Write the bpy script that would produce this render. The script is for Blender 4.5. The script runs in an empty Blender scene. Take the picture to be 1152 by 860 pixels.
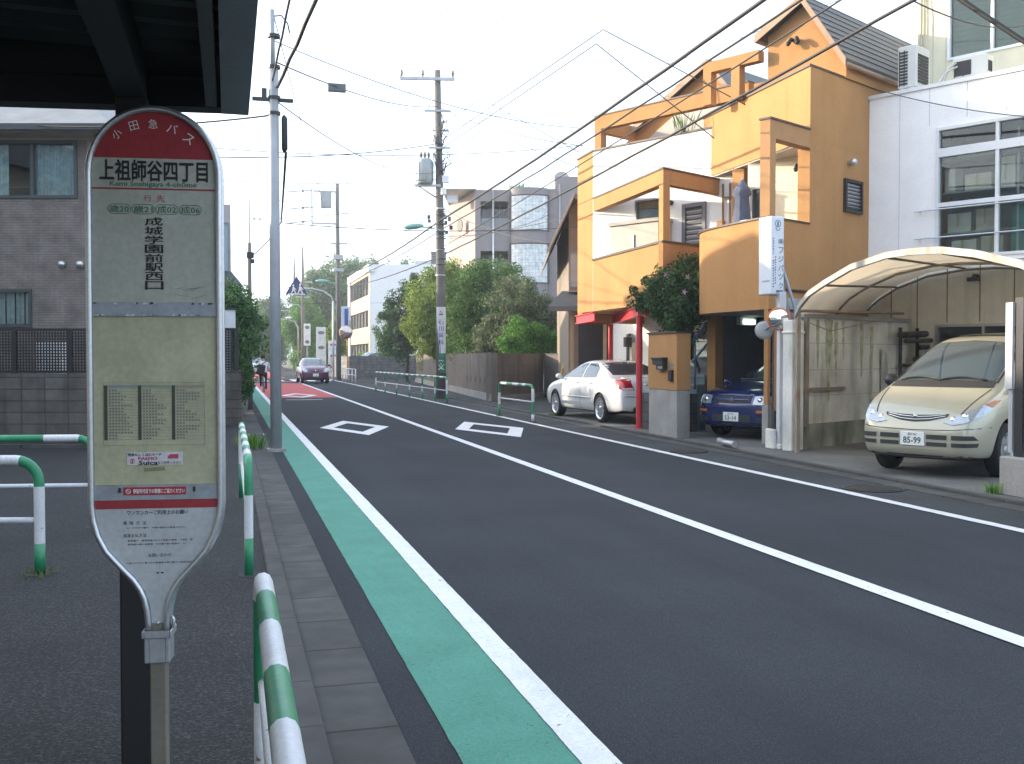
import bpy, bmesh, math, random
import numpy as np
from mathutils import Vector, Matrix
from mathutils.bvhtree import BVHTree
from mathutils.geometry import delaunay_2d_cdt
R = math.radians
sc = bpy.context.scene
col = sc.collection

# ---------------------------------------------------------------- camera, sky, sun, exposure
cam = bpy.data.cameras.new('camera'); camo = bpy.data.objects.new('camera', cam); col.objects.link(camo)
camo.location = (0, 0, 1.55); camo.rotation_euler = (R(90 - 1.395), 0, R(-15.505))
cam.sensor_width = 36; cam.lens = 35.94; cam.clip_end = 6000; cam.clip_start = 0.05
sc.camera = camo
SUN_EL, SUN_TH = 16.0, 32.0            # elevation; azimuth measured from -X towards +Y
w = bpy.data.worlds.new('World'); sc.world = w; w.use_nodes = True
nt = w.node_tree; bg = nt.nodes['Background']
sky = nt.nodes.new('ShaderNodeTexSky'); sky.sky_type = 'NISHITA'; sky.sun_disc = False
sky.sun_elevation = R(SUN_EL); sky.sun_rotation = R(-90 + SUN_TH)
sky.dust_density = 4.0; sky.air_density = 1.0; sky.ozone_density = 1.6; sky.altitude = 0
veil = nt.nodes.new('ShaderNodeMix'); veil.data_type = 'RGBA'; veil.inputs[0].default_value = 0.65; veil.inputs[7].default_value = (3.1, 3.6, 4.3, 1)   # thin bright overcast
nt.links.new(sky.outputs[0], veil.inputs[6]); nt.links.new(veil.outputs[2], bg.inputs[0]); bg.inputs[1].default_value = 0.15
sl = bpy.data.lights.new('sun', 'SUN'); sl.energy = 2.1; sl.angle = R(0.6); sl.color = (1.0, 0.86, 0.66)
so = bpy.data.objects.new('sun', sl); col.objects.link(so)
sdir = Vector((-math.cos(R(SUN_TH)) * math.cos(R(SUN_EL)), math.sin(R(SUN_TH)) * math.cos(R(SUN_EL)), math.sin(R(SUN_EL))))
so.rotation_euler = sdir.to_track_quat('Z', 'Y').to_euler(); so.location = (-30, 30, 30)
vs = sc.view_settings
vs.view_transform = 'Standard'; vs.look = 'None'; vs.exposure = 2.0; vs.gamma = 1; vs.use_curve_mapping = False
sc.cycles.max_bounces = 8; sc.cycles.transparent_max_bounces = 12; sc.cycles.use_denoising = True
sc.cycles.sample_clamp_indirect = 8

HAZE = 0.0011
# ---------------------------------------------------------------- mesh helpers
class MB:
    def __init__(s): s.v = []; s.f = []; s.m = []; s.sm = []; s.M = None; s.k = 0; s.smooth = False
    def add(s, vs, fs, smooth=None):
        b = len(s.v)
        if s.M is not None: vs = [tuple(s.M @ Vector(p)) for p in vs]
        s.v += [tuple(p) for p in vs]
        flip = s.M is not None and s.M.determinant() < 0
        for f in fs:
            f = [b + i for i in f]
            s.f.append(f[::-1] if flip else f); s.m.append(s.k); s.sm.append(s.smooth if smooth is None else smooth)
        return s
    def box(s, x0, x1, y0, y1, z0, z1):
        if x0 > x1: x0, x1 = x1, x0
        if y0 > y1: y0, y1 = y1, y0
        if z0 > z1: z0, z1 = z1, z0
        return s.add([(x0,y0,z0),(x1,y0,z0),(x1,y1,z0),(x0,y1,z0),(x0,y0,z1),(x1,y0,z1),(x1,y1,z1),(x0,y1,z1)],
              [(0,3,2,1),(4,5,6,7),(0,1,5,4),(1,2,6,5),(2,3,7,6),(3,0,4,7)])
    def prism(s, poly, z0, z1):
        n = len(poly)
        a = sum(poly[i][0]*poly[(i+1)%n][1]-poly[(i+1)%n][0]*poly[i][1] for i in range(n))
        if a < 0: poly = poly[::-1]
        vs = [(x,y,z0) for x,y in poly] + [(x,y,z1) for x,y in poly]
        return s.add(vs, [list(range(n))[::-1], list(range(n,2*n))] + [(i,(i+1)%n,n+(i+1)%n,n+i) for i in range(n)])
    def vprism(s, poly, y0, y1):
        """polygon in (x,z) extruded along y"""
        n = len(poly)
        a = sum(poly[i][0]*poly[(i+1)%n][1]-poly[(i+1)%n][0]*poly[i][1] for i in range(n))
        if a < 0: poly = poly[::-1]
        vs = [(x,y0,z) for x,z in poly] + [(x,y1,z) for x,z in poly]
        return s.add(vs, [list(range(n)), list(range(n,2*n))[::-1]] + [((i+1)%n,i,n+i,n+(i+1)%n) for i in range(n)])
    def tube(s, path, r, n=8, closed=False, smooth=True, caps=True):
        P = [Vector(p) for p in path]; m = len(P)
        rr = r if isinstance(r, (list, tuple)) else [r]*m
        T = []
        for i in range(m):
            a = P[(i-1)%m] if (closed or i>0) else P[i]; b = P[(i+1)%m] if (closed or i<m-1) else P[i]
            t = b-a; T.append(t.normalized() if t.length > 1e-9 else Vector((0,0,1)))
        u = T[0].orthogonal().normalized(); vs = []
        for i in range(m):
            u = (u - T[i]*u.dot(T[i]))
            u = u.normalized() if u.length > 1e-6 else T[i].orthogonal().normalized()
            w_ = T[i].cross(u)
            for k in range(n):
                a = 2*math.pi*k/n
                vs.append(P[i] + (u*math.cos(a)+w_*math.sin(a))*rr[i])
        fs = []
        for i in range(m if closed else m-1):
            j = (i+1)%m
            for k in range(n):
                l = (k+1)%n
                fs.append((i*n+k, i*n+l, j*n+l, j*n+k))
        s.add(vs, fs, smooth)
        if caps and not closed:
            b = len(s.v)-len(vs)
            for f in (list(range(n))[::-1], [(m-1)*n+k for k in range(n)]):
                s.f.append([b+i for i in f]); s.m.append(s.k); s.sm.append(False)
        return s
    def lathe(s, prof, n=16, smooth=True):
        """profile of (r,z) about local z"""
        m = len(prof); vs = []
        for r_, z in prof:
            for k in range(n):
                a = 2*math.pi*k/n; vs.append((r_*math.cos(a), r_*math.sin(a), z))
        fs = []
        for i in range(m-1):
            for k in range(n):
                l = (k+1)%n; fs.append((i*n+k, i*n+l, (i+1)*n+l, (i+1)*n+k))
        return s.add(vs, fs, smooth)
    def cyl(s, c, r, h, n=16, axis='z', smooth=True):
        M0 = s.M; A = Matrix.Translation(c)
        if axis == 'y': A = A @ Matrix.Rotation(R(-90),4,'X')
        if axis == 'x': A = A @ Matrix.Rotation(R(90),4,'Y')
        s.M = A if M0 is None else M0 @ A
        s.lathe([(r,0),(r,h)], n, smooth); s.add([(r*math.cos(2*math.pi*k/n), r*math.sin(2*math.pi*k/n), 0) for k in range(n)], [list(range(n))[::-1]], False)
        s.add([(r*math.cos(2*math.pi*k/n), r*math.sin(2*math.pi*k/n), h) for k in range(n)], [list(range(n))], False)
        s.M = M0; return s
    def ball(s, c, r, n=12, sz=1.0):
        M0 = s.M; A = Matrix.Translation(c); s.M = A if M0 is None else M0 @ A
        k = n//2
        s.lathe([(max(1e-4, r*math.sin(math.pi*i/k)), -r*sz*math.cos(math.pi*i/k)) for i in range(k+1)], n); s.M = M0; return s
    def quad(s, a, b, c, d): return s.add([a,b,c,d], [(0,1,2,3)])
    def wall(s, s0, s1, n0, n1, z0, z1, holes=()):
        """slab in a frame (x along, y = thickness from n0 to n1, z up) with rectangular holes (a0,a1,b0,b1)"""
        xs = sorted({s0,s1,*[h[0] for h in holes],*[h[1] for h in holes]}); zs = sorted({z0,z1,*[h[2] for h in holes],*[h[3] for h in holes]})
        xs = [x for x in xs if s0 <= x <= s1]; zs = [z for z in zs if z0 <= z <= z1]
        solid = lambda i, j: 0 <= i < len(xs)-1 and 0 <= j < len(zs)-1 and not any(h[0] <= (xs[i]+xs[i+1])/2 <= h[1] and h[2] <= (zs[j]+zs[j+1])/2 <= h[3] for h in holes)
        if n0 > n1: n0, n1 = n1, n0
        for i in range(len(xs)-1):
            for j in range(len(zs)-1):
                if not solid(i,j): continue
                a,b,c,d = xs[i],xs[i+1],zs[j],zs[j+1]
                s.quad((a,n1,c),(a,n1,d),(b,n1,d),(b,n1,c)); s.quad((a,n0,c),(b,n0,c),(b,n0,d),(a,n0,d))
                if not solid(i-1,j): s.quad((a,n0,c),(a,n0,d),(a,n1,d),(a,n1,c))
                if not solid(i+1,j): s.quad((b,n0,c),(b,n1,c),(b,n1,d),(b,n0,d))
                if not solid(i,j-1): s.quad((a,n0,c),(a,n1,c),(b,n1,c),(b,n0,c))
                if not solid(i,j+1): s.quad((a,n0,d),(b,n0,d),(b,n1,d),(a,n1,d))
        return s
    def frame(s, x0, x1, z0, z1, y0, y1, t):
        """rectangular frame of bar width t in the xz plane; bars butt end to end"""
        s.box(x0,x0+t,y0,y1,z0,z1); s.box(x1-t,x1,y0,y1,z0,z1); s.box(x0+t,x1-t,y0,y1,z0,z0+t); s.box(x0+t,x1-t,y0,y1,z1-t,z1); return s
    def text(s, body, M, w=None, h=None, size=None, off=0.0, ext=0.0006, align='C', spacing=1.0, line=1.0):
        vs, fs = text_geo(body, 0.0, spacing, line)
        xs = [p[0] for p in vs]; ys = [p[1] for p in vs]
        x0,x1,y0,y1 = min(xs),max(xs),min(ys),max(ys)
        if size: sx = sy = size
        else:
            sx = (w/(x1-x0)) if w else None; sy = (h/(y1-y0)) if h else sx
            if sx is None: sx = sy
        cx = {'C':(x0+x1)/2,'L':x0,'R':x1}[align]; cy = (y0+y1)/2
        M0 = s.M; s.M = M if M0 is None else M0 @ M
        sh = [(0,0)] if off < .008 else [(0,0),(off,0),(-off,0),(0,off),(0,-off)] if off < .02 else [(0,0),(off,0),(-off,0),(0,off),(0,-off),(off*.7,off*.7),(-off*.7,off*.7),(off*.7,-off*.7),(-off*.7,-off*.7)]
        for k_,(dx_,dy_) in enumerate(sh): s.add([((x-cx+dx_)*sx, (y-cy+dy_)*sy, ext+k_*.00004) for x,y in vs], fs, False)
        s.M = M0; return s

_tc = {}
def text_geo(body, off, spacing, line):
    k = (body, off, spacing, line)
    if k not in _tc:
        c = bpy.data.curves.new('tmp_text', 'FONT'); c.body = body; c.size = 1; c.offset = off; c.fill_mode = 'FRONT'; c.resolution_u = 2
        c.space_character = spacing; c.space_line = line
        o = bpy.data.objects.new('tmp_text', c); col.objects.link(o)
        dg = bpy.context.evaluated_depsgraph_get(); dg.update()
        m = bpy.data.meshes.new_from_object(o.evaluated_get(dg))
        _tc[k] = ([(v.co.x, v.co.y) for v in m.vertices], [list(p.vertices) for p in m.polygons])
        bpy.data.objects.remove(o); bpy.data.curves.remove(c); bpy.data.meshes.remove(m)
    return _tc[k]

def FR(p, d, z=0.0):
    """frame: x along d, y outward (left of d), z up"""
    l = math.hypot(*d); dx, dy = d[0]/l, d[1]/l
    return Matrix(((dx,-dy,0,p[0]),(dy,dx,0,p[1]),(0,0,1,z),(0,0,0,1)))
TXT = Matrix(((1,0,0,0),(0,0,-1,0),(0,1,0,0),(0,0,0,1)))   # text plane -> xz plane facing -y
FACE_Y = Matrix(((-1,0,0,0),(0,0,1,0),(0,1,0,0),(0,0,0,1)))  # text plane -> xz plane facing +y (outward in FR)

W = {}
def tag(o, label=None, cat=None, group=None, kind=None):
    if label: o['label'] = label
    if cat: o['category'] = cat
    if group: o['group'] = group
    if kind: o['kind'] = kind
    return o
def build(name, mb, mats, parent=None, bevel=0.0, label=None, cat=None, group=None, kind=None, seg=1):
    me = bpy.data.meshes.new(name); me.from_pydata(mb.v, [], mb.f)
    if not isinstance(mats, (list, tuple)): mats = [mats]
    for m in mats: me.materials.append(m)
    me.polygons.foreach_set('material_index', mb.m); me.polygons.foreach_set('use_smooth', mb.sm); me.update()
    o = bpy.data.objects.new(name, me); col.objects.link(o)
    if parent is not None:
        o.parent = parent
        if parent.parent is None and parent.name in W: o.matrix_parent_inverse = W[parent.name].inverted()
    if bevel:
        b = o.modifiers.new('bevel','BEVEL'); b.width = bevel; b.segments = seg; b.limit_method = 'ANGLE'; b.angle_limit = R(40)
    return tag(o, label, cat, group, kind)
def thing(name, label, cat, loc=(0,0,0), group=None, world=True):
    """Empty at the base. world=True: children meshes are given in world coordinates"""
    o = bpy.data.objects.new(name, None); col.objects.link(o); o.location = loc; o.empty_display_size = 0.3
    if world: W[o.name] = Matrix.Translation(loc)
    return tag(o, label, cat, group)
def dup(root, loc=None, rotz=None, label=None, group=None):
    r = root.copy(); col.objects.link(r)
    if loc is not None: r.location = loc
    if rotz is not None: r.rotation_euler = (0,0,rotz)
    if label: r['label'] = label
    if group: r['group'] = group
    for ch in root.children:
        c = ch.copy(); col.objects.link(c); c.parent = r
        for g_ in ch.children:
            d = g_.copy(); col.objects.link(d); d.parent = c
    return r
def obj(name, mb, mats, label, cat, group=None, bevel=0.0, kind=None): return build(name, mb, mats, None, bevel, label, cat, group, kind)

# ---------------------------------------------------------------- materials
def P(name, c, rough=0.7, metal=0.0, var=0.12, vs_=3.0, var2=0.08, fs_=60.0, bump=0.0, bs=120.0, streak=0.0, sscale=(6,6,0.5), stain=(0.05,0.045,0.04), spec=0.5, coat=0.0, world=False, emit=None, es=0.0, alpha=None, speck=0.0, chip=None):
    m = bpy.data.materials.new(name); m.use_nodes = True; n = m.node_tree.nodes; L = m.node_tree.links
    b = n['Principled BSDF']; b.inputs['Roughness'].default_value = rough; b.inputs['Metallic'].default_value = metal
    b.inputs['Specular IOR Level'].default_value = spec; b.inputs['Coat Weight'].default_value = coat; b.inputs['Coat Roughness'].default_value = 0.05
    if emit: b.inputs['Emission Color'].default_value = (*emit,1); b.inputs['Emission Strength'].default_value = es
    tc = n.new('ShaderNodeTexCoord')
    if world: g_ = n.new('ShaderNodeNewGeometry'); src = g_.outputs['Position']
    else: src = tc.outputs['Object']
    last = None
    def noise(scale, det, vec=src):
        t = n.new('ShaderNodeTexNoise'); t.inputs['Scale'].default_value = scale; t.inputs['Detail'].default_value = det; L.new(vec, t.inputs['Vector']); return t
    def mixv(a_col, fac_socket, lo, hi):
        mp = n.new('ShaderNodeMapRange'); mp.inputs[1].default_value = 0.3; mp.inputs[2].default_value = 0.7; mp.inputs[3].default_value = lo; mp.inputs[4].default_value = hi
        L.new(fac_socket, mp.inputs[0])
        mx = n.new('ShaderNodeMix'); mx.data_type = 'RGBA'; mx.blend_type = 'MULTIPLY'; mx.inputs[0].default_value = 1
        if isinstance(a_col, tuple): mx.inputs[6].default_value = (*a_col,1)
        else: L.new(a_col, mx.inputs[6])
        L.new(mp.outputs[0], mx.inputs[7]); return mx.outputs[2]
    colr = c
    if var: colr = mixv(colr, noise(vs_, 3).outputs[0], 1-var, 1+var)
    if var2: colr = mixv(colr, noise(fs_, 2).outputs[0], 1-var2, 1+var2)
    if speck:
        vo = n.new('ShaderNodeTexVoronoi'); vo.inputs['Scale'].default_value = fs_*1.6; L.new(src, vo.inputs['Vector'])
        sepc = n.new('ShaderNodeSeparateColor'); L.new(vo.outputs['Color'], sepc.inputs[0])
        mp = n.new('ShaderNodeMapRange'); mp.inputs[1].default_value = 0.55; mp.inputs[2].default_value = 1.0; mp.inputs[3].default_value = 1.0-speck*0.25; mp.inputs[4].default_value = 1.0+speck*2
        L.new(sepc.outputs[0], mp.inputs[0])
        mx = n.new('ShaderNodeMix'); mx.data_type = 'RGBA'; mx.blend_type = 'MULTIPLY'; mx.inputs[0].default_value = 1
        if isinstance(colr, tuple): mx.inputs[6].default_value = (*colr,1)
        else: L.new(colr, mx.inputs[6])
        L.new(mp.outputs[0], mx.inputs[7]); colr = mx.outputs[2]
    if streak:
        mp = n.new('ShaderNodeMapping'); mp.inputs['Scale'].default_value = sscale; L.new(src, mp.inputs[0])
        t = noise(1.0, 5, mp.outputs[0])
        rmp = n.new('ShaderNodeMapRange'); rmp.inputs[1].default_value = 0.5; rmp.inputs[2].default_value = 0.78; rmp.inputs[3].default_value = 0; rmp.inputs[4].default_value = streak; L.new(t.outputs[0], rmp.inputs[0])
        mx = n.new('ShaderNodeMix'); mx.data_type = 'RGBA'; L.new(rmp.outputs[0], mx.inputs[0])
        if isinstance(colr, tuple): mx.inputs[6].default_value = (*colr,1)
        else: L.new(colr, mx.inputs[6])
        mx.inputs[7].default_value = (*stain,1); colr = mx.outputs[2]
    if chip:
        sc_, th, cc = chip; t = noise(sc_, 3)
        rmp = n.new('ShaderNodeMapRange'); rmp.inputs[1].default_value = th; rmp.inputs[2].default_value = th+.035; L.new(t.outputs[0], rmp.inputs[0])
        mx = n.new('ShaderNodeMix'); mx.data_type = 'RGBA'; L.new(rmp.outputs[0], mx.inputs[0])
        if isinstance(colr, tuple): mx.inputs[6].default_value = (*colr,1)
        else: L.new(colr, mx.inputs[6])
        mx.inputs[7].default_value = (*cc,1); colr = mx.outputs[2]
    if isinstance(colr, tuple): b.inputs['Base Color'].default_value = (*colr,1)
    else: L.new(colr, b.inputs['Base Color'])
    if bump:
        bp = n.new('ShaderNodeBump'); bp.inputs['Strength'].default_value = bump; bp.inputs['Distance'].default_value = 0.01
        L.new(noise(bs, 4).outputs[0], bp.inputs['Height']); L.new(bp.outputs[0], b.inputs['Normal'])
    if alpha is not None: b.inputs['Alpha'].default_value = alpha
    return m
def BR(name, c1, c2, mortar, bw, bh, msize=0.01, rough=0.85, bump=0.5, frame='xz', off=0.5, rot=0.0, streak=0.0):
    """brick / tile / block pattern in metres; frame = which object axes carry it"""
    m = bpy.data.materials.new(name); m.use_nodes = True; n = m.node_tree.nodes; L = m.node_tree.links
    b = n['Principled BSDF']; b.inputs['Roughness'].default_value = rough
    tc = n.new('ShaderNodeTexCoord'); mp0 = n.new('ShaderNodeMapping'); mp0.inputs['Rotation'].default_value = (0,0,rot); L.new(tc.outputs['Object'], mp0.inputs[0])
    sx = n.new('ShaderNodeSeparateXYZ'); L.new(mp0.outputs[0], sx.inputs[0]); cx = n.new('ShaderNodeCombineXYZ')
    L.new(sx.outputs['XYZ'.index(frame[0].upper())], cx.inputs[0]); L.new(sx.outputs['XYZ'.index(frame[1].upper())], cx.inputs[1])
    t = n.new('ShaderNodeTexBrick'); t.inputs['Scale'].default_value = 1; t.inputs['Brick Width'].default_value = bw; t.inputs['Row Height'].default_value = bh
    t.inputs['Mortar Size'].default_value = msize; t.offset = off; t.inputs['Color1'].default_value = (*c1,1); t.inputs['Color2'].default_value = (*c2,1); t.inputs['Mortar'].default_value = (*mortar,1)
    t.inputs['Mortar Smooth'].default_value = 0.3; L.new(cx.outputs[0], t.inputs['Vector'])
    ns = n.new('ShaderNodeTexNoise'); ns.inputs['Scale'].default_value = 4; ns.inputs['Detail'].default_value = 6; L.new(tc.outputs['Object'], ns.inputs['Vector'])
    mr = n.new('ShaderNodeMapRange'); mr.inputs[1].default_value = 0.3; mr.inputs[2].default_value = 0.7; mr.inputs[3].default_value = 0.7; mr.inputs[4].default_value = 1.2; L.new(ns.outputs[0], mr.inputs[0])
    mx = n.new('ShaderNodeMix'); mx.data_type = 'RGBA'; mx.blend_type = 'MULTIPLY'; mx.inputs[0].default_value = 1; L.new(t.outputs[0], mx.inputs[6]); L.new(mr.outputs[0], mx.inputs[7])
    out = mx.outputs[2]
    if streak:
        mp = n.new('ShaderNodeMapping'); mp.inputs['Scale'].default_value = (5,5,0.35); L.new(tc.outputs['Object'], mp.inputs[0])
        t2 = n.new('ShaderNodeTexNoise'); t2.inputs['Detail'].default_value = 5; t2.inputs['Scale'].default_value = 1; L.new(mp.outputs[0], t2.inputs['Vector'])
        r2 = n.new('ShaderNodeMapRange'); r2.inputs[1].default_value = 0.45; r2.inputs[2].default_value = 0.75; r2.inputs[3].default_value = 0; r2.inputs[4].default_value = streak; L.new(t2.outputs[0], r2.inputs[0])
        m2 = n.new('ShaderNodeMix'); m2.data_type = 'RGBA'; L.new(r2.outputs[0], m2.inputs[0]); L.new(out, m2.inputs[6]); m2.inputs[7].default_value = (0.03,0.03,0.026,1); out = m2.outputs[2]
    L.new(out, b.inputs['Base Color'])
    bp = n.new('ShaderNodeBump'); bp.inputs['Strength'].default_value = bump; bp.inputs['Distance'].default_value = 0.01; bp.invert = True
    L.new(t.outputs['Fac'], bp.inputs['Height']); L.new(bp.outputs[0], b.inputs['Normal'])
    return m
def GLASS(name, tint=(0.9,0.95,0.95), refl=1.5, rough=0.02):
    m = bpy.data.materials.new(name); m.use_nodes = True; n = m.node_tree.nodes; L = m.node_tree.links
    n.remove(n['Principled BSDF']); out = n['Material Output']
    tr = n.new('ShaderNodeBsdfTransparent'); tr.inputs[0].default_value = (*tint,1)
    gl = n.new('ShaderNodeBsdfGlossy'); gl.inputs['Roughness'].default_value = rough
    fr = n.new('ShaderNodeFresnel'); fr.inputs[0].default_value = refl; mx = n.new('ShaderNodeMixShader')
    L.new(fr.outputs[0], mx.inputs[0]); L.new(tr.outputs[0], mx.inputs[1]); L.new(gl.outputs[0], mx.inputs[2]); L.new(mx.outputs[0], out.inputs[0])
    return m
def SHEET(name, c, trans=0.5):
    m = P(name, c, .6, var=.15, vs_=1.5, streak=.35, sscale=(2,2,2), stain=(.22,.15,.08)); n = m.node_tree.nodes; L = m.node_tree.links
    b = n['Principled BSDF']; tl = n.new('ShaderNodeBsdfTranslucent'); tl.inputs[0].default_value = (*[min(1,x*1.5) for x in c],1); mx = n.new('ShaderNodeMixShader'); mx.inputs[0].default_value = trans
    L.new(b.outputs[0], mx.inputs[1]); L.new(tl.outputs[0], mx.inputs[2]); L.new(mx.outputs[0], n['Material Output'].inputs[0]); return m
def LEAF(name, c1, c2, c3, trans=0.35):
    m = bpy.data.materials.new(name); m.use_nodes = True; n = m.node_tree.nodes; L = m.node_tree.links
    b = n['Principled BSDF']; b.inputs['Roughness'].default_value = 0.55; b.inputs['Specular IOR Level'].default_value = 0.3
    g_ = n.new('ShaderNodeNewGeometry'); cr = n.new('ShaderNodeValToRGB'); e = cr.color_ramp.elements
    e[0].color = (*c1,1); e[1].color = (*c3,1); k = cr.color_ramp.elements.new(0.5); k.color = (*c2,1)
    L.new(g_.outputs['Random Per Island'], cr.inputs[0]); L.new(cr.outputs[0], b.inputs['Base Color'])
    tl = n.new('ShaderNodeBsdfTranslucent'); L.new(cr.outputs[0], tl.inputs[0]); mx = n.new('ShaderNodeMixShader'); mx.inputs[0].default_value = trans
    L.new(b.outputs[0], mx.inputs[1]); L.new(tl.outputs[0], mx.inputs[2]); L.new(mx.outputs[0], n['Material Output'].inputs[0])
    return m

asphalt = P("asphalt", (0.034,0.0375,0.0425), 0.95, var=0.14, vs_=0.5, var2=0.25, fs_=110, bump=0.35, bs=160, world=True, speck=0.25, streak=0.55, sscale=(1.5,0.10,1), stain=(0.023,0.025,0.0285), spec=0.16)
asphalt_side = P('asphalt_side', (0.040,0.042,0.044), 0.9, var=0.2, vs_=0.9, var2=0.25, fs_=90, bump=0.4, bs=140, world=True, speck=0.35, spec=0.3)
pavement_m = P('coarse_asphalt', (0.020,0.0212,0.0225), 0.9, var=0.2, vs_=0.8, var2=0.4, fs_=60, bump=0.9, bs=75, world=True, speck=0.7, spec=0.35)
conc_ground = P('concrete_ground', (0.125,0.122,0.115), 0.9, var=0.3, vs_=1.0, var2=0.15, fs_=40, bump=0.3, bs=80, world=True, speck=0.15)
soil = P('soil', (0.10,0.09,0.07), 0.95, var=0.3, vs_=0.4, world=True)
kerb_m = BR('kerb_concrete', (0.072,0.07,0.066), (0.055,0.054,0.052), (0.03,0.03,0.03), 0.6, 5, 0.008, 0.92, 0.5, 'yx', 0)
gutter_m = BR('gutter_concrete', (0.078,0.076,0.072), (0.047,0.046,0.045), (0.02,0.02,0.02), 0.6, 5, 0.011, 0.92, 0.5, 'yx', 0, 0.0, 0.5)
line_white = P('road_paint_white', (0.63,0.63,0.63), 0.7, var=0.06, vs_=6, var2=0.1, fs_=60, world=True, streak=0.25, sscale=(14,1.0,1), stain=(0.35,0.35,0.36), bump=0.2, bs=150, chip=(26,.69,(.10,.10,.105)))
line_green = P('road_paint_green', (0.056,0.22,0.162), 0.8, var=0.1, vs_=2.5, var2=0.15, fs_=70, world=True, streak=0.3, sscale=(18,3,1), stain=(0.05,0.16,0.12), bump=0.3, bs=150, chip=(45,.665,(.03,.09,.07)))
line_red = P('road_paint_red', (0.42,0.065,0.062), 0.85, var=0.12, vs_=1, world=True, bump=0.3)
orange = P('orange_stucco', (0.42,0.225,0.092), 0.9, var=0.07, vs_=1.2, var2=0.05, fs_=25, bump=0.25, bs=90, streak=0.3, sscale=(3.2,3.2,0.22), stain=(0.27,0.125,0.05), spec=0.25)
coping = P('dark_coping', (0.05,0.035,0.03), 0.5)
whitew = P('white_stucco', (0.76,0.76,0.74), 0.85, var=0.04, streak=0.12, sscale=(3,3,0.3), stain=(0.5,0.48,0.44), bump=0.15)
cream = P('cream_stucco', (0.72,0.64,0.48), 0.85, var=0.05)
greywall = P('grey_wall', (0.42,0.41,0.39), 0.85, var=0.06, streak=0.2, stain=(0.25,0.24,0.22))
whitepanel = P('white_panel', (0.92,0.92,0.93), 0.55, var=0.03, streak=0.08, stain=(0.6,0.6,0.6))
beigepanel = P('beige_panel', (0.74,0.72,0.63), 0.75, var=0.06, streak=0.3, sscale=(5,5,0.4), stain=(0.28,0.24,0.17))
creambld = P('cream_cladding', (0.68,0.63,0.47), 0.7, var=0.04)
darkmetal = P('dark_metal', (0.035,0.035,0.04), 0.45, 0.3)
blackm = P('black_paint', (0.012,0.012,0.013), 0.5)
rubber = P('tyre_rubber', (0.015,0.015,0.015), 0.85, bump=0.2)
steel = P('galvanised_steel', (0.42,0.43,0.45), 0.45, 0.75, var=0.12, vs_=8, streak=0.25, stain=(0.25,0.22,0.19))
alu = P('aluminium', (0.55,0.56,0.58), 0.35, 0.85, var=0.06)
redsteel = P('red_steel', (0.55,0.035,0.045), 0.4, var=0.06)
roofdark = BR('dark_roof', (0.035,0.037,0.042), (0.05,0.052,0.058), (0.015,0.015,0.017), 0.9, 0.22, 0.012, 0.6, 0.7, 'xy')
concrete = P('concrete', (0.31,0.30,0.285), 0.9, var=0.15, vs_=2, var2=0.1, fs_=30, bump=0.3, bs=60, streak=0.35, stain=(0.16,0.155,0.14))
concrete_pole = P('pole_concrete', (0.155,0.147,0.136), 0.9, var=0.12, streak=0.35, sscale=(12,12,0.4), stain=(0.13,0.12,0.11))
stained = P('stained_concrete', (0.68,0.67,0.62), 0.92, var=0.25, vs_=1.3, var2=0.12, bump=0.4, streak=0.9, sscale=(2.4,2.4,0.42), stain=(0.12,0.135,0.065))
winglass = P('window_glass', (0.03,0.04,0.045), 0.04, var=0, var2=0, spec=0.8)
clear = GLASS('clear_glass')
frame_white = P('white_frame', (0.72,0.74,0.76), 0.4, var=0.02)
frame_grey = P('grey_frame', (0.22,0.23,0.24), 0.4, 0.5, var=0.02)
curtain = P('curtain', (0.42,0.50,0.52), 0.9, var=0.25, vs_=9, streak=0.5, sscale=(22,22,0.1), stain=(0.2,0.26,0.28))
railgreen = P('rail_green', (0.02,0.22,0.10), 0.42, chip=(22,.69,(.10,.05,.03)), var=0.16, vs_=6, streak=0.2, sscale=(5,5,5), stain=(0.25,0.38,0.3))
railwhite = P('rail_white', (0.62,0.63,0.65), 0.42, chip=(20,.69,(.20,.11,.06)), var=0.1, vs_=6, streak=0.45, sscale=(6,6,6), stain=(0.4,0.38,0.35))
cablem = P('black_cable', (0.006,0.006,0.007), 0.6, var=0)
cableg = P('grey_cable', (0.07,0.072,0.075), 0.6, var=0)
yellowm = P('yellow_plastic', (0.75,0.42,0.03), 0.5)
rust = P('rusty_steel', (0.30,0.26,0.20), 0.7, 0.2, var=0.2, streak=0.9, sscale=(5,5,3), stain=(0.25,0.08,0.02))
txt_black = P('black_lettering', (0.015,0.015,0.015), 0.6, var=0, var2=0)
txt_green = P('green_lettering', (0.04,0.16,0.08), 0.6, var=0, var2=0)
txt_red = P('red_lettering', (0.42,0.03,0.04), 0.6, var=0, var2=0)
txt_white = P('white_lettering', (0.78,0.74,0.72), 0.6, var=0, var2=0)
txt_grey = P('grey_lettering', (0.17,0.17,0.17), 0.7, var=0, var2=0)
txt_blue = P('blue_lettering', (0.03,0.09,0.35), 0.6, var=0, var2=0)
bark = P('bark', (0.09,0.07,0.05), 0.95, var=0.3, vs_=8, bump=0.6, bs=30)
plate_m = P('plate_white', (0.75,0.76,0.74), 0.45, var=0)
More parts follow.
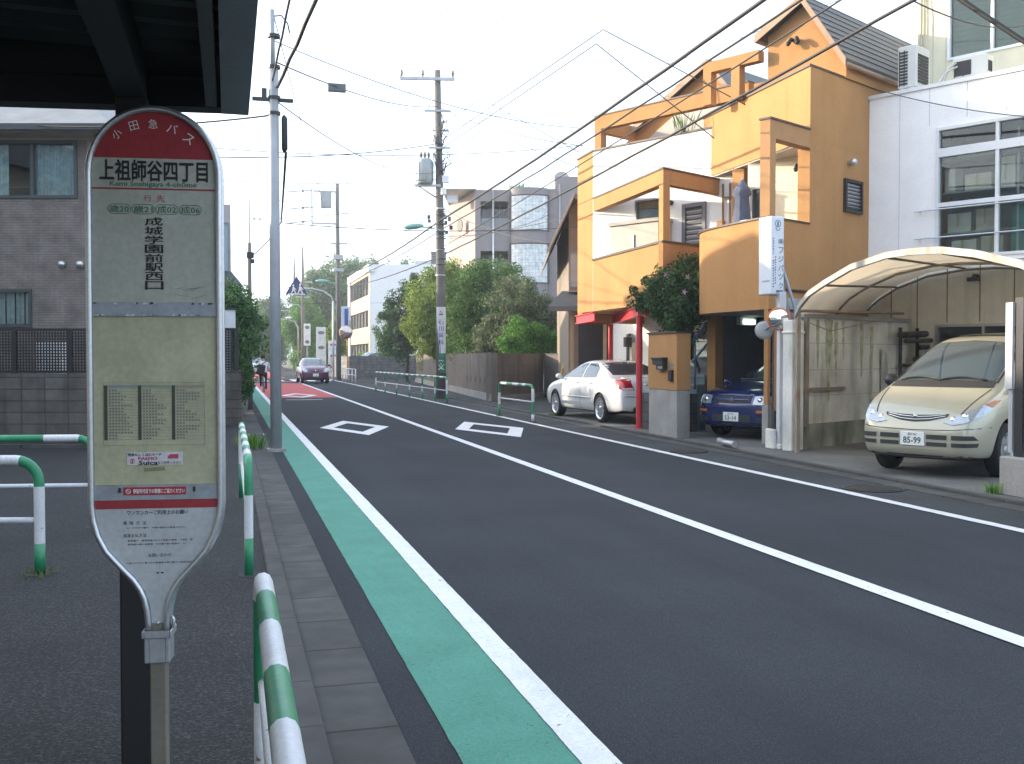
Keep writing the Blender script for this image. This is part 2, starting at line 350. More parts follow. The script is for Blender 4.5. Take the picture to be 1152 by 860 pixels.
# ================================================================ GROUND AND ROAD
def sheet(name, x0, x1, y0, y1, z, m, kind='structure', ny=1):
    mb = MB()
    ys = [y0+(y1-y0)*i/ny for i in range(ny+1)]
    for a, b in zip(ys, ys[1:]): mb.quad((x0,a,z),(x1,a,z),(x1,b,z),(x0,b,z))
    return build(name, mb, m, kind=kind)
sheet('ground', -2500, 2500, -400, 4000, -0.03, soil)
sheet('road', 0.675, 7.9, -12, 420, 0.0, asphalt)
sheet('road_shoulder', 6.86, 7.9, -12, 62, 0.004, asphalt_side)
sheet('side_street', 7.9, 60, 62, 75, 0.0, asphalt)
sheet('side_pavement', -14, 0.25, -12, 24, 0.03, pavement_m)
sheet('far_pavement', -14, 0.25, 24, 160, 0.03, asphalt_side)
mb = MB(); mb.box(0.372, 0.675, -12, 160, -0.05, 0.012); build('gutter', mb, gutter_m, kind='structure')
mb = MB(); mb.box(0.252, 0.369, -12, 160, -0.05, 0.045); build('kerb', mb, kerb_m, kind='structure', bevel=0.012)
mb = MB(); mb.box(7.9, 8.0, -12, 61, -0.05, 0.05); build('far_kerb', mb, kerb_m, kind='structure', bevel=0.01)
sheet('forecourt', 8.0, 40, -12, 61, 0.035, conc_ground)
sheet('wall_pavement', 8.0, 14, 26.5, 61, 0.042, asphalt_side)
mb = MB(); mb.box(7.62, 7.897, -12, 61, -0.05, 0.012); build('far_gutter', mb, gutter_m, kind='structure')
def stripe(name, x0, x1, y1, z, m, jit, seed):
    rg = random.Random(seed); ys = [-6+.11*k for k in range(290)]; y = ys[-1]
    while y < y1: y += .6; ys.append(min(y,y1))
    mb = MB(); n = len(ys); wob = [rg.uniform(-jit,jit) for _ in range(2*n)]
    mb.add([(x0+wob[i],yy,z) for i,yy in enumerate(ys)]+[(x1+wob[n+i],yy,z) for i,yy in enumerate(ys)],[(i,n+i,n+i+1,i+1) for i in range(n-1)]); build(name, mb, m, kind='structure')
stripe('green_strip', 0.851, 1.285, 64, 0.004, line_green, .0022, 1); stripe('edge_line', 1.284, 1.43, 64, 0.008, line_white, .0018, 2)
stripe('centre_line', 4.065, 4.215, 66, 0.008, line_white, .0018, 3); stripe('far_edge_line', 6.72, 6.86, 72, 0.009, line_white, .004, 4)
seal_m = P('crack_sealant', (0.012,0.012,0.013), .95, spec=.05, world=True)

rg = random.Random(8)
for (x,y,dx,dy,n_) in ((5.0,9.2,.16,.05,12),(3.1,17.2,-.10,.12,12)):
    mb = MB(); pts = [(x,y)]
    for k in range(n_): pts.append((pts[-1][0]+dx+rg.uniform(-.07,.07),pts[-1][1]+dy+rg.uniform(-.07,.07)))
    for p,q in zip(pts,pts[1:]):
        l = math.hypot(q[0]-p[0],q[1]-p[1]); nx,ny = -(q[1]-p[1])/l*.0025,(q[0]-p[0])/l*.0025; mb.quad((p[0]-nx,p[1]-ny,.0035),(p[0]+nx,p[1]+ny,.0035),(q[0]+nx,q[1]+ny,.0035),(q[0]-nx,q[1]-ny,.0035))
    for k,f in enumerate(mb.f):
        a_,b_,c_,d_ = [Vector(mb.v[i]) for i in f]
        if (b_-a_).cross(c_-a_).z < 0: mb.f[k] = f[::-1]
    build('road_crack', mb, seal_m, kind='structure')
sheet('red_patch', 1.44, 4.06, 39.6, 62.5, 0.004, line_red)
sheet('red_patch', 1.44, 4.06, 78, 112, 0.004, line_red)
mb = MB()
for k in range(6): mb.quad((1.0+k*1.0,67,0.006),(1.5+k*1.0,67,0.006),(1.5+k*1.0,72,0.006),(1.0+k*1.0,72,0.006))
build('crosswalk', mb, line_white, kind='structure')
mb = MB(); mb.quad((1.6,65.6,.006),(4.0,65.6,.006),(4.0,66,.006),(1.6,66,.006)); mb.quad((2.0,37.6,.006),(3.3,37.6,.006),(3.3,37.85,.006),(2.0,37.85,.006)); build('stop_line', mb, line_white, kind='structure')
def diamond(cx, cy, hl, hw):
    o = [(cx,cy-hl),(cx+hw,cy),(cx,cy+hl),(cx-hw,cy)]; k = 0.60
    i = [(cx+(x-cx)*k, cy+(y-cy)*k) for x,y in o]; mb = MB()
    for a in range(4):
        b = (a+1)%4; mb.quad((*o[a],.010),(*o[b],.010),(*i[b],.010),(*i[a],.010))
    build('road_diamond', mb, line_white, kind='structure')
diamond(2.665,22.55,2.35,.76); diamond(5.42,21.35,2.45,.76); diamond(2.72,41.95,2.4,.75)
def manhole(x, y, r, label):
    t = thing('manhole_cover', label, 'manhole cover', (x,y,0))
    mb = MB(); mb.cyl((x,y,0.0),r,0.016,28); build('rim', mb, darkmetal, t)
    mb = MB(); mb.cyl((x,y,0.0),r*.9,0.02,28)
    for i in range(-4,5):
        for j in range(-4,5):
            if math.hypot(i,j) < 4.3: mb.box(x+i*r*.19-.02,x+i*r*.19+.02,y+j*r*.19-.02,y+j*r*.19+.02,.019,.024)
    build('lid', mb, rust_d, t)
rust_d = P('cast_iron', (0.06,0.055,0.05), 0.7, 0.4, var=0.25)
manhole(7.22,15.3,.33,'round dark iron manhole cover in the road edge below the blue car')
manhole(7.28,10.4,.36,'round dark iron manhole cover in the road edge in front of the minivan')
t = thing('drain_grate','grey slotted drain grate set in the gutter beside the steel pole','drain', (0.52,20.8,0))
mb = MB(); mb.frame(0.38,0.67,20.5,21.1,0,0,.02) if False else None
for k in range(9): mb.box(.39,.66,20.52+k*.065,20.55+k*.065,.0,.022)
build('grating', mb, darkmetal, t)
mb = MB(); mb.box(.375,.39,20.49,21.1,.0,.02); mb.box(.66,.673,20.49,21.1,.0,.02); build('frame', mb, steel, t)

# ================================================================ BUS SHELTER
t = thing('bus_shelter','dark roofed bus shelter overhead with a square black post behind the stop sign','bus shelter',(-.33,3.98,0.03))
shel = P('shelter_dark', (0.012,0.012,0.013), 0.6, var=0.1); sheetm = P('corrugated_sheet', (0.03,0.034,0.035), 0.5, 0.2, var=0.1); gutg = P('shelter_gutter', (0.20,0.215,0.24), 0.5, var=0.08)
for q_ in ((-.385,-.275,3.93,4.035),(-3.05,-2.95,4.3,4.4),(-.385,-.275,-1.35,-1.25),(-3.05,-2.95,-1.35,-1.25)):
    mb = MB(); mb.box(*q_,0.03,2.49); build('post', mb, blackm, t, bevel=.006)
mb = MB(); mb.M = FR((.055,4.09),(-.99,.14))      # far beam, x runs left, y towards... us is +y
mb.box(0.0,5.4,-.07,0.03,2.5,2.80); mb.box(.1,5.4,.03,.075,2.60,2.66); mb.M = None
for x in (-.33,-2.95): mb.box(x-.05,x+.05,-1.4,4.0,2.48,2.62)
for y in (-1.3,1.2,2.7): mb.box(-5.4,-.02,y-.04,y+.04,2.53,2.63)
build('beam', mb, shel, t)
mb = MB()
n = 110
ys = [-1.5+5.55*i/n for i in range(n+1)]
for i in range(n):
    za = .03*(i%4 in (0,1)); zb = .03*((i+1)%4 in (0,1))
    f = lambda x, dz: 2.68+dz+.02*(-x)
    mb.quad((.0,ys[i],f(0,za)),(-5.4,ys[i],f(-5.4,za)),(-5.4,ys[i+1],f(-5.4,zb)),(.0,ys[i+1],f(0,zb)))
build('roof_sheet', mb, sheetm, t)
mb = MB(); mb.prism([(.03,-1.5),(.03,4.08),(-5.4,4.85),(-5.4,-1.5)],2.83,2.87)
build('roof_cover', mb, shel, t)
mb = MB(); mb.box(-.02,.082,-1.5,4.13,2.49,2.50); mb.box(.072,.082,-1.5,4.13,2.50,2.78); mb.box(-.02,-.01,-1.5,4.05,2.50,2.66)
build('gutter', mb, gutg, t)
mb = MB(); mb.box(-.075,-.035,-1.5,3.98,2.48,2.6); build('rail', mb, sheetm, t)

# ================================================================ BUS STOP SIGN
sign_cream = P('sign_cream', (0.416,0.412,0.348), 0.55, var=0.06, vs_=6, streak=0.2, sscale=(10,10,3), stain=(0.28,0.26,0.2))
sign_yellow = P('sign_yellowed', (0.454,0.433,0.286), 0.5, var=0.1, vs_=8, streak=0.35, sscale=(9,9,4), stain=(0.27,0.255,0.16))
sign_grey = P('sign_grey', (0.454,0.466,0.470), 0.6, var=0.05, vs_=8, streak=0.15, sscale=(8,8,3), stain=(0.25,0.25,0.24))
sign_red = P('sign_red', (0.323,0.025,0.032), 0.5, var=0.08)
sign_alu = P('sign_bar', (0.33,0.35,0.38), 0.5, 0.3, var=0.1, streak=0.4, sscale=(20,20,30), stain=(0.12,0.11,0.10))
pole_brown = P('weathered_pole', (0.20,0.18,0.145), 0.7, 0.2, var=0.15, streak=0.5, sscale=(18,18,2), stain=(0.09,0.06,0.035))
sg = thing('bus_stop_sign','round topped bus stop sign with red dome and yellowed timetable panel on one pole','bus stop sign',(0,0,0),world=False)
PX = .002783; U = lambda u: (u-174)*PX; V = lambda v: 2.32-(v-122)*PX
hwp = [(2.117,.203),(1.08,.203),(1.03,.198),(0.98,.184),(0.93,.158),(0.885,.118),(0.84,.075),(0.80,.048),(0.76,.034),(0.70,.028),(.66,.026)]
def hw(z):
    if z >= 2.117: return math.sqrt(max(0,.203**2-(z-2.117)**2))
    for (a,x),(b,y) in zip(hwp,hwp[1:]):
        if b <= z <= a: t_ = (a-z)/(a-b); return x+(y-x)*t_
    return .026
zs_arc = [2.117+.203*math.sin(R(a)) for a in range(0,91,6)]
def outline():
    pts = [(-hw(z),z) for z in [.66,.70,.74,.78,.81,.84,.87,.9,.93,.955,.98,1.005,1.03,1.055,1.08,1.4,1.8,2.117]]
    pts += [(-.203*math.cos(R(a)),2.117+.203*math.sin(R(a))) for a in range(8,180,8)]
    return pts + [(-x,z) for x,z in pts[:18][::-1]]
OUT = outline()
mb = MB(); mb.tube([(x,-.026,z) for x,z in OUT], .0105, 8); mb.tube([(x,.026,z) for x,z in OUT], .0105, 8)
build('frame', mb, alu, sg)
def strip(z0, z1, y, inset=.011, n=14):
    zs = sorted({z0+(z1-z0)*i/n for i in range(n+1)})
    L_ = [(-(hw(z)-inset) if hw(z) > inset else 0, z) for z in zs]
    return L_ + [(-x,z) for x,z in L_[::-1] if abs(x) > 1e-5]
def panel(name, z0, z1, m, y0=-.022, y1=.022, inset=.010, n=14):
    mb = MB(); mb.vprism([(x,z) for x,z in strip(z0,z1,0,inset,n)], y0, y1); return build(name, mb, m, sg)
zr = V(177); zn = V(211); zb1 = V(339); zb2 = V(355); zt = V(546); zs0 = V(563); zs1 = V(573)
p_red = panel('dome_panel', zr, 2.309, sign_red, n=30)
p_name = panel('name_panel', zn+.001, zr-.0005, sign_cream)
p_dest = panel('destination_panel', zb1, zn-.004, sign_cream)
panel('divider_line', zn-.0038, zn+.0008, sign_red, -.023, .022)
panel('divider_bar', zb2, zb1-.0005, sign_alu, -.028, .02)
p_time = panel('timetable_panel', zt, zb2-.0005, sign_yellow, -.021)
p_lab = panel('label_strip', zs0, zt-.0005, sign_alu, -.026, .02)
panel('red_band', zs1, zs0-.0005, sign_red, -.023, .022)
p_low = panel('notice_panel', .67, zs1-.0005, sign_grey, n=30)
def at(u, v, y): return Matrix.Translation((U(u), y, V(v))) @ TXT
Y = -.0228
mb = MB()
for ch, u, v, a in (('小',133,151,34),('田',152,141,16),('急',173.5,138.5,0),('バ',195,143,-16),('ス',213.5,154,-34)):
    mb.text(ch, Matrix.Translation((U(u),Y,V(v))) @ TXT @ Matrix.Rotation(R(a),4,'Z'), h=.029)
build('dome_lettering', mb, txt_white, p_red)
mb = MB(); mb.text('上祖師谷四丁目', at(174,191,Y), w=121*PX, h=23*PX, off=.024); build('name_lettering', mb, txt_black, p_name)
mb = MB(); mb.text('Kami Soshigaya 4-chōme', at(173.5,206.6,Y), w=97*PX, h=7.5*PX, off=.012); build('latin_lettering', mb, txt_green, p_name)
mb = MB(); mb.text('行  先', at(174,222,Y), w=23*PX, h=7.5*PX); build('heading_lettering', mb, txt_red, p_dest)
mb = MB()
for k, s_ in enumerate(('歳20','歳21','成02','成06')):
    u = 135+26.6*k
    mb.text(s_, at(u,234.3,Y), w=21*PX, h=8*PX, off=.01)
    h_ = 5.4*PX; w_ = 7*PX; pth = []
    for a in range(0,360,20):
        cxs = w_ if math.cos(R(a)) > 0 else -w_
        pth.append((U(u)+cxs+h_*math.cos(R(a)), Y, V(234.3)+h_*math.sin(R(a))))
    mb.tube(pth, .0009, 4, closed=True)
build('route_lettering', mb, txt_green, p_dest)
mb = MB()
for k, ch in enumerate('成城学園前駅西口'): mb.text(ch, at(173.5,248+k*10.3,Y), w=20*PX, h=9.2*PX, off=.015)
build('destination_lettering', mb, txt_black, p_dest)
random.seed(5)
mb = MB()      # scuffs along the bottom of the destination panel
for k in range(9):
    u = 170+random.random()*55; v = 322+random.random()*12; a = random.uniform(-.5,.3); l = random.uniform(3,9)
    mb.tube([(U(u-l*math.cos(a)),-.0222,V(v-l*math.sin(a))),(U(u),-.0222,V(v+random.uniform(-1,1))),(U(u+l*math.cos(a)),-.0222,V(v+l*math.sin(a)))], .0006, 4)
build('scuff', mb, pole_brown, p_dest)
mb = MB()      # peeled paint along both edges of the divider bar
for k in range(34):
    u = random.uniform(104,238); v = random.choice((340.5,353.8)); l = random.uniform(1.5,7); hh = random.uniform(.5,1.6); mb.k = random.randint(0,1)
    mb.add([(U(u),-.0286,V(v+hh)),(U(u+l),-.0286,V(v+hh*random.random())),(U(u+l*.8),-.0286,V(v-hh*random.random())),(U(u+l*.2),-.0286,V(v-hh))],[(0,1,2,3)])
build('peeled_paint', mb, [P('peel_dark',(.07,.07,.065),.9), P('peel_pale',(.6,.6,.58),.8)], sg)
# timetable
mb = MB(); Yt = -.0216
mb.frame(U(115),U(229),V(501),V(430),Yt-.0006,Yt,.0007)
for v in (433,): mb.box(U(115),U(229),Yt-.0005,Yt,V(v)-.0004,V(v)+.0004)
for k in range(18): mb.box(U(117),U(228),Yt-.0005,Yt,V(436.5+k*3.4)-.0003,V(436.5+k*3.4)+.0003)
for c in (0,1,2):
    for r_ in range(17):
        u = 121.5+38*c; nn = random.randint(3,8) if r_ not in (0,16) else 3
        for k in range(nn):
            mb.box(U(u),U(u+2.0),Yt-.0006,Yt,V(439.4+r_*3.4),V(437.9+r_*3.4)); u += 3.4
build('timetable_grid', mb, txt_grey, p_time)
hcm = P('hour_column',(0.06,0.06,0.045),.6,var=0)
for u in (116,154,192): mb = MB(); mb.box(U(u),U(u+3.6),Yt-.0009,Yt,V(495),V(433.3)); build('hour_column', mb, hcm, p_time)
mb = MB(); mb.box(U(120),U(154),Yt-.0008,Yt,V(435.4),V(433.6)); build('weekday_header', mb, P('header_blue',(0.2,0.3,0.36),.6,var=0), p_time)
mb = MB(); mb.box(U(158),U(192),Yt-.0008,Yt,V(435.4),V(433.6)); build('saturday_header', mb, P('header_green',(0.22,0.32,0.24),.6,var=0), p_time)
mb = MB(); mb.box(U(196),U(228),Yt-.0008,Yt,V(435.4),V(433.6)); build('holiday_header', mb, P('header_pink',(0.36,0.28,0.2),.6,var=0), p_time)
stk = MB(); stk.box(U(141),U(204),Yt-.0012,Yt,V(523.5),V(509)); stk = build('card_sticker', stk, P('sticker_white',(0.62,0.60,0.60),.5,var=0.03), p_time)
Ys = Yt-.0018
mb = MB(); mb.text('現金もしくはICカード', at(161,511.5,Ys), w=38*PX, h=3.6*PX, off=.02); mb.text('Suica', at(165,521,Ys), w=21*PX, h=4.6*PX, off=.03); mb.text('をご利用ください', at(189,521,Ys), w=26*PX, h=3.2*PX, off=.01)
build('card_lettering', mb, txt_black, sg)
mb = MB(); mb.text('PASMO', at(164.5,516,Ys), w=21*PX, h=3.4*PX, off=.03)
mb.vprism([(U(187),V(516.5)),(U(199),V(516.5)),(U(199),V(511.5)),(U(190),V(511.5)),(U(187),V(513.5))],Ys-.0005,Ys); mb.tube([(U(147+2.6*math.cos(a)),Ys,V(519)+2.6*PX*math.sin(a)) for a in [k*.5 for k in range(13)]],.0009,4); mb.box(U(146.4),U(147.6),Ys-.0005,Ys,V(521),V(517))
build('card_emblem', mb, P('pink',(0.5,0.05,0.13),.5,var=0), sg)
tape = MB(); tape.add([(U(160),Yt-.0006,V(531)),(U(160),Yt-.0006,V(527)),(U(183),Yt-.0006,V(525.5)),(U(184),Yt-.0006,V(530))],[(0,3,2,1)]); build('tape_mark', tape, P('old_tape',(0.24,0.21,0.12),.6), p_time)
mb = MB(); mb.box(U(137),U(207.5),-.0275,-.026,V(557.5),V(548.5)); lab = build('smoking_label', mb, P('label_red',(0.38,0.02,0.035),.45,var=0.05), p_lab)
mb = MB(); mb.text('停留所付近での禁煙にご協力ください', at(177,553,-.0282), w=58*PX, h=5.0*PX, off=.025)
mb.tube([(U(142.5)+2.6*PX*math.cos(R(a)),-.0282,V(553)+2.6*PX*math.sin(R(a))) for a in range(0,360,30)],.0012,4,closed=True); mb.tube([(U(141),-.0284,V(551.5)),(U(144),-.0284,V(554.5))],.0012,4)
build('smoking_lettering', mb, txt_white, sg)
mb = MB()
for u in (133,217): mb.box(U(u)-.004,U(u)+.004,-.03,-.026,V(551)-.009,V(551)+.006)
build('latch', mb, darkmetal, p_lab)
mb = MB(); mb.text('ワンマンカーご利用上のお願い', at(175,577.5,Y), w=69*PX, h=5.2*PX, off=.012)
mb.text('乗  降  方  法', at(149,589.3,Y), w=26*PX, h=4.2*PX); mb.text('運賃支払方法', at(149,603.5,Y), w=26*PX, h=4.2*PX); mb.text('お問い合わせ', at(177,626.5,Y), w=26*PX, h=4.4*PX)
build('notice_heading', mb, txt_black, p_low)
mb = MB()
for u0,u1,v in ((140,207,595),(141,217,609.5),(141,207,613.7),(139,214,635)):
    u = u0
    while u < u1:
        l = random.uniform(2,2.8)
        if random.random() < .93: mb.box(U(u),U(min(u+l,u1)),Y-.0003,Y+.0003,V(v+1.0),V(v-1.0)) if random.random()<.5 else mb.box(U(u),U(min(u+l,u1)),Y-.0003,Y+.0003,V(v+.4),V(v-.5))
        u += l+.7
build('notice_line', mb, txt_grey, p_low)
mb = MB()
for u in (173,178): mb.box(U(u),U(u+3.2),Y-.0003,Y,V(647.5),V(646))
build('panel_mark', mb, txt_black, p_low)
mb = MB(); mb.box(-.0255,.0255,-.0255,.0255,0,.70); build('pole', mb, pole_brown, sg, bevel=.004)
mb = MB(); mb.frame(-.040,.040,-.040,.040,.575,.665,.0144) if False else None
for a,b,c,d in ((-.04,-.026,-.04,.04),(.026,.04,-.04,.04),(-.026,.026,-.04,-.026),(-.026,.026,.026,.04)): mb.box(a,b,c,d,.575,.668)
for a,b,c,d in ((-.047,-.04,-.047,.047),(.04,.047,-.047,.047),(-.04,.04,-.047,-.04),(-.04,.04,.04,.047)): mb.box(a,b,c,d,.655,.68)
build('clamp', mb, steel, sg, bevel=.003)
mb = MB(); mb.tube([(.038,-.0,.67),(.046,0,.69),(.046,0,.705),(.038,0,.715)],.006,6); mb.ball((0,-.02,.70),.009); build('bolt', mb, alu, sg)
mb = MB(); mb.box(-.11,.11,-.11,.11,0,.09); build('foot_block', mb, concrete, sg, bevel=.01)
sg.scale = (.955,1,.985); sg.location = (-.215,3.38,.03); sg.rotation_euler = (0,0,R(-7.5))

# ================================================================ GUARD RAILS
def banded(mb, path, r, bands, n=10):
    """tube whose colour alternates along its length: bands = list of lengths, starting with material 0"""
    P_ = [Vector(p) for p in path]; d = [0]
    for a,b in zip(P_,P_[1:]): d.append(d[-1]+(b-a).length)
    tot = d[-1]
    def pt(s):
        for i in range(len(d)-1):
            if d[i] <= s <= d[i+1]+1e-9: return P_[i].lerp(P_[i+1], (s-d[i])/max(1e-9,d[i+1]-d[i]))
        return P_[-1]
    s = 0; k = 0
    while s < tot-1e-6:
        e = min(tot, s+bands[k % len(bands)]); mb.k = k % 2
        seg_ = [pt(s)] + [P_[i] for i in range(len(d)) if s < d[i] < e] + [pt(e)]
        mb.tube(seg_, r, n, caps=(s == 0 or e >= tot-1e-6)); s = e; k += 1
    mb.k = 0
def hoop(p, q, h, rad=.16):
    """points up, over and down between ground points p and q"""
    p = Vector(p); q = Vector(q); d = (q-p).normalized(); z = Vector((0,0,1)); out = [p]
    for a in range(0,91,15): out.append(p+z*(h-rad)+d*rad*(1-math.cos(R(a)))+z*rad*math.sin(R(a)))
    for a in range(90,-1,-15): out.append(q+z*(h-rad)-d*rad*(1-math.cos(R(a)))+z*rad*math.sin(R(a)))
    return out+[q]
def guard_rail(p, q, h, r, bands, label, group, mids=(), barz=.38, legbands=(.28,.30,.6), zb=.03, rad=.16):
    p = (*p,zb); q = (*q,zb)
    t = thing('guard_rail', label, 'guard rail', p, group)
    mb = MB(); banded(mb, hoop(p,q,h,rad), r, bands); build('hoop', mb, [railgreen, railwhite], t)
    P0 = Vector(p); Q0 = Vector(q); d = (Q0-P0)
    for f in mids:
        mb = MB(); b = P0+d*f; banded(mb, [b, b+Vector((0,0,h-r*.5))], r*.9, (.28,.2,.6)); build('post', mb, [railgreen, railwhite], t)
    mb = MB(); z = Vector((0,0,barz)); mb.tube([P0+z,Q0+z], r*.55, 8); build('cross_bar', mb, railwhite, t)
    for e in (P0,Q0): mb = MB(); mb.cyl((e.x,e.y,zb-.005), r*2.6, .008, 12); build('base_collar', mb, asphalt_side, t)
GR = 'green and white guard rails along the near pavement'
guard_rail((.095,.2),(.105,3.55),.79,.030,(.30,.34,.26,.28,.30,.36,.30,.40,.36,.42,.36,.40,.36,.42),'nearest green and white pipe rail beside the stop sign, cut by the picture bottom',GR,barz=.42)
guard_rail((.13,7.33),(.13,11.4),.80,.031,(.26,.30,.42,.38,.38,.38,.38,.38,.38,.38,.38,.38,.38,.38,.38,.38),'green and white pipe rail on the kerb running up to the steel pole',GR)
guard_rail((-3.6,8.35),(-1.28,7.75),.80,.036,(.36,.24,2.1,.3,.24,.4),'green topped pipe rail across the asphalt at the left picture edge',GR)
guard_rail((-4.6,10.35),(-1.15,9.75),.80,.033,(.30,.3,.7,.45,.75,.7,.6,.3,.4),'white and green pipe rail partly hidden behind the stop sign',GR)
GF = 'green and white guard rails across the road'
guard_rail((6.35,45.66),(6.92,32.97),.85,.034,(.3,.3,.3,.45,.45,.45,.45,.45,.45,.45,.45,.45,.45,.45,.45,.45,.45,.45,.45,.45,.45,.45,.45,.45,.45,.45,.45,.45,.45,.45,.45,.45,.45),'long six post green and white rail in front of the utility pole',GF,mids=(.17,.36,.55,.72,.87),barz=.42)
guard_rail((6.80,25.75),(6.92,23.1),.85,.036,(.3,.3,.35,.5,.5,.45,.3,.25,.5),'short single hoop green and white rail left of the white sedan',GF,barz=.46)

# ================================================================ LEFT HOUSE, FENCES
DL = (-.9636,.267)
tile = BR('grey_tile', (0.19,0.163,0.15), (0.168,0.145,0.132), (0.115,0.10,0.092), 0.20, 0.05, 0.006, 0.7, 0.4, 'xz', 0.5, R(15.5))
blockw = BR('block_wall', (0.125,0.113,0.103), (0.09,0.083,0.077), (0.055,0.052,0.047), 0.40, 0.20, 0.010, 0.95, 0.7, 'xz', 0.0, R(15.5), 0.6)
eave_m = P('eave_wood', (0.22,0.20,0.18), 0.8); gut_m = P('dark_gutter', (0.045,0.055,0.06), 0.5)
h = thing('tiled_house','grey tiled two storey house behind the block wall on the left','house',(-.2,20.28,0))
F = FR((-.2,20.28),DL)
win1 = (2.63,5.6,4.56,5.66); win2 = (3.52,5.2,2.12,2.84)
mb = MB(); mb.M = F; mb.wall(2.45,9,-.2,0,0,5.72,[win1,win2]); mb.wall(2.45,9,-6,-5.8,0,5.72)
mb.box(2.45,2.55,-5.8,-.2,0,5.72); mb.box(8.8,9,-5.8,-.2,0,5.72); mb.box(2.55,8.8,-5.8,-.2,2.75,2.85); build('wall', mb, tile, h)
for (a,b,c,d), nm in ((win1,0),(win2,1)):
    mb = MB(); mb.M = F; mb.frame(a,b,c,d,-.12,.03,.06); x = (a+b)/2 if nm else 3.5
    mb.box(x-.03,x+.03,-.1,.0,c+.06,d-.06)
    if nm == 0: mb.box(5.0,5.05,-.1,-.01,c+.06,d-.06)
    wf = build('window', mb, gut_m, h)
    mb = MB(); mb.M = F; mb.box(a+.06,b-.06,-.085,-.075,c+.06,d-.06); build('pane', mb, clear, wf)
    if nm == 0:
        mb = MB(); mb.M = F
        xs = [2.72+.78*i/26 for i in range(27)]
        for i in range(26): mb.quad((xs[i],-.14-.02*(i%2),c+.05),(xs[i],-.14-.02*(i%2),d-.05),(xs[i+1],-.14-.02*((i+1)%2),d-.05),(xs[i+1],-.14-.02*((i+1)%2),c+.05))
        xs = [4.0+.6*i/16 for i in range(17)]
        for i in range(16): mb.quad((xs[i],-.14-.02*(i%2),c+.05),(xs[i],-.14-.02*(i%2),d-.05),(xs[i+1],-.14-.02*((i+1)%2),d-.05),(xs[i+1],-.14-.02*((i+1)%2),c+.05))
        build('curtain', mb, curtain, wf)
    else:
        mb = MB(); mb.M = F
        for i in range(9): mb.box(a+.12+i*.18,a+.14+i*.18,.005,.025,c+.06,d-.06)
        build('window_bar', mb, blackm, wf)
        mb = MB(); mb.M = F; mb.box(a+.06,b-.06,-.17,-.16,c+.06,d-.06); build('curtain', mb, curtain, wf)
mb = MB(); mb.M = F; e = .55
c = [(1.8,e),(9+e,e),(9+e,-6-e),(1.8,-6-e)]; rg = [(4.6,-3),(7.0,-3)]
zt_ = 8.1; ze = 5.86
vsr = [(x,y,ze) for x,y in c]+[(x,y,zt_) for x,y in rg]+[(x,y,ze-.1) for x,y in c]
mb.add(vsr, [(0,4,5,1),(1,5,2),(2,5,4,3),(3,4,0),(0,1,7,6),(1,2,8,7),(2,3,9,8),(3,0,6,9),(6,7,8,9)])
rf = build('roof', mb, P('light_roof_tile',(0.27,0.265,0.26),.7,var=.1,streak=.3,sscale=(2,20,20),stain=(.12,.12,.12)), h)
mb = MB(); mb.M = F; mb.box(1.78,9+e,e,e+.12,5.72,5.83); build('gutter', mb, gut_m, rf)
mb = MB(); mb.M = F; mb.box(2.45,9,.0,.04,5.42+.24,5.74); mb.box(1.8,9+e,.04,e-.02,5.70,5.755); build('eave_board', mb, eave_m, rf)
for x in (2.92,2.58):
    mb = MB(); M0 = F @ Matrix.Translation((x,0,3.31)); mb.M = M0
    mb.cyl((0,0,0),.05,.06,14,'y'); mb.ball((0,.07,0),.075,12); build('vent_cap', mb, alu, h)
bw = thing('block_fence','grey block wall with black lattice panels in front of the tiled house','fence',(-.75,18.37,0))
F = FR((-.75,18.37),DL)
mb = MB(); mb.M = F; mb.box(0,12,-.15,0,0,1.27); build('block_wall', mb, blockw, bw)
mb = MB(); mb.M = F; mb.box(0,12,.0,.12,0,.13); mb.box(0,12,.35,.47,0,.09); build('footing', mb, kerb_m, bw)
def lattice(mb, s0, s1, z0, z1, n, gap=.05, b=.0105):
    s = s0
    while s < s1: mb.box(s,s+b*2,n-.012,n,z0,z1); s += gap
    z = z0
    while z < z1: mb.box(s0,s1,n+.001,n+.012,z,z+b*2); z += gap
mb = MB(); mb.M = F; lattice(mb,0,12,1.30,2.0,-.06); build('lattice', mb, blackm, bw)
mb = MB(); mb.M = F
for z in (1.275,2.0): mb.box(0,12,-.09,-.04,z,z+.04)
for k in range(8): mb.box(1.0+k*.955-.045,1.0+k*.955+.045,-.1,-.03,1.27,2.04)
build('lattice_post', mb, blackm, bw)
ac = thing('heat_pump','white outdoor unit seen through the black lattice on the left','outdoor unit',(-3,19.6,0))
mb = MB(); mb.M = F; mb.box(2.3,2.72,-.75,-.45,.9,1.82); build('casing', mb, P('unit_white',(0.7,0.72,0.74),.5), ac, bevel=.01)
mb = MB(); mb.M = F; mb.box(2.28,2.74,-.77,-.43,.03,.9); build('stand', mb, concrete, ac)
bw = thing('block_fence','short block wall with black lattice at the foot of the tall hedge','fence',(.28,23.6,0))
mb = MB(); mb.box(-1.7,.28,23.6,23.78,0,1.23); mb.box(.1,.28,23.78,27,0,1.23); build('block_wall', mb, blockw, bw)
mb = MB(); mb.M = FR((.2,23.69),(-1,0)); lattice(mb,.0,1.9,1.25,2.16,0,.06,.012); mb.M = FR((.19,23.75),(0,-1)); lattice(mb,-3,.0,1.25,2.16,0,.06,.012); build('lattice', mb, blackm, bw)
mb = MB(); mb.box(.14,.22,23.64,23.72,1.23,2.2); mb.box(-1.7,.14,23.66,23.70,2.16,2.2); mb.box(-.12,-.06,23.65,23.7,1.23,2.16); build('lattice_post', mb, blackm, bw)
t = thing('meter_box','white meter box above the black lattice beside the stop sign','box',(-.1,24,0))
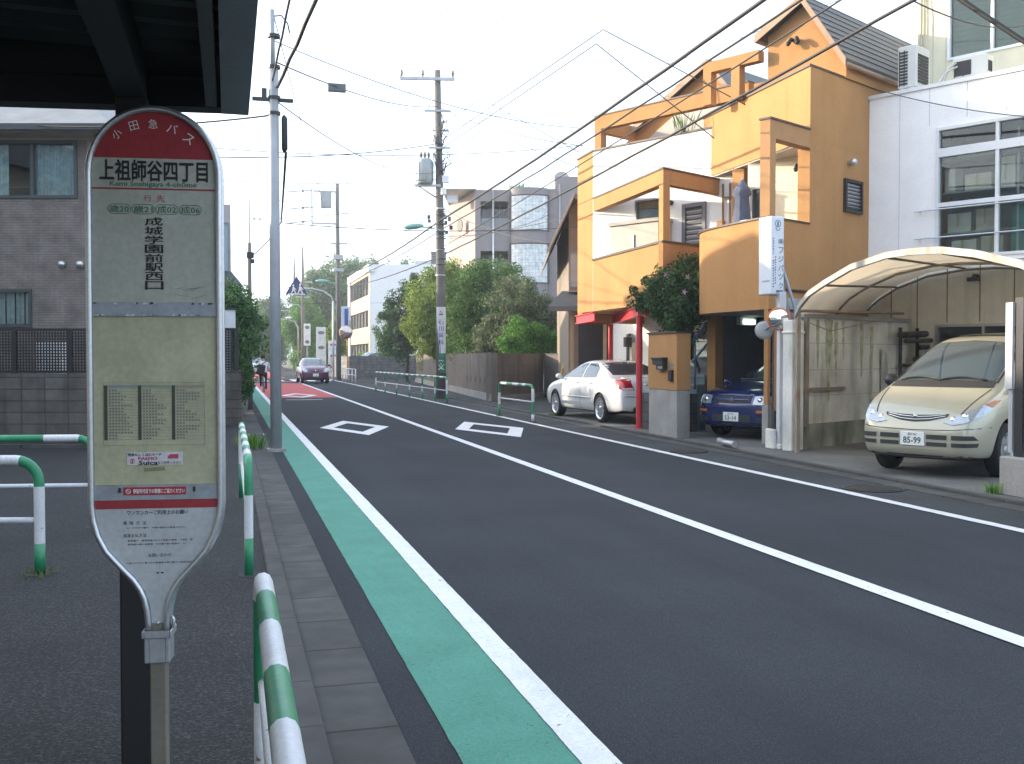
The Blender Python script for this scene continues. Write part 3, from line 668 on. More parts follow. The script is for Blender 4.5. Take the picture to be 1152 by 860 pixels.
mb = MB(); mb.box(-.55,.16,23.95,24.3,2.16,2.62); build('casing', mb, P('meter_white',(0.62,0.66,0.68),.5), t, bevel=.01)
mb = MB(); mb.box(-.45,.05,24.0,24.1,0,2.16); build('stand', mb, steel, t)
mb = MB(); mb.box(-.6,.2,23.92,24.33,2.62,2.66); build('lid', mb, darkmetal, t)
h = thing('far_left_house','pale house with a tall window and dark porch roof behind the hedge','house',(.12,34,0))
mb = MB(); mb.M = FR((.1,34),(-1,0)); mb.wall(0,7,-.2,0,0,6.3,[(.05,.35,4.2,5.85)]); mb.box(0,.2,-8,-.2,0,6.3); mb.box(.2,7,-8,-7.8,0,6.3); mb.box(6.8,7,-7.8,-.2,0,6.3); mb.box(0,7,-8,0,6.3,6.42); build('wall', mb, P('pale_mauve',(0.36,0.34,0.36),.8), h)
mb = MB(); mb.M = FR((.1,34),(-1,0)); mb.frame(.05,.35,4.2,5.85,-.1,.02,.04); wf = build('window', mb, frame_grey, h)
mb = MB(); mb.M = FR((.1,34),(-1,0)); mb.box(.09,.31,-.08,-.06,4.24,5.81); build('pane', mb, P('blue_pane',(.3,.42,.5),.1,var=0), wf)
mb = MB(); mb.add([(.42,33.3,3.85),(-4,33.3,3.85),(-4,34,4.3),(.1,34,4.3),(.42,33.3,3.75),(-4,33.3,3.75),(-4,34,3.9),(.42,38,3.85),(.1,38,4.3),(.42,38,3.75)],[(0,1,2,3),(4,5,1,0),(0,3,8,7),(4,0,7,9),(5,4,9),(5,6,2,1)]); build('porch_roof', mb, gut_m, h)

# unseen neighbouring house left of the parking area, shaped to shade the near road
nb = thing('neighbour_house','unseen two storey house left of the parking area, added to shade the road','house',(-12,6,0))
mb = MB(); mb.box(-17,-9.6,-14,27,0,6.6); build('wall', mb, cream, nb)
mb = MB(); c = [(-17.4,-14.4),(-9.3,-14.4),(-9.3,27.4),(-17.4,27.4)]
mb.add([(x,y,6.6) for x,y in c]+[(-13.2,-11,8.6),(-13.2,24,8.6)],[(0,1,4),(1,2,5,4),(2,3,5),(3,0,4,5),(3,2,1,0)]); build('roof', mb, gut_m, nb)

nb = thing('unseen_shade_house','unseen plain house added behind the left hedge to shade the far road','house',(-7,55,0))  # hidden house added to keep the sun off the far road
mb = MB(); mb.box(-12,-3.2,44,76,0,5.6); build('wall', mb, cream, nb)
mb = MB(); c = [(-12.4,43.6),(-2.8,43.6),(-2.8,76.4),(-12.4,76.4)]
mb.add([(x,y,5.6) for x,y in c]+[(-7.6,48,7.6),(-7.6,72,7.6)],[(0,1,4),(1,2,5,4),(2,3,5),(3,0,4,5),(3,2,1,0)]); build('roof', mb, gut_m, nb)
# ================================================================ ORANGE HOUSE (lot lines at 62 degrees to the road)
E1 = (.883,.469); E2 = (-.469,.883); NE1 = (-.883,-.469); NE2 = (.469,-.883)
def ad(p, d, t): return (p[0]+d[0]*t, p[1]+d[1]*t)
def loc(F, s, n): v = F @ Vector((s,n,0)); return (v.x, v.y)
oh = thing('orange_house','orange stucco house with stepped balconies, curved terrace and open garage','house',(9,20,0.03))
L0 = (8.6,24.74); L1 = (8.6,23.61); K1 = (8.6,19.42); WJ = (10.34,20.34); T0 = (10.23,16.58); B0 = (9.05,15.95); T1 = (10.23,20.9)
# left block
W2 = ad(L1,NE2,4.6)
mb = MB()
mb.prism([L0,L1,ad(L1,E1,.06),ad(W2,E1,.06),ad(W2,E1,7),ad(L0,E1,7)],2.67,6.55)
g0 = ad(L1,E1,2.6); build('block', mb, orange, oh)
mb = MB(); mb.prism([(10.95,28.6),g0,ad(g0,NE2,5),ad(ad(g0,NE2,5),E1,4),(13.5,29.0)],0.03,2.668); build('ground_block', mb, whitew, oh)
FL = FR(L1,NE2)            # x from L1 towards the tower, y outward is on the LEFT of NE2 -> points inwards
FL = Matrix(((.469,-.883,0,L1[0]),(-.883,-.469,0,L1[1]),(0,0,1,0),(0,0,0,1)))   # outward = towards road
def FB(p, d, n): return Matrix(((d[0],n[0],0,p[0]),(d[1],n[1],0,p[1]),(0,0,1,0),(0,0,0,1)))
FL = FB(L1,NE2,NE1)
mb = MB(); mb.M = FL; mb.wall(0.0,4.6,-.06,0,2.67,6.56,[(1.34,2.1,4.72,5.22),(2.72,3.36,3.3,4.98)]); build('white_wall', mb, whitew, oh)
mb = MB(); mb.M = FL; mb.box(-.02,4.6,-.25,.03,6.56,6.60)
mb.M = None; mb.prism([(8.57,24.77),(8.57,23.61),(8.85,23.61),(8.85,24.77)],6.555,6.6); build('coping', mb, coping, oh)
mb = MB(); mb.M = FL; mb.frame(1.34,2.1,4.72,5.22,-.05,.03,.045); wf = build('window', mb, frame_grey, oh)
mb = MB(); mb.M = FL; mb.box(1.385,2.055,-.035,-.03,4.765,5.175); build('pane', mb, clear, wf)
mb = MB(); mb.M = FL
xs = [1.36+.74*i/18 for i in range(19)]
for i in range(18): mb.quad((xs[i],-.052-.006*(i%2),4.74),(xs[i+1],-.052-.006*((i+1)%2),4.74),(xs[i+1],-.052-.006*((i+1)%2),5.2),(xs[i],-.052-.006*(i%2),5.2))
build('curtain', mb, P('net_curtain',(.25,.27,.27),.9,var=.2), wf)
mb = MB(); mb.M = FL; mb.frame(2.72,3.36,3.3,4.98,-.05,.05,.09); mb.box(2.81,3.27,-.05,-.03,3.3,4.89)
dr = build('door', mb, P('door_frame',(.13,.14,.16),.5), oh)
mb = MB(); mb.M = FL
for k in range(13): mb.add([(2.83,.0,3.42+k*.11),(3.25,.0,3.42+k*.11),(3.25,.035,3.47+k*.11),(2.83,.035,3.47+k*.11),(2.83,.0,3.50+k*.11),(3.25,.0,3.50+k*.11)],[(0,1,2,3),(3,2,5,4)])
build('louvre', mb, P('louvre_grey',(.33,.34,.35),.5), dr)
# triangular balcony
mb = MB()
mb.prism([(8.6,23.6),(8.6,19.42),(8.72,19.48),(8.72,23.37)],2.67,3.90)
FK = FB(K1,E1,(.469,-.883))
mb.M = FK; mb.box(.0,1.97,-.12,-.001,2.67,3.90); mb.M = None
mb.prism([(8.73,23.3),(8.73,19.56),(10.25,20.4)],2.69,2.85)
mb.M = FK; mb.box(-.06,.5,-.3,.12,2.40,2.86); mb.M = None
mb.prism([K1,(8.6,19.64),(8.8,19.72),(8.8,19.53)],3.94,5.10)
build('balcony', mb, orange, oh)
mb = MB(); mb.prism([(8.57,23.6),(8.57,19.39),(8.75,19.48),(8.75,23.4)],3.90,3.945); mb.M = FK; mb.box(.16,1.95,-.14,.02,3.90,3.945); mb.box(-.08,.53,-.33,.15,2.86,2.885); build('balcony_coping', mb, coping, oh)
mb = MB(); mb.prism([(8.6,23.58),(8.6,19.42),(8.8,19.53),(8.8,23.2)],5.10,5.40); mb.M = FK; mb.box(.2,1.96,-.2,-.001,5.10,5.40); build('balcony_beam', mb, orange, oh)
mb = MB(); mb.prism([(8.58,23.58),(8.58,19.39),(8.82,19.52),(8.82,23.2)],5.40,5.435); mb.M = FK; mb.box(.23,1.95,-.22,.02,5.40,5.435); build('beam_cap', mb, coping, oh)
# low extension at the far left, under the lower roof
mb = MB(); mb.prism([(8.75,25.15),(8.75,24.75),(11,25.9),(11,26.3)],2.45,3.0); build('side_wing', mb, orange, oh)
# pergola on the white wall
mb = MB(); mb.M = FL
mb.box(.02,.22,-.24,-.04,6.6,7.08); mb.box(.02,4.4,-.24,-.04,7.08,7.40); mb.M = None
FP = FB(ad(L1,NE2,.02),E1,(.469,-.883)); mb.M = FP; mb.box(.245,2.2,-.2,0.0,7.08,7.40); mb.box(2.0,2.2,-.2,0,6.6,7.08); mb.M = FL; mb.box(1.6,4.4,-2.2,-2.0,6.6,6.82)
build('pergola', mb, orange, oh)
mb = MB(); mb.M = FL; mb.box(0,4.4,-.26,-.02,7.40,7.43); build('pergola_cap', mb, coping, oh)
# gables: front wall in the E2 plane, ridge along E1
def gable(name, p, sgn, sp, zp, sl_, zl, sr, zr_, base, depth, wallm, border=None):
    """p origin; d = sgn direction along the wall; peak (sp,zp), left eave (sl_,zl), right eave (sr,zr_)"""
    F = FB(p, sgn, NE1)
    mb = MB(); mb.M = F
    a = sorted([(sl_,zl),(sr,zr_)]); il, ir = a[0], a[1]
    poly = [(il[0],base),(ir[0],base),(ir[0],ir[1]-.02),(sp,zp-.02),(il[0],il[1]-.02)]
    mb.vprism(poly, -depth, 0); build(name+'_wall', mb, wallm, oh)
    mb = MB(); mb.M = F; ov = .18
    for (e_, z_) in (il, ir):
        dx, dz = e_-sp, z_-zp; l = math.hypot(dx,dz); ex, ez = e_+dx/l*ov, z_+dz/l*ov
        mb.add([(sp,.2,zp),(ex,.2,ez),(ex,-depth-.1,ez),(sp,-depth-.1,zp),(sp,.2,zp+.09),(ex,.2,ez+.09),(ex,-depth-.1,ez+.09),(sp,-depth-.1,zp+.09)],[(0,1,2,3),(7,6,5,4),(0,4,5,1),(1,5,6,2),(2,6,7,3),(3,7,4,0)])
    r_ = build(name+'_roof', mb, roofseam, oh)
    mb = MB(); mb.M = F
    for (e_, z_) in (il, ir):
        dx, dz = e_-sp, z_-zp; l = math.hypot(dx,dz); ex, ez = e_+dx/l*(ov+.01), z_+dz/l*(ov+.01)
        mb.add([(sp,.203,zp-.07),(ex,.203,ez-.07),(ex,.225,ez-.07),(sp,.225,zp-.07),(sp,.203,zp+.095),(ex,.203,ez+.095),(ex,.225,ez+.095),(sp,.225,zp+.095)],[(0,3,2,1),(4,5,6,7),(3,7,6,2),(0,1,5,4),(1,2,6,5),(0,4,7,3)])
        mb.tube([(ex,.2,ez-.02),(ex,-depth,ez-.02)],.045,8)
    build('verge_board', mb, P('verge_brown',(.30,.19,.12),.6), r_)
    if border:
        mb = MB(); mb.M = F; mb.vprism([(il[0]+border+.25,base+.02),(ir[0]-border*.6,base+.02),(ir[0]-border*.6,ir[1]-.45),(sp,zp-.1-border*1.5),(il[0]+border+.25,il[1]-.2)], .002, .02); build('gable_panel', mb, greywall, oh)
    return F
roofseam = P('seamed_roof', (0.045,0.05,0.056), 0.45, 0.3, var=0.1, streak=0.15, stain=(.1,.1,.1))
gable('left_gable', ad(L1,E1,1.6), NE2, 2.34, 8.5, 0.0, 7.25, 2.95, 7.75, 6.56, 5.0, orange, .22)
FG = gable('main_gable', ad(T0,E1,1.2), E2, .79, 8.48, 1.66, 8.02, -.05, 7.22, 6.845, 5.0, orange)
# ribs on the main roof slope that faces us
mb = MB(); mb.M = FG
for k in range(9):
    f = k/9; mb.tube([(.79-.95*f,.19,8.575-1.42*f),(.79-.95*f,-5.0,8.575-1.42*f)],.010,4)
build('roof_rib', mb, roofseam, oh)
# tower box
TB = [T0,T1,ad(T1,E1,5.5),ad(T0,E1,5.5)]
mb = MB(); mb.prism(TB,5.52,6.84); build('tower', mb, orange, oh)
mb = MB(); mb.prism([(T0[0]-.03,T0[1]-.03),(T1[0]-.03,T1[1]+.02),ad(T1,E1,5.5),ad((T0[0],T0[1]-.03),E1,5.5)],6.84,6.88); build('tower_coping', mb, coping, oh)
FS = FB(B0,E1,(.469,-.883))      # street side wall, x inward from the street
sT = 1.336
mb = MB(); mb.M = FS; mb.box(sT,7,-.25,-.001,0.03,5.518); mb.box(0.02,sT-.001,-.2,-.001,2.386,3.97); mb.box(.3,sT-.001,-.07,-.01,.6,2.38); mb.M = None
mb.prism([T0,(T0[0],T0[1]+.24),ad((T0[0],T0[1]+.24),E1,.24),ad(T0,E1,.24)],3.98,5.518)
build('side_wall', mb, orange, oh)
mb = MB(); mb.M = FS; mb.box(0.0,sT,-.22,.02,3.97,4.0); mb.box(.2,7,-.01,.03,2.72,2.76); build('side_coping', mb, coping, oh)
# corner frame of the terrace
brown_st = P('brown_stucco', (0.40,0.22,0.10), 0.9, var=.06)
mb = MB(); mb.M = FS; mb.box(0.02,.20,-.2,0,4.0,5.36); mb.box(0.02,sT-.002,-.2,-0.002,5.36,5.68); build('terrace_frame', mb, brown_st, oh)
mb = MB(); mb.M = FS; mb.box(0.0,sT,-.22,.02,5.68,5.715); build('frame_cap', mb, coping, oh)
# recess behind the terrace
Tc = ad(T0,E1,1.1); FC = FB(Tc,E2,NE1)
mb = MB(); mb.M = FC; mb.wall(.02,2.05,-.2,0,2.6,5.52,[(1.55,1.98,3.3,5.0)]); build('cream_wall', mb, cream, oh)
mb = MB(); mb.M = FC; mb.frame(1.55,1.98,3.3,5.0,-.1,.02,.05); wf = build('window', mb, frame_grey, oh)
mb = MB(); mb.M = FC; mb.box(1.55+.05,1.98-.05,-.07,-.06,3.35,4.95); build('pane', mb, winglass, wf)
FPi = FB((10.23,19.55),E1,(.469,-.883))
mb = MB(); mb.M = FPi; mb.box(0,1.0,-.0,.28,2.6,5.518); build('pier', mb, orange, oh)
mb = MB(); mb.prism([ad((10.3,20.6),E1,.6),ad((10.3,20.9),E1,.6),ad((10.3,20.9),E1,3),ad((10.3,19.6),E1,3)],2.6,5.516); build('back_pier', mb, brown_st, oh)
mb = MB(); mb.prism([(T0[0]+.02,T0[1]+.26),(T1[0]+.02,T1[1]-.02),ad(T1,E1,1.6),ad((T0[0],T0[1]+.3),E1,1.6)],5.49,5.517); build('soffit', mb, greywall, oh)
# curved terrace over the garage
ctrl = [(9.05,15.95),(8.93,16.8),(8.86,17.6),(8.88,18.15),(9.02,18.6),(9.3,19.0),(9.75,19.38),(10.4,19.8),(11.2,20.25)]
def smooth_curve(c, n=6):
    out = []
    for i in range(len(c)-1):
        p0 = Vector((*c[max(0,i-1)],0)); p1 = Vector((*c[i],0)); p2 = Vector((*c[i+1],0)); p3 = Vector((*c[min(len(c)-1,i+2)],0))
        for k in range(n):
            t = k/n; out.append(.5*((2*p1)+(-p0+p2)*t+(2*p0-5*p1+4*p2-p3)*t*t+(-p0+3*p1-3*p2+p3)*t**3))
    out.append(Vector((*c[-1],0))); return [(p.x,p.y) for p in out]
CV = smooth_curve(ctrl)
def offset_curve(c, d):
    out = []
    for i,p in enumerate(c):
        a = c[max(0,i-1)]; b = c[min(len(c)-1,i+1)]; dx,dy = b[0]-a[0],b[1]-a[1]; l = math.hypot(dx,dy); out.append((p[0]+dy/l*d, p[1]-dx/l*d))
    return out
def curved_wall(mb, c, d0, d1, z0, z1):
    a = offset_curve(c,d0); b = offset_curve(c,d1); n = len(c)
    vs = [(x,y,z0) for x,y in a]+[(x,y,z1) for x,y in a]+[(x,y,z0) for x,y in b]+[(x,y,z1) for x,y in b]; fs = []
    for i in range(n-1): fs += [(i,n+i,n+i+1,i+1),(2*n+i,2*n+i+1,3*n+i+1,3*n+i),(n+i,3*n+i,3*n+i+1,n+i+1),(i,i+1,2*n+i+1,2*n+i)]
    fs += [(0,2*n,3*n,n),(n-1,2*n-1,4*n-1,3*n-1)]; mb.add(vs,fs)
mb = MB(); mb.smooth = False; curved_wall(mb,CV,0,.15,2.386,3.97); build('terrace_wall', mb, orange, oh)
mb = MB(); curved_wall(mb,CV,-.03,.18,3.97,4.0); build('terrace_coping', mb, coping, oh)
mb = MB(); mb.prism(offset_curve(CV,.15)+[ad((11.2,20.2),E1,3),ad(T0,E1,5)],2.40,2.6); build('terrace_floor', mb, greywall, oh)
# garage
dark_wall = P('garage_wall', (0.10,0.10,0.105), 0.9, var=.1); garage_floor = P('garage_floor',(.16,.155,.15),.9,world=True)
gp = (9.53,19.0)
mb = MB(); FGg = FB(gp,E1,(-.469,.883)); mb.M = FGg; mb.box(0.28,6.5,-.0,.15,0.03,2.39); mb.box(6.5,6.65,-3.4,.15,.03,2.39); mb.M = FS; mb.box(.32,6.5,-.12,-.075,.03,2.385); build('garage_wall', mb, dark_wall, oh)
mb = MB(); mb.M = FGg; mb.box(0,.27,-.05,.15,.72,2.386); build('garage_pier', mb, orange, oh)
mb = MB(); mb.M = FS; mb.box(.02,.10,-.10,-.02,.72,2.384); build('garage_pier', mb, orange, oh)
mb = MB(); mb.M = FGg; mb.box(-.02,.29,-.07,.17,.03,.72); build('pier_foot', mb, concrete, oh)
mb = MB(); mb.M = FS; mb.box(0.0,.12,-.12,0,.03,.72); build('pier_foot', mb, concrete, oh)
gl = thing('garage_lamp','small lit strip lamp on the garage ceiling above the blue car','lamp',(10.45,19.4,2.22))
mb = MB(); mb.M = FB((10.45,19.40),E1,(.469,-.883)); mb.box(-.3,.3,0.0,.10,2.22,2.38); build('housing', mb, frame_white, gl)
mb = MB(); mb.M = FB((10.45,19.40),E1,(.469,-.883)); mb.box(-.2,.2,.101,.135,2.24,2.33); build('tube', mb, P('lamp_glow',(.6,.7,.6),.4,var=0,emit=(.75,1,.8),es=.9), gl)
# lamps on the walls
def wall_lamp(parent, F, s, z, n=2):
    mb = MB(); mb.M = F; mb.cyl((s,0,z),.055,.05,10,'y')
    for k in range(n):
        dx = .1*(k-.5*(n-1))*2
        mb.tube([(s,.05,z),(s+dx*.6,.12,z+.03),(s+dx,.17,z-.05)],[.03,.045,.05],8); mb.ball((s+dx,.17,z-.06),.045,8)
    return build('spot_lamp', mb, blackm, parent)
wall_lamp(oh, FC, .85, 5.25, 1); wall_lamp(oh, FG, 1.0, 7.75, 2); wall_lamp(oh, FL, 2.4, 5.05, 1)
mb = MB(); mb.M = FS; mb.cyl((2.75,.0,5.27),.05,.08,12,'y'); mb.ball((2.75,.1,5.27),.075,12); build('wall_vent', mb, alu, oh)
mb = MB(); mb.M = FS; mb.frame(2.55,3.22,4.32,4.95,0,.06,.06); mb.box(2.61,3.16,.0,.01,4.38,4.89); sv = build('side_vent', mb, blackm, oh)
mb = MB(); mb.M = FS
for k in range(7): mb.add([(2.62,.012,4.40+k*.07),(3.15,.012,4.40+k*.07),(3.15,.05,4.43+k*.07),(2.62,.05,4.43+k*.07),(2.62,.03,4.45+k*.07),(3.15,.03,4.45+k*.07)],[(0,1,2,3),(3,2,5,4)])
build('slat', mb, alu, sv)
# small frame beside the main gable
mb = MB(); mb.M = FB(ad(T0,E1,1.0),E2,NE1); mb.box(1.75,3.1,-.2,0,7.5,7.72); mb.box(2.9,3.1,-.2,0,6.84,7.5); mb.box(2.2,2.4,-.2,0,6.84,7.5); mb.box(1.75,3.1,-1.8,-1.6,7.3,7.55); build('roof_frame', mb, orange, oh)
# drain pipes and meters in the joint between the blocks
mb = MB(); F_ = FB(ad(L1,NE2,3.66),NE2,NE1); mb.M = F_
for s in (.15,.33): mb.tube([(s,.03,3.0),(s,.03,5.3)],.022,6)
mb.box(.05,.2,.0,.12,4.2,4.5); mb.tube([(.15,.05,5.0),(.45,.06,5.0),(.5,.06,4.7)],.02,6); build('pipe', mb, brown_st, oh)

# ---- things on and around the orange house
t = thing('balcony_cabinet','beige steel storage cabinet on the triangular white balcony','cabinet',(9.2,22,2.85))
mb = MB(); mb.M = FL; mb.box(.98,2.42,.04,.50,2.86,4.6); build('body', mb, P('cabinet_beige',(.42,.385,.33),.6), t, bevel=.01)
mb = MB(); mb.M = FL; mb.box(.95,2.45,.02,.54,4.6,4.68); build('top', mb, P('cabinet_top',(.33,.31,.27),.6), t)
mb = MB(); mb.M = FL; mb.box(1.68,1.72,.505,.53,3.9,4.35); build('handle', mb, alu, t)
t = thing('folded_parasol','folded blue grey garden parasol standing on the curved terrace','parasol',(9.55,17.85,2.6))
um = P('parasol_cloth',(.10,.115,.17),.9,var=.12,vs_=8)
mb = MB(); mb.M = Matrix.Translation((9.55,17.85,0)); n = 20; prof = [(3.55,.17),(3.9,.18),(4.3,.15),(4.62,.12),(4.7,.17),(4.78,.15),(4.9,.06),(4.96,.02)]
vsu = []
for z,r_ in prof:
    for k in range(n): a = 2*math.pi*k/n; q = r_*(1+.22*math.cos(a*8/2*1.0*2)*(z<4.72)); vsu.append((q*math.cos(a),q*math.sin(a),z+(.04*math.cos(a*4) if z > 4.65 and z < 4.75 else 0)))
mb.add(vsu,[(i*n+k,i*n+(k+1)%n,(i+1)*n+(k+1)%n,(i+1)*n+k) for i in range(len(prof)-1) for k in range(n)],True); build('canopy', mb, um, t)
mb = MB(); mb.M = Matrix.Translation((9.55,17.85,0)); mb.tube([(0,0,2.66),(0,0,5.0)],.02,8); build('pole', mb, alu, t)
mb = MB(); mb.M = Matrix.Translation((9.55,17.85,0)); mb.lathe([(.01,2.74),(.2,2.73),(.26,2.66),(.26,2.6)],16); build('base', mb, concrete, t)
t = thing('terrace_table','small white table top beside the folded parasol on the curved terrace','table',(9.45,17.0,2.6))
mb = MB(); mb.M = Matrix.Translation((9.4,17.05,0)); mb.lathe([(.01,4.08),(.3,4.06),(.34,4.02),(.33,4.0),(.01,4.0)],20); build('table_top', mb, frame_white, t)
mb = MB(); mb.M = Matrix.Translation((9.4,17.05,0)); mb.tube([(0,0,2.62),(0,0,4.0)],.03,8); mb.lathe([(.01,2.66),(.2,2.64),(.22,2.6)],12); build('leg', mb, frame_white, t)
# red carport frame
t = thing('red_steel_frame','red steel carport frame of posts and beams over the white sedan','carport frame',(8.41,20.2,.03))
def beam(mb, p, q, z0, z1, w_=.12):
    d = Vector((q[0]-p[0],q[1]-p[1],0)); l = d.length; mb.M = FB(p,(d.x/l,d.y/l),(-d.y/l,d.x/l))
    mb.box(0,l,-w_/2,w_/2,z1-.02,z1); mb.box(0,l,-w_/2,w_/2,z0,z0+.02); mb.box(0,l,-.012,.012,z0+.02,z1-.02); mb.M = None
for p in ((8.41,20.2),(9.72,25.3)):
    mb = MB(); mb.cyl((*p,.03),.068,2.38,16); mb.cyl((*p,.03),.13,.02,16); build('post', mb, redsteel, t)
for a,b in (((8.47,20.4),(9.7,25.1)),((8.84,25.35),(9.6,25.32)),((8.55,20.25),(11.5,21.8)),((8.78,25.3),(8.5,23.2))):
    mb = MB(); beam(mb,a,b,2.41,2.63); build('beam', mb, redsteel, t)
# ground-floor wall things behind the sedan
FGf = FB((10.9,25.9),(0.013,1),(-1,0.013))
mb = MB(); mb.M = FGf; mb.box(.62,.72,.052,.12,.1,2.2); mb.box(.9,1.0,.052,.12,.1,2.2); mb.box(.72,.9,.052,.07,.1,2.2); build('louvre_door', mb, frame_grey, oh)
mb = MB(); mb.M = FGf; mb.box(.35,.5,.052,.2,.1,1.95); build('cream_post', mb, cream, oh)
mb = MB(); mb.M = FGf; mb.box(.40,.46,.2,.26,2.12,2.2); mb.box(.34,.52,.2,.38,1.83,2.1); build('porch_lamp', mb, blackm, oh)
# gate pillar with letterbox
t = thing('gate_pillar','orange gate pillar on grey concrete with a black letterbox','gate pillar',(8.02,18.1,.03))
gpl = [(8.02,18.77),(8.02,17.46),(8.36,17.62),(8.36,18.9)]
mb = MB(); mb.prism(gpl,.0,.93); build('concrete_base', mb, concrete, t, bevel=.008)
mb = MB(); mb.prism([(8.008,18.785),(8.008,17.45),(8.37,17.615),(8.37,18.915)],.93,2.0); build('orange_top', mb, orange, t, bevel=.006)
mb = MB(); mb.prism([(7.98,18.81),(7.98,17.42),(8.39,17.6),(8.39,18.94)],2.0,2.035); build('cap', mb, coping, t)
mb = MB(); mb.box(7.90,8.006,17.86,18.34,1.40,1.50); mb.box(7.88,8.006,17.84,18.36,1.50,1.545); mb.box(7.92,8.006,17.86,18.20,1.30,1.398); mb.box(7.95,8.006,17.58,17.72,1.10,1.31); build('letterbox', mb, blackm, t, bevel=.006)
mb = MB(); mb.box(7.915,7.919,17.9,18.1,1.33,1.38); mb.box(7.997,8.006,17.6,17.74,1.34,1.44); build('name_plate', mb, alu, t)
# stair beside the garage
t = thing('entrance_stair','blue grey entrance stair with tiled base between gate pillar and garage','stair',(8.9,18.6,.03))
gridt = BR('grid_tile',(.10,.098,.095),(.085,.083,.08),(.04,.04,.04),.2,.2,.012,.7,.4,'yz',0)
FSt = FB((8.55,17.72),E1,(-.469,.883))
mb = MB(); mb.M = FSt; mb.box(.95,1.25,.9,2.1,.03,.80); build('tiled_base', mb, gridt, t)
mb = MB(); mb2 = MB(); mb.M = mb2.M = FSt
for k in range(9):
    mb.box(1.25+k*.27,4.2,.92,2.1,.80+k*.19-.01 if k else .03,.80+k*.19+.15); mb2.box(1.22+k*.27,1.52+k*.27,.91,2.11,.80+k*.19+.15,.80+k*.19+.19)
build('riser', mb, P('stair_blue',(.11,.165,.20),.6,var=.2,vs_=8), t); build('tread', mb2, P('tread_grey',(.23,.23,.22),.8), t)
mb = MB(); mb.M = FSt
for off in (.0,.42): mb.tube([(1.1,.93,1.45+off),(3.7,.93,3.30+off)],.026,8)
for s in (1.2,2.4,3.5): mb.tube([(s,.93,.75+(s-1)*.7),(s,.93,1.94+(s-1.1)*.712)],.02,8)
build('handrail', mb, P('rail_blue',(.10,.16,.24),.5), t)

# ================================================================ STAINED WALL, SIGN, MIRROR
t = thing('stained_wall','moss stained white block wall between the garage and the arched carport','wall',(8.75,14.9,.03))
FW = FB((8.72,14.72),E1,(.469,-.883))
mb = MB(); mb.M = FW
mb.box(0.36,4.2,-.12,.0,.03,2.2); build('panel', mb, stained, t)
mb = MB(); mb.M = FW
for z in (.9,1.33,1.78): mb.box(.42,4.2,-.002,.003,z,z+.010)
mb.box(2.2,2.212,-.001,.0025,.5,2.2); build('joint', mb, P('joint_dark',(.40,.39,.35),.9), t)
mb = MB(); mb.M = FW; mb.box(.55,1.75,.004,.05,.98,1.04); build('ledge', mb, rust, t)
mb = MB(); mb.M = FW; mb.box(.36,4.2,.001,.035,.03,.44); build('mossy_footing', mb, P('mossy',(.30,.30,.25),.95,var=.4,vs_=2,streak=.9,sscale=(2.5,2.5,1.2),stain=(.045,.055,.03)), t)
random.seed(31); mb = MB(); mb.M = FW
for s0,z1,z0,w_ in ((.9,2.18,1.35,.10),(1.25,2.18,.8,.17),(1.5,2.15,1.1,.10),(1.75,2.17,1.5,.07),(2.4,2.18,1.2,.12),(2.75,2.1,.6,.10)):
    L_,R_ = [],[]
    for k in range(9):
        f = k/8; z = z1+(z0-z1)*f; q = w_*(1-.75*f)*random.uniform(.6,1.15); L_.append((s0-q*random.uniform(.6,1),z)); R_.append((s0+q*random.uniform(.6,1),z))
    for k in range(8): mb.quad((L_[k][0],.0028,L_[k][1]),(R_[k][0],.0028,R_[k][1]),(R_[k+1][0],.0028,R_[k+1][1]),(L_[k+1][0],.0028,L_[k+1][1]))
build('moss_stain', mb, P('moss',(.40,.43,.28),.95,var=.35,vs_=7,streak=.8,sscale=(9,9,1.5),stain=(.52,.52,.44)), t)
mb = MB(); mb.M = FW; mb.box(.36,4.2,-.2,.06,2.2,2.27); build('cap', mb, concrete, t)
mb = MB(); mb.M = FW; mb.box(.0,.35,-.11,.07,.03,2.15); mb.box(-.02,.36,-.125,.085,1.93,1.97); build('pier', mb, stained, t, bevel=.01)
mb = MB(); mb.M = FW; mb.box(.40,.48,.0,.09,.4,2.32); build('rusty_post', mb, rust, t)
mb = MB(); mb.M = FW; mb.add([(3.1,.01,.03),(3.45,.01,.03),(3.2,.05,1.6),(3.05,.05,1.7),(3.1,.04,.03),(3.45,.04,.03),(3.2,.08,1.6),(3.05,.08,1.7)],[(0,1,2,3),(7,6,5,4),(0,4,5,1),(1,5,6,2),(2,6,7,3),(3,7,4,0)]); build('leaning_board', mb, P('pale_board',(.5,.5,.48),.9,var=.2,streak=.5), t)
random.seed(11)
t = thing('stored_pipes','dark heap of stored pipes and timber between the stained wall and the beige wall','pipes',(12.2,16.9,.03))
mb = MB(); mb.M = FW
for k in range(16):
    s = 3.6+random.random()*.8; z = .3+k*.11; n_ = -.0+random.random()*.35
    mb.tube([(s-.25,n_+.1,z),(s+.9,n_+.12,z+random.uniform(-.05,.05))],random.uniform(.03,.07),8)
mb.box(3.7,3.75,.05,.1,.03,2.1); mb.box(4.4,4.45,.05,.1,.03,2.1); mb.box(3.65,4.5,-.05,.4,.25,.3); mb.box(3.65,4.5,-.05,.4,1.1,1.14); build('pipe', mb, P('dark_pipes',(.05,.045,.04),.7,var=.4,vs_=5), t)
mb = MB(); mb.M = FW
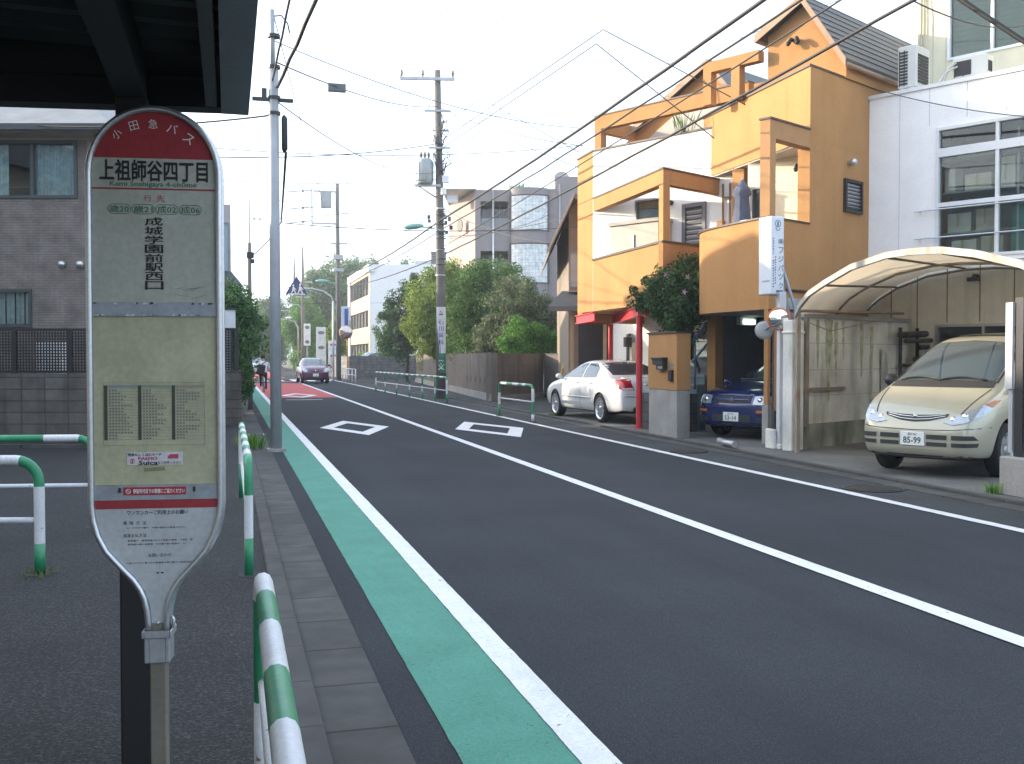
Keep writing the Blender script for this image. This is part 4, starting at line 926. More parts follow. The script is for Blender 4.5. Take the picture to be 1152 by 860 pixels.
for k in range(5): mb.add([(3.4+.1*k,.1+.07*k,.03),(3.5+.1*k,.1+.07*k,.03),(3.9+.09*k,.13+.06*k,1.2+.1*k),(3.82+.09*k,.13+.06*k,1.22+.1*k),(3.4+.1*k,.14+.07*k,.03),(3.5+.1*k,.14+.07*k,.03),(3.9+.09*k,.17+.06*k,1.2+.1*k),(3.82+.09*k,.17+.06*k,1.22+.1*k)],[(0,1,2,3),(7,6,5,4),(0,4,5,1),(1,5,6,2),(2,6,7,3),(3,7,4,0)])
build('timber', mb, bark, t)
# company sign
t = thing('shop_sign','tall white vertical sign with dark lettering on a post before the orange terrace','sign',(8.62,15.2,.03))
mb = MB(); mb.box(8.72,8.84,15.0,15.10,.05,2.62)
build('post', mb, P('post_white',(.55,.57,.6),.6,var=.08,streak=.5,sscale=(9,9,.8),stain=(.35,.22,.1)), t, bevel=.006)
mb = MB(); mb.box(8.64,8.71,15.06,15.32,.03,.36); mb.box(8.705,8.86,14.96,15.2,.03,.12); build('foot', mb, stained, t, bevel=.015)
sb = P('sign_white',(.62,.67,.74),.35,var=.03)
FSb = Matrix.Translation((8.67,15.2,0)) @ Matrix.Rotation(R(10),4,'Z')
mb = MB(); mb.M = FSb; mb.box(-.135,.135,-.16,.16,2.58,3.86); sbx = build('sign_box', mb, sb, t, bevel=.02, seg=2)
mb = MB(); mb.M = FSb; mb.box(.08,.137,-.14,.14,2.57,2.58); mb.box(-.145,-.136,-.12,.06,3.62,3.635); mb.box(-.145,-.136,-.12,.06,2.80,2.815); build('edge_trim', mb, P('trim_pale',(.42,.42,.42),.4), sbx)
tb = P('sign_ink',(.10,.12,.20),.6,var=0)
mb = MB(); mb.M = FSb
def fs(x, z): return Matrix.Translation((x,-.1625,z)) @ TXT
for k,ch in enumerate('㈱フジパック'): mb.text(ch, fs(.065,3.45-k*.145), h=.098, off=.01)
mb.tube([(.0+.055*math.cos(R(a)),-.162,3.74+.055*math.sin(R(a))) for a in range(0,360,24)],.006,4,closed=True); mb.tube([(.0+.04*math.cos(R(a)),-.162,3.67+.045*math.sin(R(a))) for a in range(150,390,24)],.006,4); mb.box(-.015,.015,-.163,-.1605,3.70,3.77)
build('sign_lettering', mb, tb, sbx)
mb = MB(); mb.M = FSb
random.seed(3)
for x,z0,z1 in ((-.09,3.50,3.22),(-.09,3.14,2.68),(-.048,3.2,2.74)):
    z = z0
    while z > z1: mb.box(x-.012,x+.012,-.1635,-.1605,z-random.uniform(.012,.028),z); z -= .042
mb.box(-.03,.11,-.1635,-.1605,2.61,2.65); build('small_lettering', mb, tb, sbx)
mb = MB(); mb.tube([(8.90,15.26,3.35),(8.90,15.22,2.7),(8.92,14.95,2.0)],.035,8); mb.tube([(8.88,15.3,3.2),(9.0,15.05,2.45),(9.02,14.9,1.95)],.026,8); build('brace', mb, P('brace_grey',(.28,.31,.36),.5,.3), t)
t = thing('traffic_mirror','small round convex traffic mirror with orange rim below the vertical sign','traffic mirror',(8.5,14.95,2.2))
FMm = Matrix.Translation((8.66,14.93,2.17)) @ Matrix.Rotation(R(-22),4,'Z') @ Matrix.Rotation(R(90),4,'X')
mb = MB(); mb.M = FMm; mb.lathe([(.17*math.sin(R(a)),.0+.10*(math.cos(R(a))-math.cos(R(90)))) for a in range(90,-1,-10)],24); build('mirror_face', mb, P('mirror',(.85,.87,.88),.03,1.0,var=0,var2=0), t)
mb = MB(); mb.M = FMm; mb.tube([(.175*math.cos(R(a)),.175*math.sin(R(a)),-.005) for a in range(0,360,15)],.016,6,closed=True); mb.lathe([(.175,-.01),(.12,-.06),(.01,-.07)],16); build('rim', mb, P('mirror_orange',(.6,.14,.03),.5), t)
mb = MB(); mb.tube([(8.68,14.98,2.17),(8.72,15.02,2.17),(8.78,15.05,2.17)],.018,6); build('bracket', mb, steel, t)
t = thing('mirror_back','pale round back of a second traffic mirror beside the orange rimmed mirror','traffic mirror',(8.5,15.42,2.03))
FMb = Matrix.Translation((8.66,15.4,2.0)) @ Matrix.Rotation(R(-30),4,'Z') @ Matrix.Rotation(R(90),4,'X')
mb = MB(); mb.M = FMb; mb.lathe([(.01,.03),(.10,.025),(.155,.0),(.15,-.02),(.01,-.03)],20); build('disc', mb, P('disc_grey',(.36,.37,.38),.6), t)
mb = MB(); mb.tube([(8.67,15.38,2.0),(8.72,15.25,2.08),(8.76,15.1,2.1)],.016,6); build('bracket', mb, steel, t)
t = thing('drain_pipe','short grey pipe stub lying at the kerb by the sign foot','pipe',(8.05,15.3,.03))
mb = MB(); mb.tube([(8.02,15.2,.11),(8.05,15.6,.11),(8.1,15.9,.12)],.055,10); build('pipe_body', mb, steel, t)

# ================================================================ ARCHED CARPORT
t = thing('arched_carport','arched beige carport roof with rusty white rim over the minivan','carport',(8.6,14.3,.03))
fr_ = [(8.66,14.36,2.22),(8.64,14.22,2.36),(8.61,13.9,2.53),(8.58,13.43,2.66),(8.53,12.68,2.83),(8.46,11.78,2.91),(8.42,11.2,2.90),(8.38,10.62,2.86),(8.33,9.95,2.75),(8.28,9.18,2.56),(8.25,8.6,2.34)]
rr_ = [(12.16,17.65,2.45),(12.2,17.5,2.62),(12.30,17.35,2.76),(12.45,17.05,2.94),(12.72,16.5,3.14),(13.05,15.9,3.22),(13.3,15.45,3.22),(13.55,15.0,3.18),(13.85,14.4,3.06),(14.2,13.75,2.86),(14.5,13.2,2.6)]
arc_m = SHEET('carport_sheet',(.40,.33,.235),.5)
mb = MB(); n = len(fr_)
mb.add(fr_+rr_, [(i,n+i,n+i+1,i+1) for i in range(n-1)], True); build('roof_sheet', mb, arc_m, t)
rimm = P('rim_white',(.36,.355,.335),.6,var=.08,streak=.75,sscale=(4,4,2.5),stain=(.30,.12,.04))
mb = MB(); N_ = Vector((-.997,.07,0))
def ribbon(mb, pts, N_, w_, h0, h1):
    m = len(pts); vs=[]
    for p in pts:
        p = Vector(p); vs += [p+Vector((0,0,h0)), p+N_*w_+Vector((0,0,h0)), p+N_*w_+Vector((0,0,h1)), p+Vector((0,0,h1))]
    fs=[]
    for i in range(m-1):
        for k in range(4): l=(k+1)%4; fs.append((4*i+k,4*i+l,4*i+4+l,4*i+4+k))
    fs += [(3,2,1,0),(4*m-4,4*m-3,4*m-2,4*m-1)]
    mb.add([tuple(v) for v in vs], fs)
ribbon(mb, fr_, N_, .05, -.05, .035); build('front_rim', mb, rimm, t)
mb = MB()
for f in (.5,.985):
    pts = [tuple(Vector(a).lerp(Vector(b),f)-Vector((0,0,.07))) for a,b in zip(fr_,rr_)]; mb.tube(pts,.022,6)
build('rib', mb, rust, t)
mb = MB()
for i in (3,5,7): mb.tube([tuple(Vector(fr_[i])-Vector((0,0,.045))), tuple(Vector(rr_[i])-Vector((0,0,.045)))],.018,6)
build('purlin', mb, P('purlin_dark',(.13,.10,.07),.7), t)
mb = MB(); mb.box(8.63,8.69,14.31,14.37,.03,2.3); mb.box(8.22,8.28,8.55,8.61,.03,2.4); build('post', mb, rust, t)
mb = MB(); mb.tube([(8.66,14.34,2.28),(12.1,16.4,2.36)],.025,6); mb.tube([(8.7,14.36,2.15),(9.6,14.9,1.98),(11.2,15.9,2.2)],.008,4); build('tie_bar', mb, rust, t)

# ================================================================ WHITE BUILDING WITH BEIGE ANNEX WALL
A0 = (12.18,17.61); FA = FB(A0,NE2,NE1)
wb = thing('white_building','white panelled building with a wide window full of boxes above a beige wall','building',(12.2,17.6,.03))
WH = (1.34,6.0,3.38,5.83)
mb = MB(); mb.M = FA; mb.wall(0,9,-.18,0,3.3,6.60,[WH]); mb.box(0,.18,-7,-.18,3.3,6.6); mb.box(8.82,9,-7,-.18,3.3,6.6); mb.box(.18,8.82,-7,-6.9,3.3,6.6); mb.box(.18,8.82,-6.9,-.18,6.3,6.42); build('wall', mb, whitepanel, wb)
mb = MB(); mb.M = FA; mb.box(-.03,9,-.2,.04,6.60,6.67); build('roof_edge', mb, frame_white, wb)
mb = MB(); mb.M = FA
for s in (.62,1.2): mb.box(s,s+.008,.0005,.004,3.3 if s<1 else 5.9,6.6)
for s in (1.9,2.6,3.3): mb.box(s,s+.008,.0005,.004,5.95,6.6)
build('panel_joint', mb, P('joint_grey',(.45,.47,.5),.7), wb)
AW = (1.34,4.2,1.2,2.16)
mb = MB(); mb.M = FA; mb.wall(0.0,9,-.2,-.03,.9,3.295,[AW]); mb.box(0,.17,-7,-.2,.03,3.295); build('annex_wall', mb, beigepanel, wb)
mb = MB(); mb.M = FA; mb.box(0.0,9,-.2,-.025,.03,.898); build('plinth', mb, P('plinth_brown',(.17,.135,.105),.85), wb)
mb = MB(); mb.M = FA
for s in (.46,.98,1.55,2.15,2.75,3.4): mb.box(s,s+.02,-.03,-.022,(.9 if s<1.3 else 2.2),3.29)
build('annex_joint', mb, P('joint_brown',(.24,.2,.14),.8), wb)
mb = MB(); mb.M = FA; mb.frame(*AW[:2],*AW[2:],-.12,-.01,.05); mb.box(2.2,2.25,-.11,-.02,1.25,2.11); wf = build('annex_window', mb, alu, wb)
mb = MB(); mb.M = FA; mb.box(1.39,4.15,-.09,-.08,1.25,2.11); build('pane', mb, winglass, wf)
mb = MB(); mb.M = FA; mb.cyl((2.1,-.03,3.02),.05,.1,10,'y'); mb.box(2.0,2.2,.07,.17,2.93,3.0); mb.tube([(2.1,.05,3.02),(2.1,.12,2.97)],.05,8); build('flood_lamp', mb, darkmetal, wb)
# big window
mb = MB(); mb.M = FA
a,b,c,d = WH
mb.frame(a,b,c,d,-.1,.03,.055)
for z in (4.35,5.36): mb.box(a+.055,b-.055,-.08,.02,z,z+.08)
mb.box(a+.055,b-.055,-.08,.024,5.28,5.358)
for s in (2.42,3.5,4.6):
    mb.box(s,s+.06,-.075,.015,c+.055,4.35); mb.box(s,s+.06,-.075,.015,4.43,5.28); mb.box(s,s+.06,-.075,.015,5.44,d-.055)
wf = build('window', mb, frame_white, wb)
mb = MB(); mb.M = FA; mb.box(a+.05,b-.05,-.05,-.045,c+.05,d-.05); build('pane', mb, clear, wf)
mb = MB(); mb.M = FA
for z in (3.78,4.30): mb.tube([(.98,.12,z),(6.2,.12,z)],.016,6)
for s in (1.05,3.6,6.0):
    for z in (3.78,4.30): mb.tube([(s,0,z),(s,.12,z)],.012,6)
build('guard_bar', mb, alu, wb)
mb = MB(); mb.M = FA; mb.box(1.2,6.2,-1.9,-1.85,3.3,6.2); mb.box(1.15,1.2,-1.9,-.19,3.3,6.2); mb.box(6.2,6.25,-1.9,-.19,3.3,6.2); mb.box(1.2,6.2,-1.85,-.19,3.3,3.33); build('room', mb, P('room_wall',(.40,.41,.41),.9), wb)
t = thing('steel_shelf','grey steel shelving with cardboard boxes behind the big white framed window','shelf',(13,16,3.33))
mb = MB(); mb.M = FA
for z in (3.33,3.86,4.62,5.22): mb.box(1.3,2.75,-.75,-.25,z,z+.03)
for s in (1.3,2.7):
    for y in (-.75,-.29): mb.box(s,s+.04,y,y+.04,3.33,5.75)
build('frame', mb, P('shelf_grey',(.3,.33,.34),.5), t)
cb = P('cardboard',(.52,.45,.35),.85,var=.15,vs_=3); cb2 = P('pale_cardboard',(.62,.58,.50),.85,var=.1)
BX = [(1.42,.3,3.89,.44,.36,'tall pale cardboard box at the left end of the middle shelf behind the window'),(1.95,.3,3.89,.38,.40,'pale cardboard box right of centre on the middle shelf behind the window'),(1.5,.3,3.36,.46,.38,'cardboard box at the left end of the lowest shelf behind the window'),(2.05,.32,3.36,.4,.42,'cardboard box at the right end of the lowest shelf behind the window'),
      (1.36,.3,4.65,.2,.46,'narrow cardboard box against the window frame on the upper shelf'),(1.75,.28,4.65,.48,.30,'wide tan cardboard box in the middle of the upper shelf behind the window'),(2.34,.3,4.65,.3,.42,'lower of two stacked boxes at the right end of the upper shelf'),(2.36,.3,5.07,.28,.12,'flat upper box on the stacked pair at the right end of the upper shelf'),(1.62,.3,5.25,.8,.18,'long flat cardboard box on the top shelf behind the window')]
for k,(s,n_,z,w_,h_,lb) in enumerate(BX):
    mb = MB(); mb.M = FA; mb.box(s,s+w_,-.29-.38,-.29-.0-random.random()*.04,z+.002,z+h_); bx = build('cardboard_box', mb, cb if k%2 else cb2, None, .006, lb, 'box', 'cardboard boxes behind the window')
    mb = MB(); mb.M = FA; mb.box(s+w_*.42,s+w_*.52,-.285-.0,-.285+.002,z+h_*.3,z+h_-.002); build('tape', mb, P('tape',(.42,.34,.2),.5,var=0), bx)
mb = MB(); mb.M = FA; mb.box(2.62,3.35,-.3,-.26,3.36,4.33); obj('green_board', mb, P('board_green',(.05,.20,.17),.7,var=.15,streak=.2,stain=(.3,.25,.1)), 'green panel leaning inside the lower right window of the white building', 'board')
mb = MB(); mb.M = FA; mb.box(2.95,3.5,-.7,-.3,4.36,4.56); obj('cardboard_box', mb, cb2, 'flat cardboard box on the sill level in the dark right window bay', 'box', 'cardboard boxes behind the window')
# set-back upper storey
up = thing('cream_upper_storey','cream clad building rising behind the white building with a green blind window','building',(14,18.6,6.3))
FU = FB(ad(A0,E1,2.0),NE2,NE1)
mb = MB(); mb.M = FU; mb.wall(.02,9,-.2,0,6.42,11.5,[(.66,2.35,7.62,8.98)]); mb.box(.02,.2,-6,-.2,6.42,11.5); mb.box(.2,8.8,-6,-5.8,6.42,11.5); build('wall', mb, creambld, up)
mb = MB(); mb.M = FU; mb.frame(.66,2.35,7.62,8.98,-.1,.03,.05); mb.box(1.52,1.57,-.08,.02,7.67,8.93); wf = build('window', mb, frame_white, up)
mb = MB(); mb.M = FU; mb.box(.71,2.3,-.06,-.055,7.67,8.93); build('pane', mb, clear, wf)
mb = MB(); mb.M = FU
mb.box(.68,2.33,-.115,-.11,7.63,8.96)
for k in range(12): mb.box(.68,2.33,-.109,-.10,7.66+k*.108,7.68+k*.108)
build('blind', mb, P('blind_green',(.13,.19,.11),.7), wf)
mb = MB(); mb.M = FU
for s in (.35,.62,1.0): mb.box(s,s+.012,.0,.005,6.5,7.55 if s>.65 else 11.5)
mb.tube([(.12,.05,11.4),(.12,.05,7.0),(.2,.08,6.6)],.03,8); mb.tube([(.2,.05,9.2),(.25,.06,8.6),(.24,.06,7.2)],.012,6); build('pipe', mb, P('cream_pipe',(.5,.47,.36),.6), up)
acw = P('ac_white',(.62,.62,.58),.5,var=.04)
def ac_unit(F, s, n_, z, w_, d_, h_, label):
    t = thing('air_conditioner', label, 'air conditioner', (*loc(F,s+w_/2,n_),z), 'outdoor units on the flat roof')
    mb = MB(); mb.M = F; mb.box(s,s+w_,n_,n_+d_,z+.06,z+h_); mb.box(s+.05,s+.12,n_,n_+d_,z,z+.06); mb.box(s+w_-.12,s+w_-.05,n_,n_+d_,z,z+.06); build('casing', mb, acw, t, bevel=.012)
    mb = MB(); mb.M = F
    for k in range(11): mb.box(s+.03,s+w_*.55,n_+d_+.002,n_+d_+.012,z+.12+k*(h_-.2)/11,z+.12+k*(h_-.2)/11+.035)
    for k in range(2): mb.box(s+.03+k*w_*.26,s+.05+k*w_*.26,n_+d_+.012,n_+d_+.016,z+.1,z+h_-.08)
    build('grille', mb, darkmetal, t); mb = MB(); mb.M = F
    for k in range(9): mb.box(s+w_+.002,s+w_+.012,n_+.08,n_+d_-.08,z+.15+k*(h_-.3)/9,z+.15+k*(h_-.3)/9+.05)
    build('side_vent', mb, darkmetal, t)
ac_unit(FA,.5,-.75,6.68,.36,.6,.86,'tall white outdoor unit at the left corner of the white building roof')
ac_unit(FA,1.5,-.62,6.68,.62,.32,.46,'low white outdoor unit beneath the green blind window on the white building roof')
mb = MB(); mb.M = FA; mb.tube([(1.3,-.3,6.72),(1.45,-.28,7.0),(1.58,-.28,7.05)],.02,6); mb.tube([(1.2,-.3,6.7),(1.4,-.27,6.92),(1.6,-.28,6.98)],.02,6); obj('coolant_pipe', mb, acw, 'white insulated coolant pipes curving beside the low roof unit', 'pipe')
# gate post at the right edge
t = thing('gate_post','dark gate post with white panel and slatted gate at the right picture edge','gate post',(8.35,9.3,.03))
mb = MB(); mb.box(8.2,8.6,6.5,9.43,.03,.46); build('plinth', mb, concrete, t, bevel=.015)
mb = MB(); mb.box(8.3,8.42,9.2,9.32,.46,2.2); build('post', mb, darkmetal, t)
mb = MB(); mb.box(8.27,8.298,9.325,9.43,1.2,2.15); mb.box(8.31,8.35,9.36,9.42,.5,1.2); build('panel', mb, P('panel_white',(.45,.47,.5),.6,streak=.5,sscale=(6,6,1),stain=(.2,.2,.19)), t)
mb = MB()
for k in range(17): mb.box(8.33,8.37,6.6,9.19,.55+k*.075,.6+k*.075)
build('slat_gate', mb, blackm, t)

t = thing('tv_antenna','thin rooftop television aerial beside the small orange roof frame','antenna',(12.2,19.6,6.9))
mb = MB(); mb.tube([(12.0,20.0,6.88),(12.0,20.0,8.95)],.02,6); build('mast', mb, darkmetal, t)
mb = MB(); mb.M = FB((12.0,20.0),E2,NE1); mb.tube([(-.2,0,8.85),(1.1,0,8.95)],.012,5)
for k in range(7): mb.tube([(-.15+k*.19,-.18,8.86+k*.014),(-.15+k*.19,.18,8.86+k*.014)],.006,4)
build('aerial', mb, darkmetal, t)
# ================================================================ CARS
def car_body(stations, wheels, R_arch, paint):
    st_ = sorted(stations); n = len(st_); vs = []; K = 10
    for (x,w_,zb,zbelt,ztop,wt) in st_:
        sec = [(0,zb),(w_*.8,zb),(w_*.955,zb+.05),(w_,zb+(zbelt-zb)*.45),(w_*.995,zb+(zbelt-zb)*.78),(w_*.955,zbelt),((w_*.955+wt)*.5+.015,(zbelt+ztop-.035)*.5+.01),(wt,ztop-.035),(wt*.62,ztop-.008),(0,ztop)]
        vs += [(x,y,z) for y,z in sec] + [(x,-y,z) for y,z in sec[1:-1][::-1]]
    m = 2*K-2; fs = []
    for i in range(n-1):
        for k in range(m): l = (k+1)%m; fs.append((i*m+k,(i+1)*m+k,(i+1)*m+l,i*m+l))
    def cap(i, rev):
        out = []
        for k in range(K-1):
            a,b = i*m+k, i*m+k+1; c,d = i*m+(m-k-1)%m, i*m+(m-k)%m
            f = [a,b,c,d]; f = list(dict.fromkeys(f)); out.append(tuple(f[::-1]) if rev else tuple(f))
        return out
    fs += cap(0,False)+cap(n-1,True)
    me = bpy.data.meshes.new('tmp_body'); me.from_pydata(vs,[],fs); me.update()
    bm = bmesh.new(); bm.from_mesh(me); bmesh.ops.recalc_face_normals(bm, faces=bm.faces[:]); bm.to_mesh(me); bm.free()
    o = bpy.data.objects.new('tmp_body', me); col.objects.link(o)
    s = o.modifiers.new('s','SUBSURF'); s.levels = s.render_levels = 2
    tmp = []
    for (x,yi,z) in wheels:
        for sg_ in (-1,1):
            mb = MB(); y0 = sg_*yi; mb.cyl((x,min(y0,sg_*1.3),z),R_arch,1.3-yi,40,'y'); me2 = bpy.data.meshes.new('tmp_cut'); me2.from_pydata(mb.v,[],mb.f); me2.update()
            bm = bmesh.new(); bm.from_mesh(me2); bmesh.ops.remove_doubles(bm, verts=bm.verts[:], dist=1e-5); bmesh.ops.recalc_face_normals(bm, faces=bm.faces[:]); bm.to_mesh(me2); bm.free()
            c = bpy.data.objects.new('tmp_cut', me2); col.objects.link(c); tmp.append(c)
            b = o.modifiers.new('b','BOOLEAN'); b.operation = 'DIFFERENCE'; b.object = c; b.solver = 'EXACT'
    dg = bpy.context.evaluated_depsgraph_get(); dg.update()
    res = bpy.data.meshes.new_from_object(o.evaluated_get(dg))
    bpy.data.objects.remove(o)
    for c in tmp: bpy.data.objects.remove(c)
    res.materials.clear(); res.materials.append(paint); res.materials.append(blackm)
    for p in res.polygons:
        p.use_smooth = True; c = p.center; p.material_index = 0
        if p.normal.z < -.8 and c.z < .4: p.material_index = 1
        for (x,yi,z) in wheels:
            d = math.hypot(c.x-x,c.z-z)
            if d < R_arch+.004 and abs(c.y) >= yi-.01:
                rad = ((c.x-x)*p.normal.x+(c.z-z)*p.normal.z)/max(d,1e-6)
                if rad < -.6 or abs(abs(c.y)-yi) < .004: p.material_index = 1; p.use_smooth = False
    res.set_sharp_from_angle(angle=R(38))
    bvh = BVHTree.FromPolygons([v.co.copy() for v in res.vertices],[tuple(p.vertices) for p in res.polygons])
    return res, bvh
class Car:
    def __init__(s, name, label, stations, axles, track, r, paint, R_arch=None, group=None):
        s.root = thing(name, label, 'car', (0,0,0), group, world=False)
        wl = [(x,track-.26,r) for x in axles]
        me, s.bvh = car_body(stations, wl, R_arch or r+.045, paint)
        s.body = bpy.data.objects.new('body', me); col.objects.link(s.body); s.body.parent = s.root
    def decal(s, name, pts, d, m, off=.004, grid=.06, parent=None, label=None, mirror=False):
        mb = MB(); off = off+.007; grid = min(grid,.045)
        for mi in ((1,-1) if mirror else (1,)):
            P3 = [Vector((p[0],p[1]*mi,p[2])) for p in pts]; D = Vector((d[0],d[1]*mi,d[2])).normalized()
            A = D.cross(Vector((0,0,1))) if abs(D.z) < .9 else Vector((0,1,0)); A.normalize(); B = A.cross(D)
            pl = [Vector((p.dot(A),p.dot(B))) for p in P3]
            bd = []
            for a,b in zip(pl, pl[1:]+pl[:1]):
                k = max(1,int((b-a).length/grid+.5)); bd += [a.lerp(b,i/k) for i in range(k)]
            ar = sum(bd[i].x*bd[(i+1)%len(bd)].y-bd[(i+1)%len(bd)].x*bd[i].y for i in range(len(bd)))
            if ar < 0: bd = bd[::-1]
            x0,x1 = min(p.x for p in bd),max(p.x for p in bd); y0,y1 = min(p.y for p in bd),max(p.y for p in bd)
            def inside(q):
                c = False
                for a,b in zip(bd, bd[1:]+bd[:1]):
                    if (a.y>q.y)!=(b.y>q.y) and q.x < (b.x-a.x)*(q.y-a.y)/(b.y-a.y)+a.x: c = not c
                return c
            def far(q): return all((q-b).length > grid*.35 for b in bd)
            inner = [Vector((x0+grid*(i+.5),y0+grid*(j+.5))) for i in range(int((x1-x0)/grid)+1) for j in range(int((y1-y0)/grid)+1)]
            inner = [q for q in inner if inside(q) and far(q)]
            nb = len(bd); res = delaunay_2d_cdt(bd+inner, [], [list(range(nb))], 1, 1e-5)
            V2, F2 = res[0], res[2]; out = []; hits = []
            for q in V2:
                o_ = A*q.x+B*q.y-D*12
                h,nrm,_,_ = s.bvh.ray_cast(o_, D); hits.append((h,nrm))
            good = [i for i,h in enumerate(hits) if h[0] is not None]
            for i,q in enumerate(V2):
                h,nrm = hits[i]
                if h is None:
                    j = min(good, key=lambda g_: (V2[g_]-q).length) if good else None
                    h0 = hits[j][0] if good else Vector((0,0,0)); h = A*q.x+B*q.y+D*h0.dot(D)
                out.append(tuple(h-D*off))
            ff = []
            for f in F2:
                a,b,c = [Vector(out[i]) for i in f[:3]]
                ff.append(tuple(f[::-1]) if (b-a).cross(c-a).dot(D) > 0 else tuple(f))
            mb.add(out, ff, True)
        return build(name, mb, m, parent or s.root, label=label)
    def hit(s, p, d):
        d = Vector(d); h,_,_,_ = s.bvh.ray_cast(Vector(p)-d*10, d); return h
    def strip(s, name, pts, d, w_, m, off=.005, parent=None):
        """thin strip following a polyline on the body"""
        D = Vector(d).normalized(); mb = MB(); P3 = []
        for a,b in zip(pts, pts[1:]):
            for i in range(6): P3.append(Vector(a).lerp(Vector(b), i/6))
        P3.append(Vector(pts[-1])); out = []
        for p in P3:
            h,_,_,_ = s.bvh.ray_cast(p-D*(12+p.dot(D)), D)
            if h is not None: out.append(h-D*(off-.004))
        if len(out) > 1: mb.tube(out, w_, 5)
        return build(name, mb, m, parent or s.root)
    def wheels(s, axles, track, r, wd, rimm, spokes=5, rr=.68, steel_hub=False):
        for x in axles:
            for sg_ in (1,-1):
                M = Matrix.Translation((x, sg_*(track-wd/2), r)) @ (Matrix.Rotation(R(-90*sg_),4,'X'))
                mb = MB(); mb.M = M; h = wd/2
                mb.lathe([(r*rr*.98,-h*.9),(r*.9,-h),(r*.985,-h*.75),(r,-h*.4),(r,h*.4),(r*.985,h*.75),(r*.9,h),(r*rr,h*.92),(r*rr*.95,h*.4)], 30)
                ty = build('wheel', mb, rubber, s.root)
                mb = MB(); mb.M = M; mb.k = 0
                mb.lathe([(r*rr*1.0,h*.93),(r*rr*.93,h*.9),(r*rr*.88,h*.45)],30); mb.lathe([(r*.17,h*.72),(r*.12,h*.85),(.001,h*.86)],16)
                for k in range(spokes):
                    a = 2*math.pi*k/spokes; c_,s_ = math.cos(a),math.sin(a); wv = r*.085
                    if steel_hub: wv = r*.16
                    pts = [(r*.1,-wv*1.3),(r*.1,wv*1.3),(r*rr*.95,wv),(r*rr*.95,-wv)]
                    mb.add([(x_*c_-y_*s_,x_*s_+y_*c_,h*.70) for x_,y_ in pts]+[(x_*c_-y_*s_,x_*s_+y_*c_,h*.40) for x_,y_ in pts],[(0,3,2,1),(4,5,6,7),(0,1,5,4),(1,2,6,5),(2,3,7,6),(3,0,4,7)])
                mb.k = 1; mb.lathe([(r*rr*.9,h*.3),(.001,h*.28)],24)
                build('rim', mb, [rimm, darkmetal], ty)
    def plate(s, x, z, d, rows, tilt=0, y=0):
        """number plate facing along x (d = +1 front, -1 rear)"""
        h = s.hit((0,y,z),(-d,0,0)); px = h.x+d*.012
        M = Matrix.Translation((px,y,z)) @ Matrix.Rotation(R(90 if d>0 else -90),4,'Z') @ Matrix.Rotation(R(tilt),4,'X')
        mb = MB(); mb.M = M; mb.box(-.165,.165,-.006,.012,-.0825,.0825); pl = build('number_plate', mb, plate_m, s.root, bevel=.004)
        mb = MB(); mb.M = M
        for body,cx,cz,h_ in rows: mb.text(body, Matrix.Translation((cx,-.0075,cz)) @ TXT, h=h_, off=.02)
        build('plate_lettering', mb, P('plate_ink',(.03,.07,.05),.6,var=0), pl)
carglass = P('car_glass',(0.03,0.045,0.06),0.03,var=0,var2=0,spec=0.9); lampg = P('headlamp',(.36,.40,.44),.08,.35,var=.1,vs_=25,spec=.8,coat=1); chrome = P('chrome',(.8,.8,.82),.12,1.0,var=0,var2=0); amber = P('amber_lens',(.55,.16,.02),.2,var=0); redlens = P('red_lens',(.33,.012,.02),.12,var=.05,coat=1); seam = P('seam_dark',(.03,.03,.03),.7,var=0)
alloy = P('alloy_rim',(.62,.63,.65),.3,.7,var=.04)
# ---- minivan
van_paint = P('champagne_paint',(.43,.41,.315),.3,.25,var=.02,var2=0,coat=.8)
VS = [(2.40,.56,.36,.50,.55,.42),(2.36,.70,.27,.62,.68,.52),(2.24,.80,.22,.76,.82,.60),(2.0,.865,.20,.90,.955,.66),(1.72,.89,.20,.98,1.06,.70),(1.5,.895,.20,1.02,1.14,.71),(1.0,.895,.20,1.05,1.43,.665),(.5,.895,.20,1.06,1.655,.63),(.15,.895,.20,1.07,1.735,.62),(-.6,.895,.20,1.08,1.775,.62),(-1.5,.895,.20,1.08,1.765,.61),(-2.1,.89,.22,1.07,1.70,.60),(-2.32,.87,.26,1.05,1.5,.62),(-2.39,.83,.3,.95,1.15,.65)]
v = Car('parked_minivan','champagne coloured minivan parked under the arched carport roof',VS,(1.47,-1.43),.895,.325,van_paint,.385)
v.wheels((1.47,-1.43),.885,.325,.21,P('wheel_cover',(.36,.37,.37),.4,.5),6,.66,True)
FD=(-1,0,0)
vglass = P('van_glass',(.05,.08,.105),.03,var=0,var2=0,spec=.9)
v.decal('windscreen',[(0,-.70,1.155),(0,0,1.175),(0,.70,1.155),(0,.665,1.40),(0,.575,1.63),(0,0,1.665),(0,-.575,1.63),(0,-.665,1.40)],FD,vglass,.004,.07)
for sg_ in (1,-1): v.strip('pillar_trim',[(0,.725*sg_,1.13),(0,.69*sg_,1.40),(0,.60*sg_,1.625)],FD,.016,seam,.012)
v.decal('cowl_panel',[(0,-.73,1.075),(0,0,1.075),(0,.73,1.075),(0,.71,1.15),(0,0,1.17),(0,-.71,1.15)],FD,seam,.006,.07)
v.decal('bonnet_seam',[(0,-.56,.70),(0,-.545,.70),(0,-.715,1.06),(0,-.73,1.06)],FD,seam,.002,.05)
v.decal('bonnet_seam',[(0,.56,.70),(0,.545,.70),(0,.715,1.06),(0,.73,1.06)],FD,seam,.002,.05)
hl = [(0,.36,.66),(0,.55,.645),(0,.72,.70),(0,.86,.84),(0,.875,.93),(0,.72,.86),(0,.52,.755)]
DH=(-.86,-.5,0)
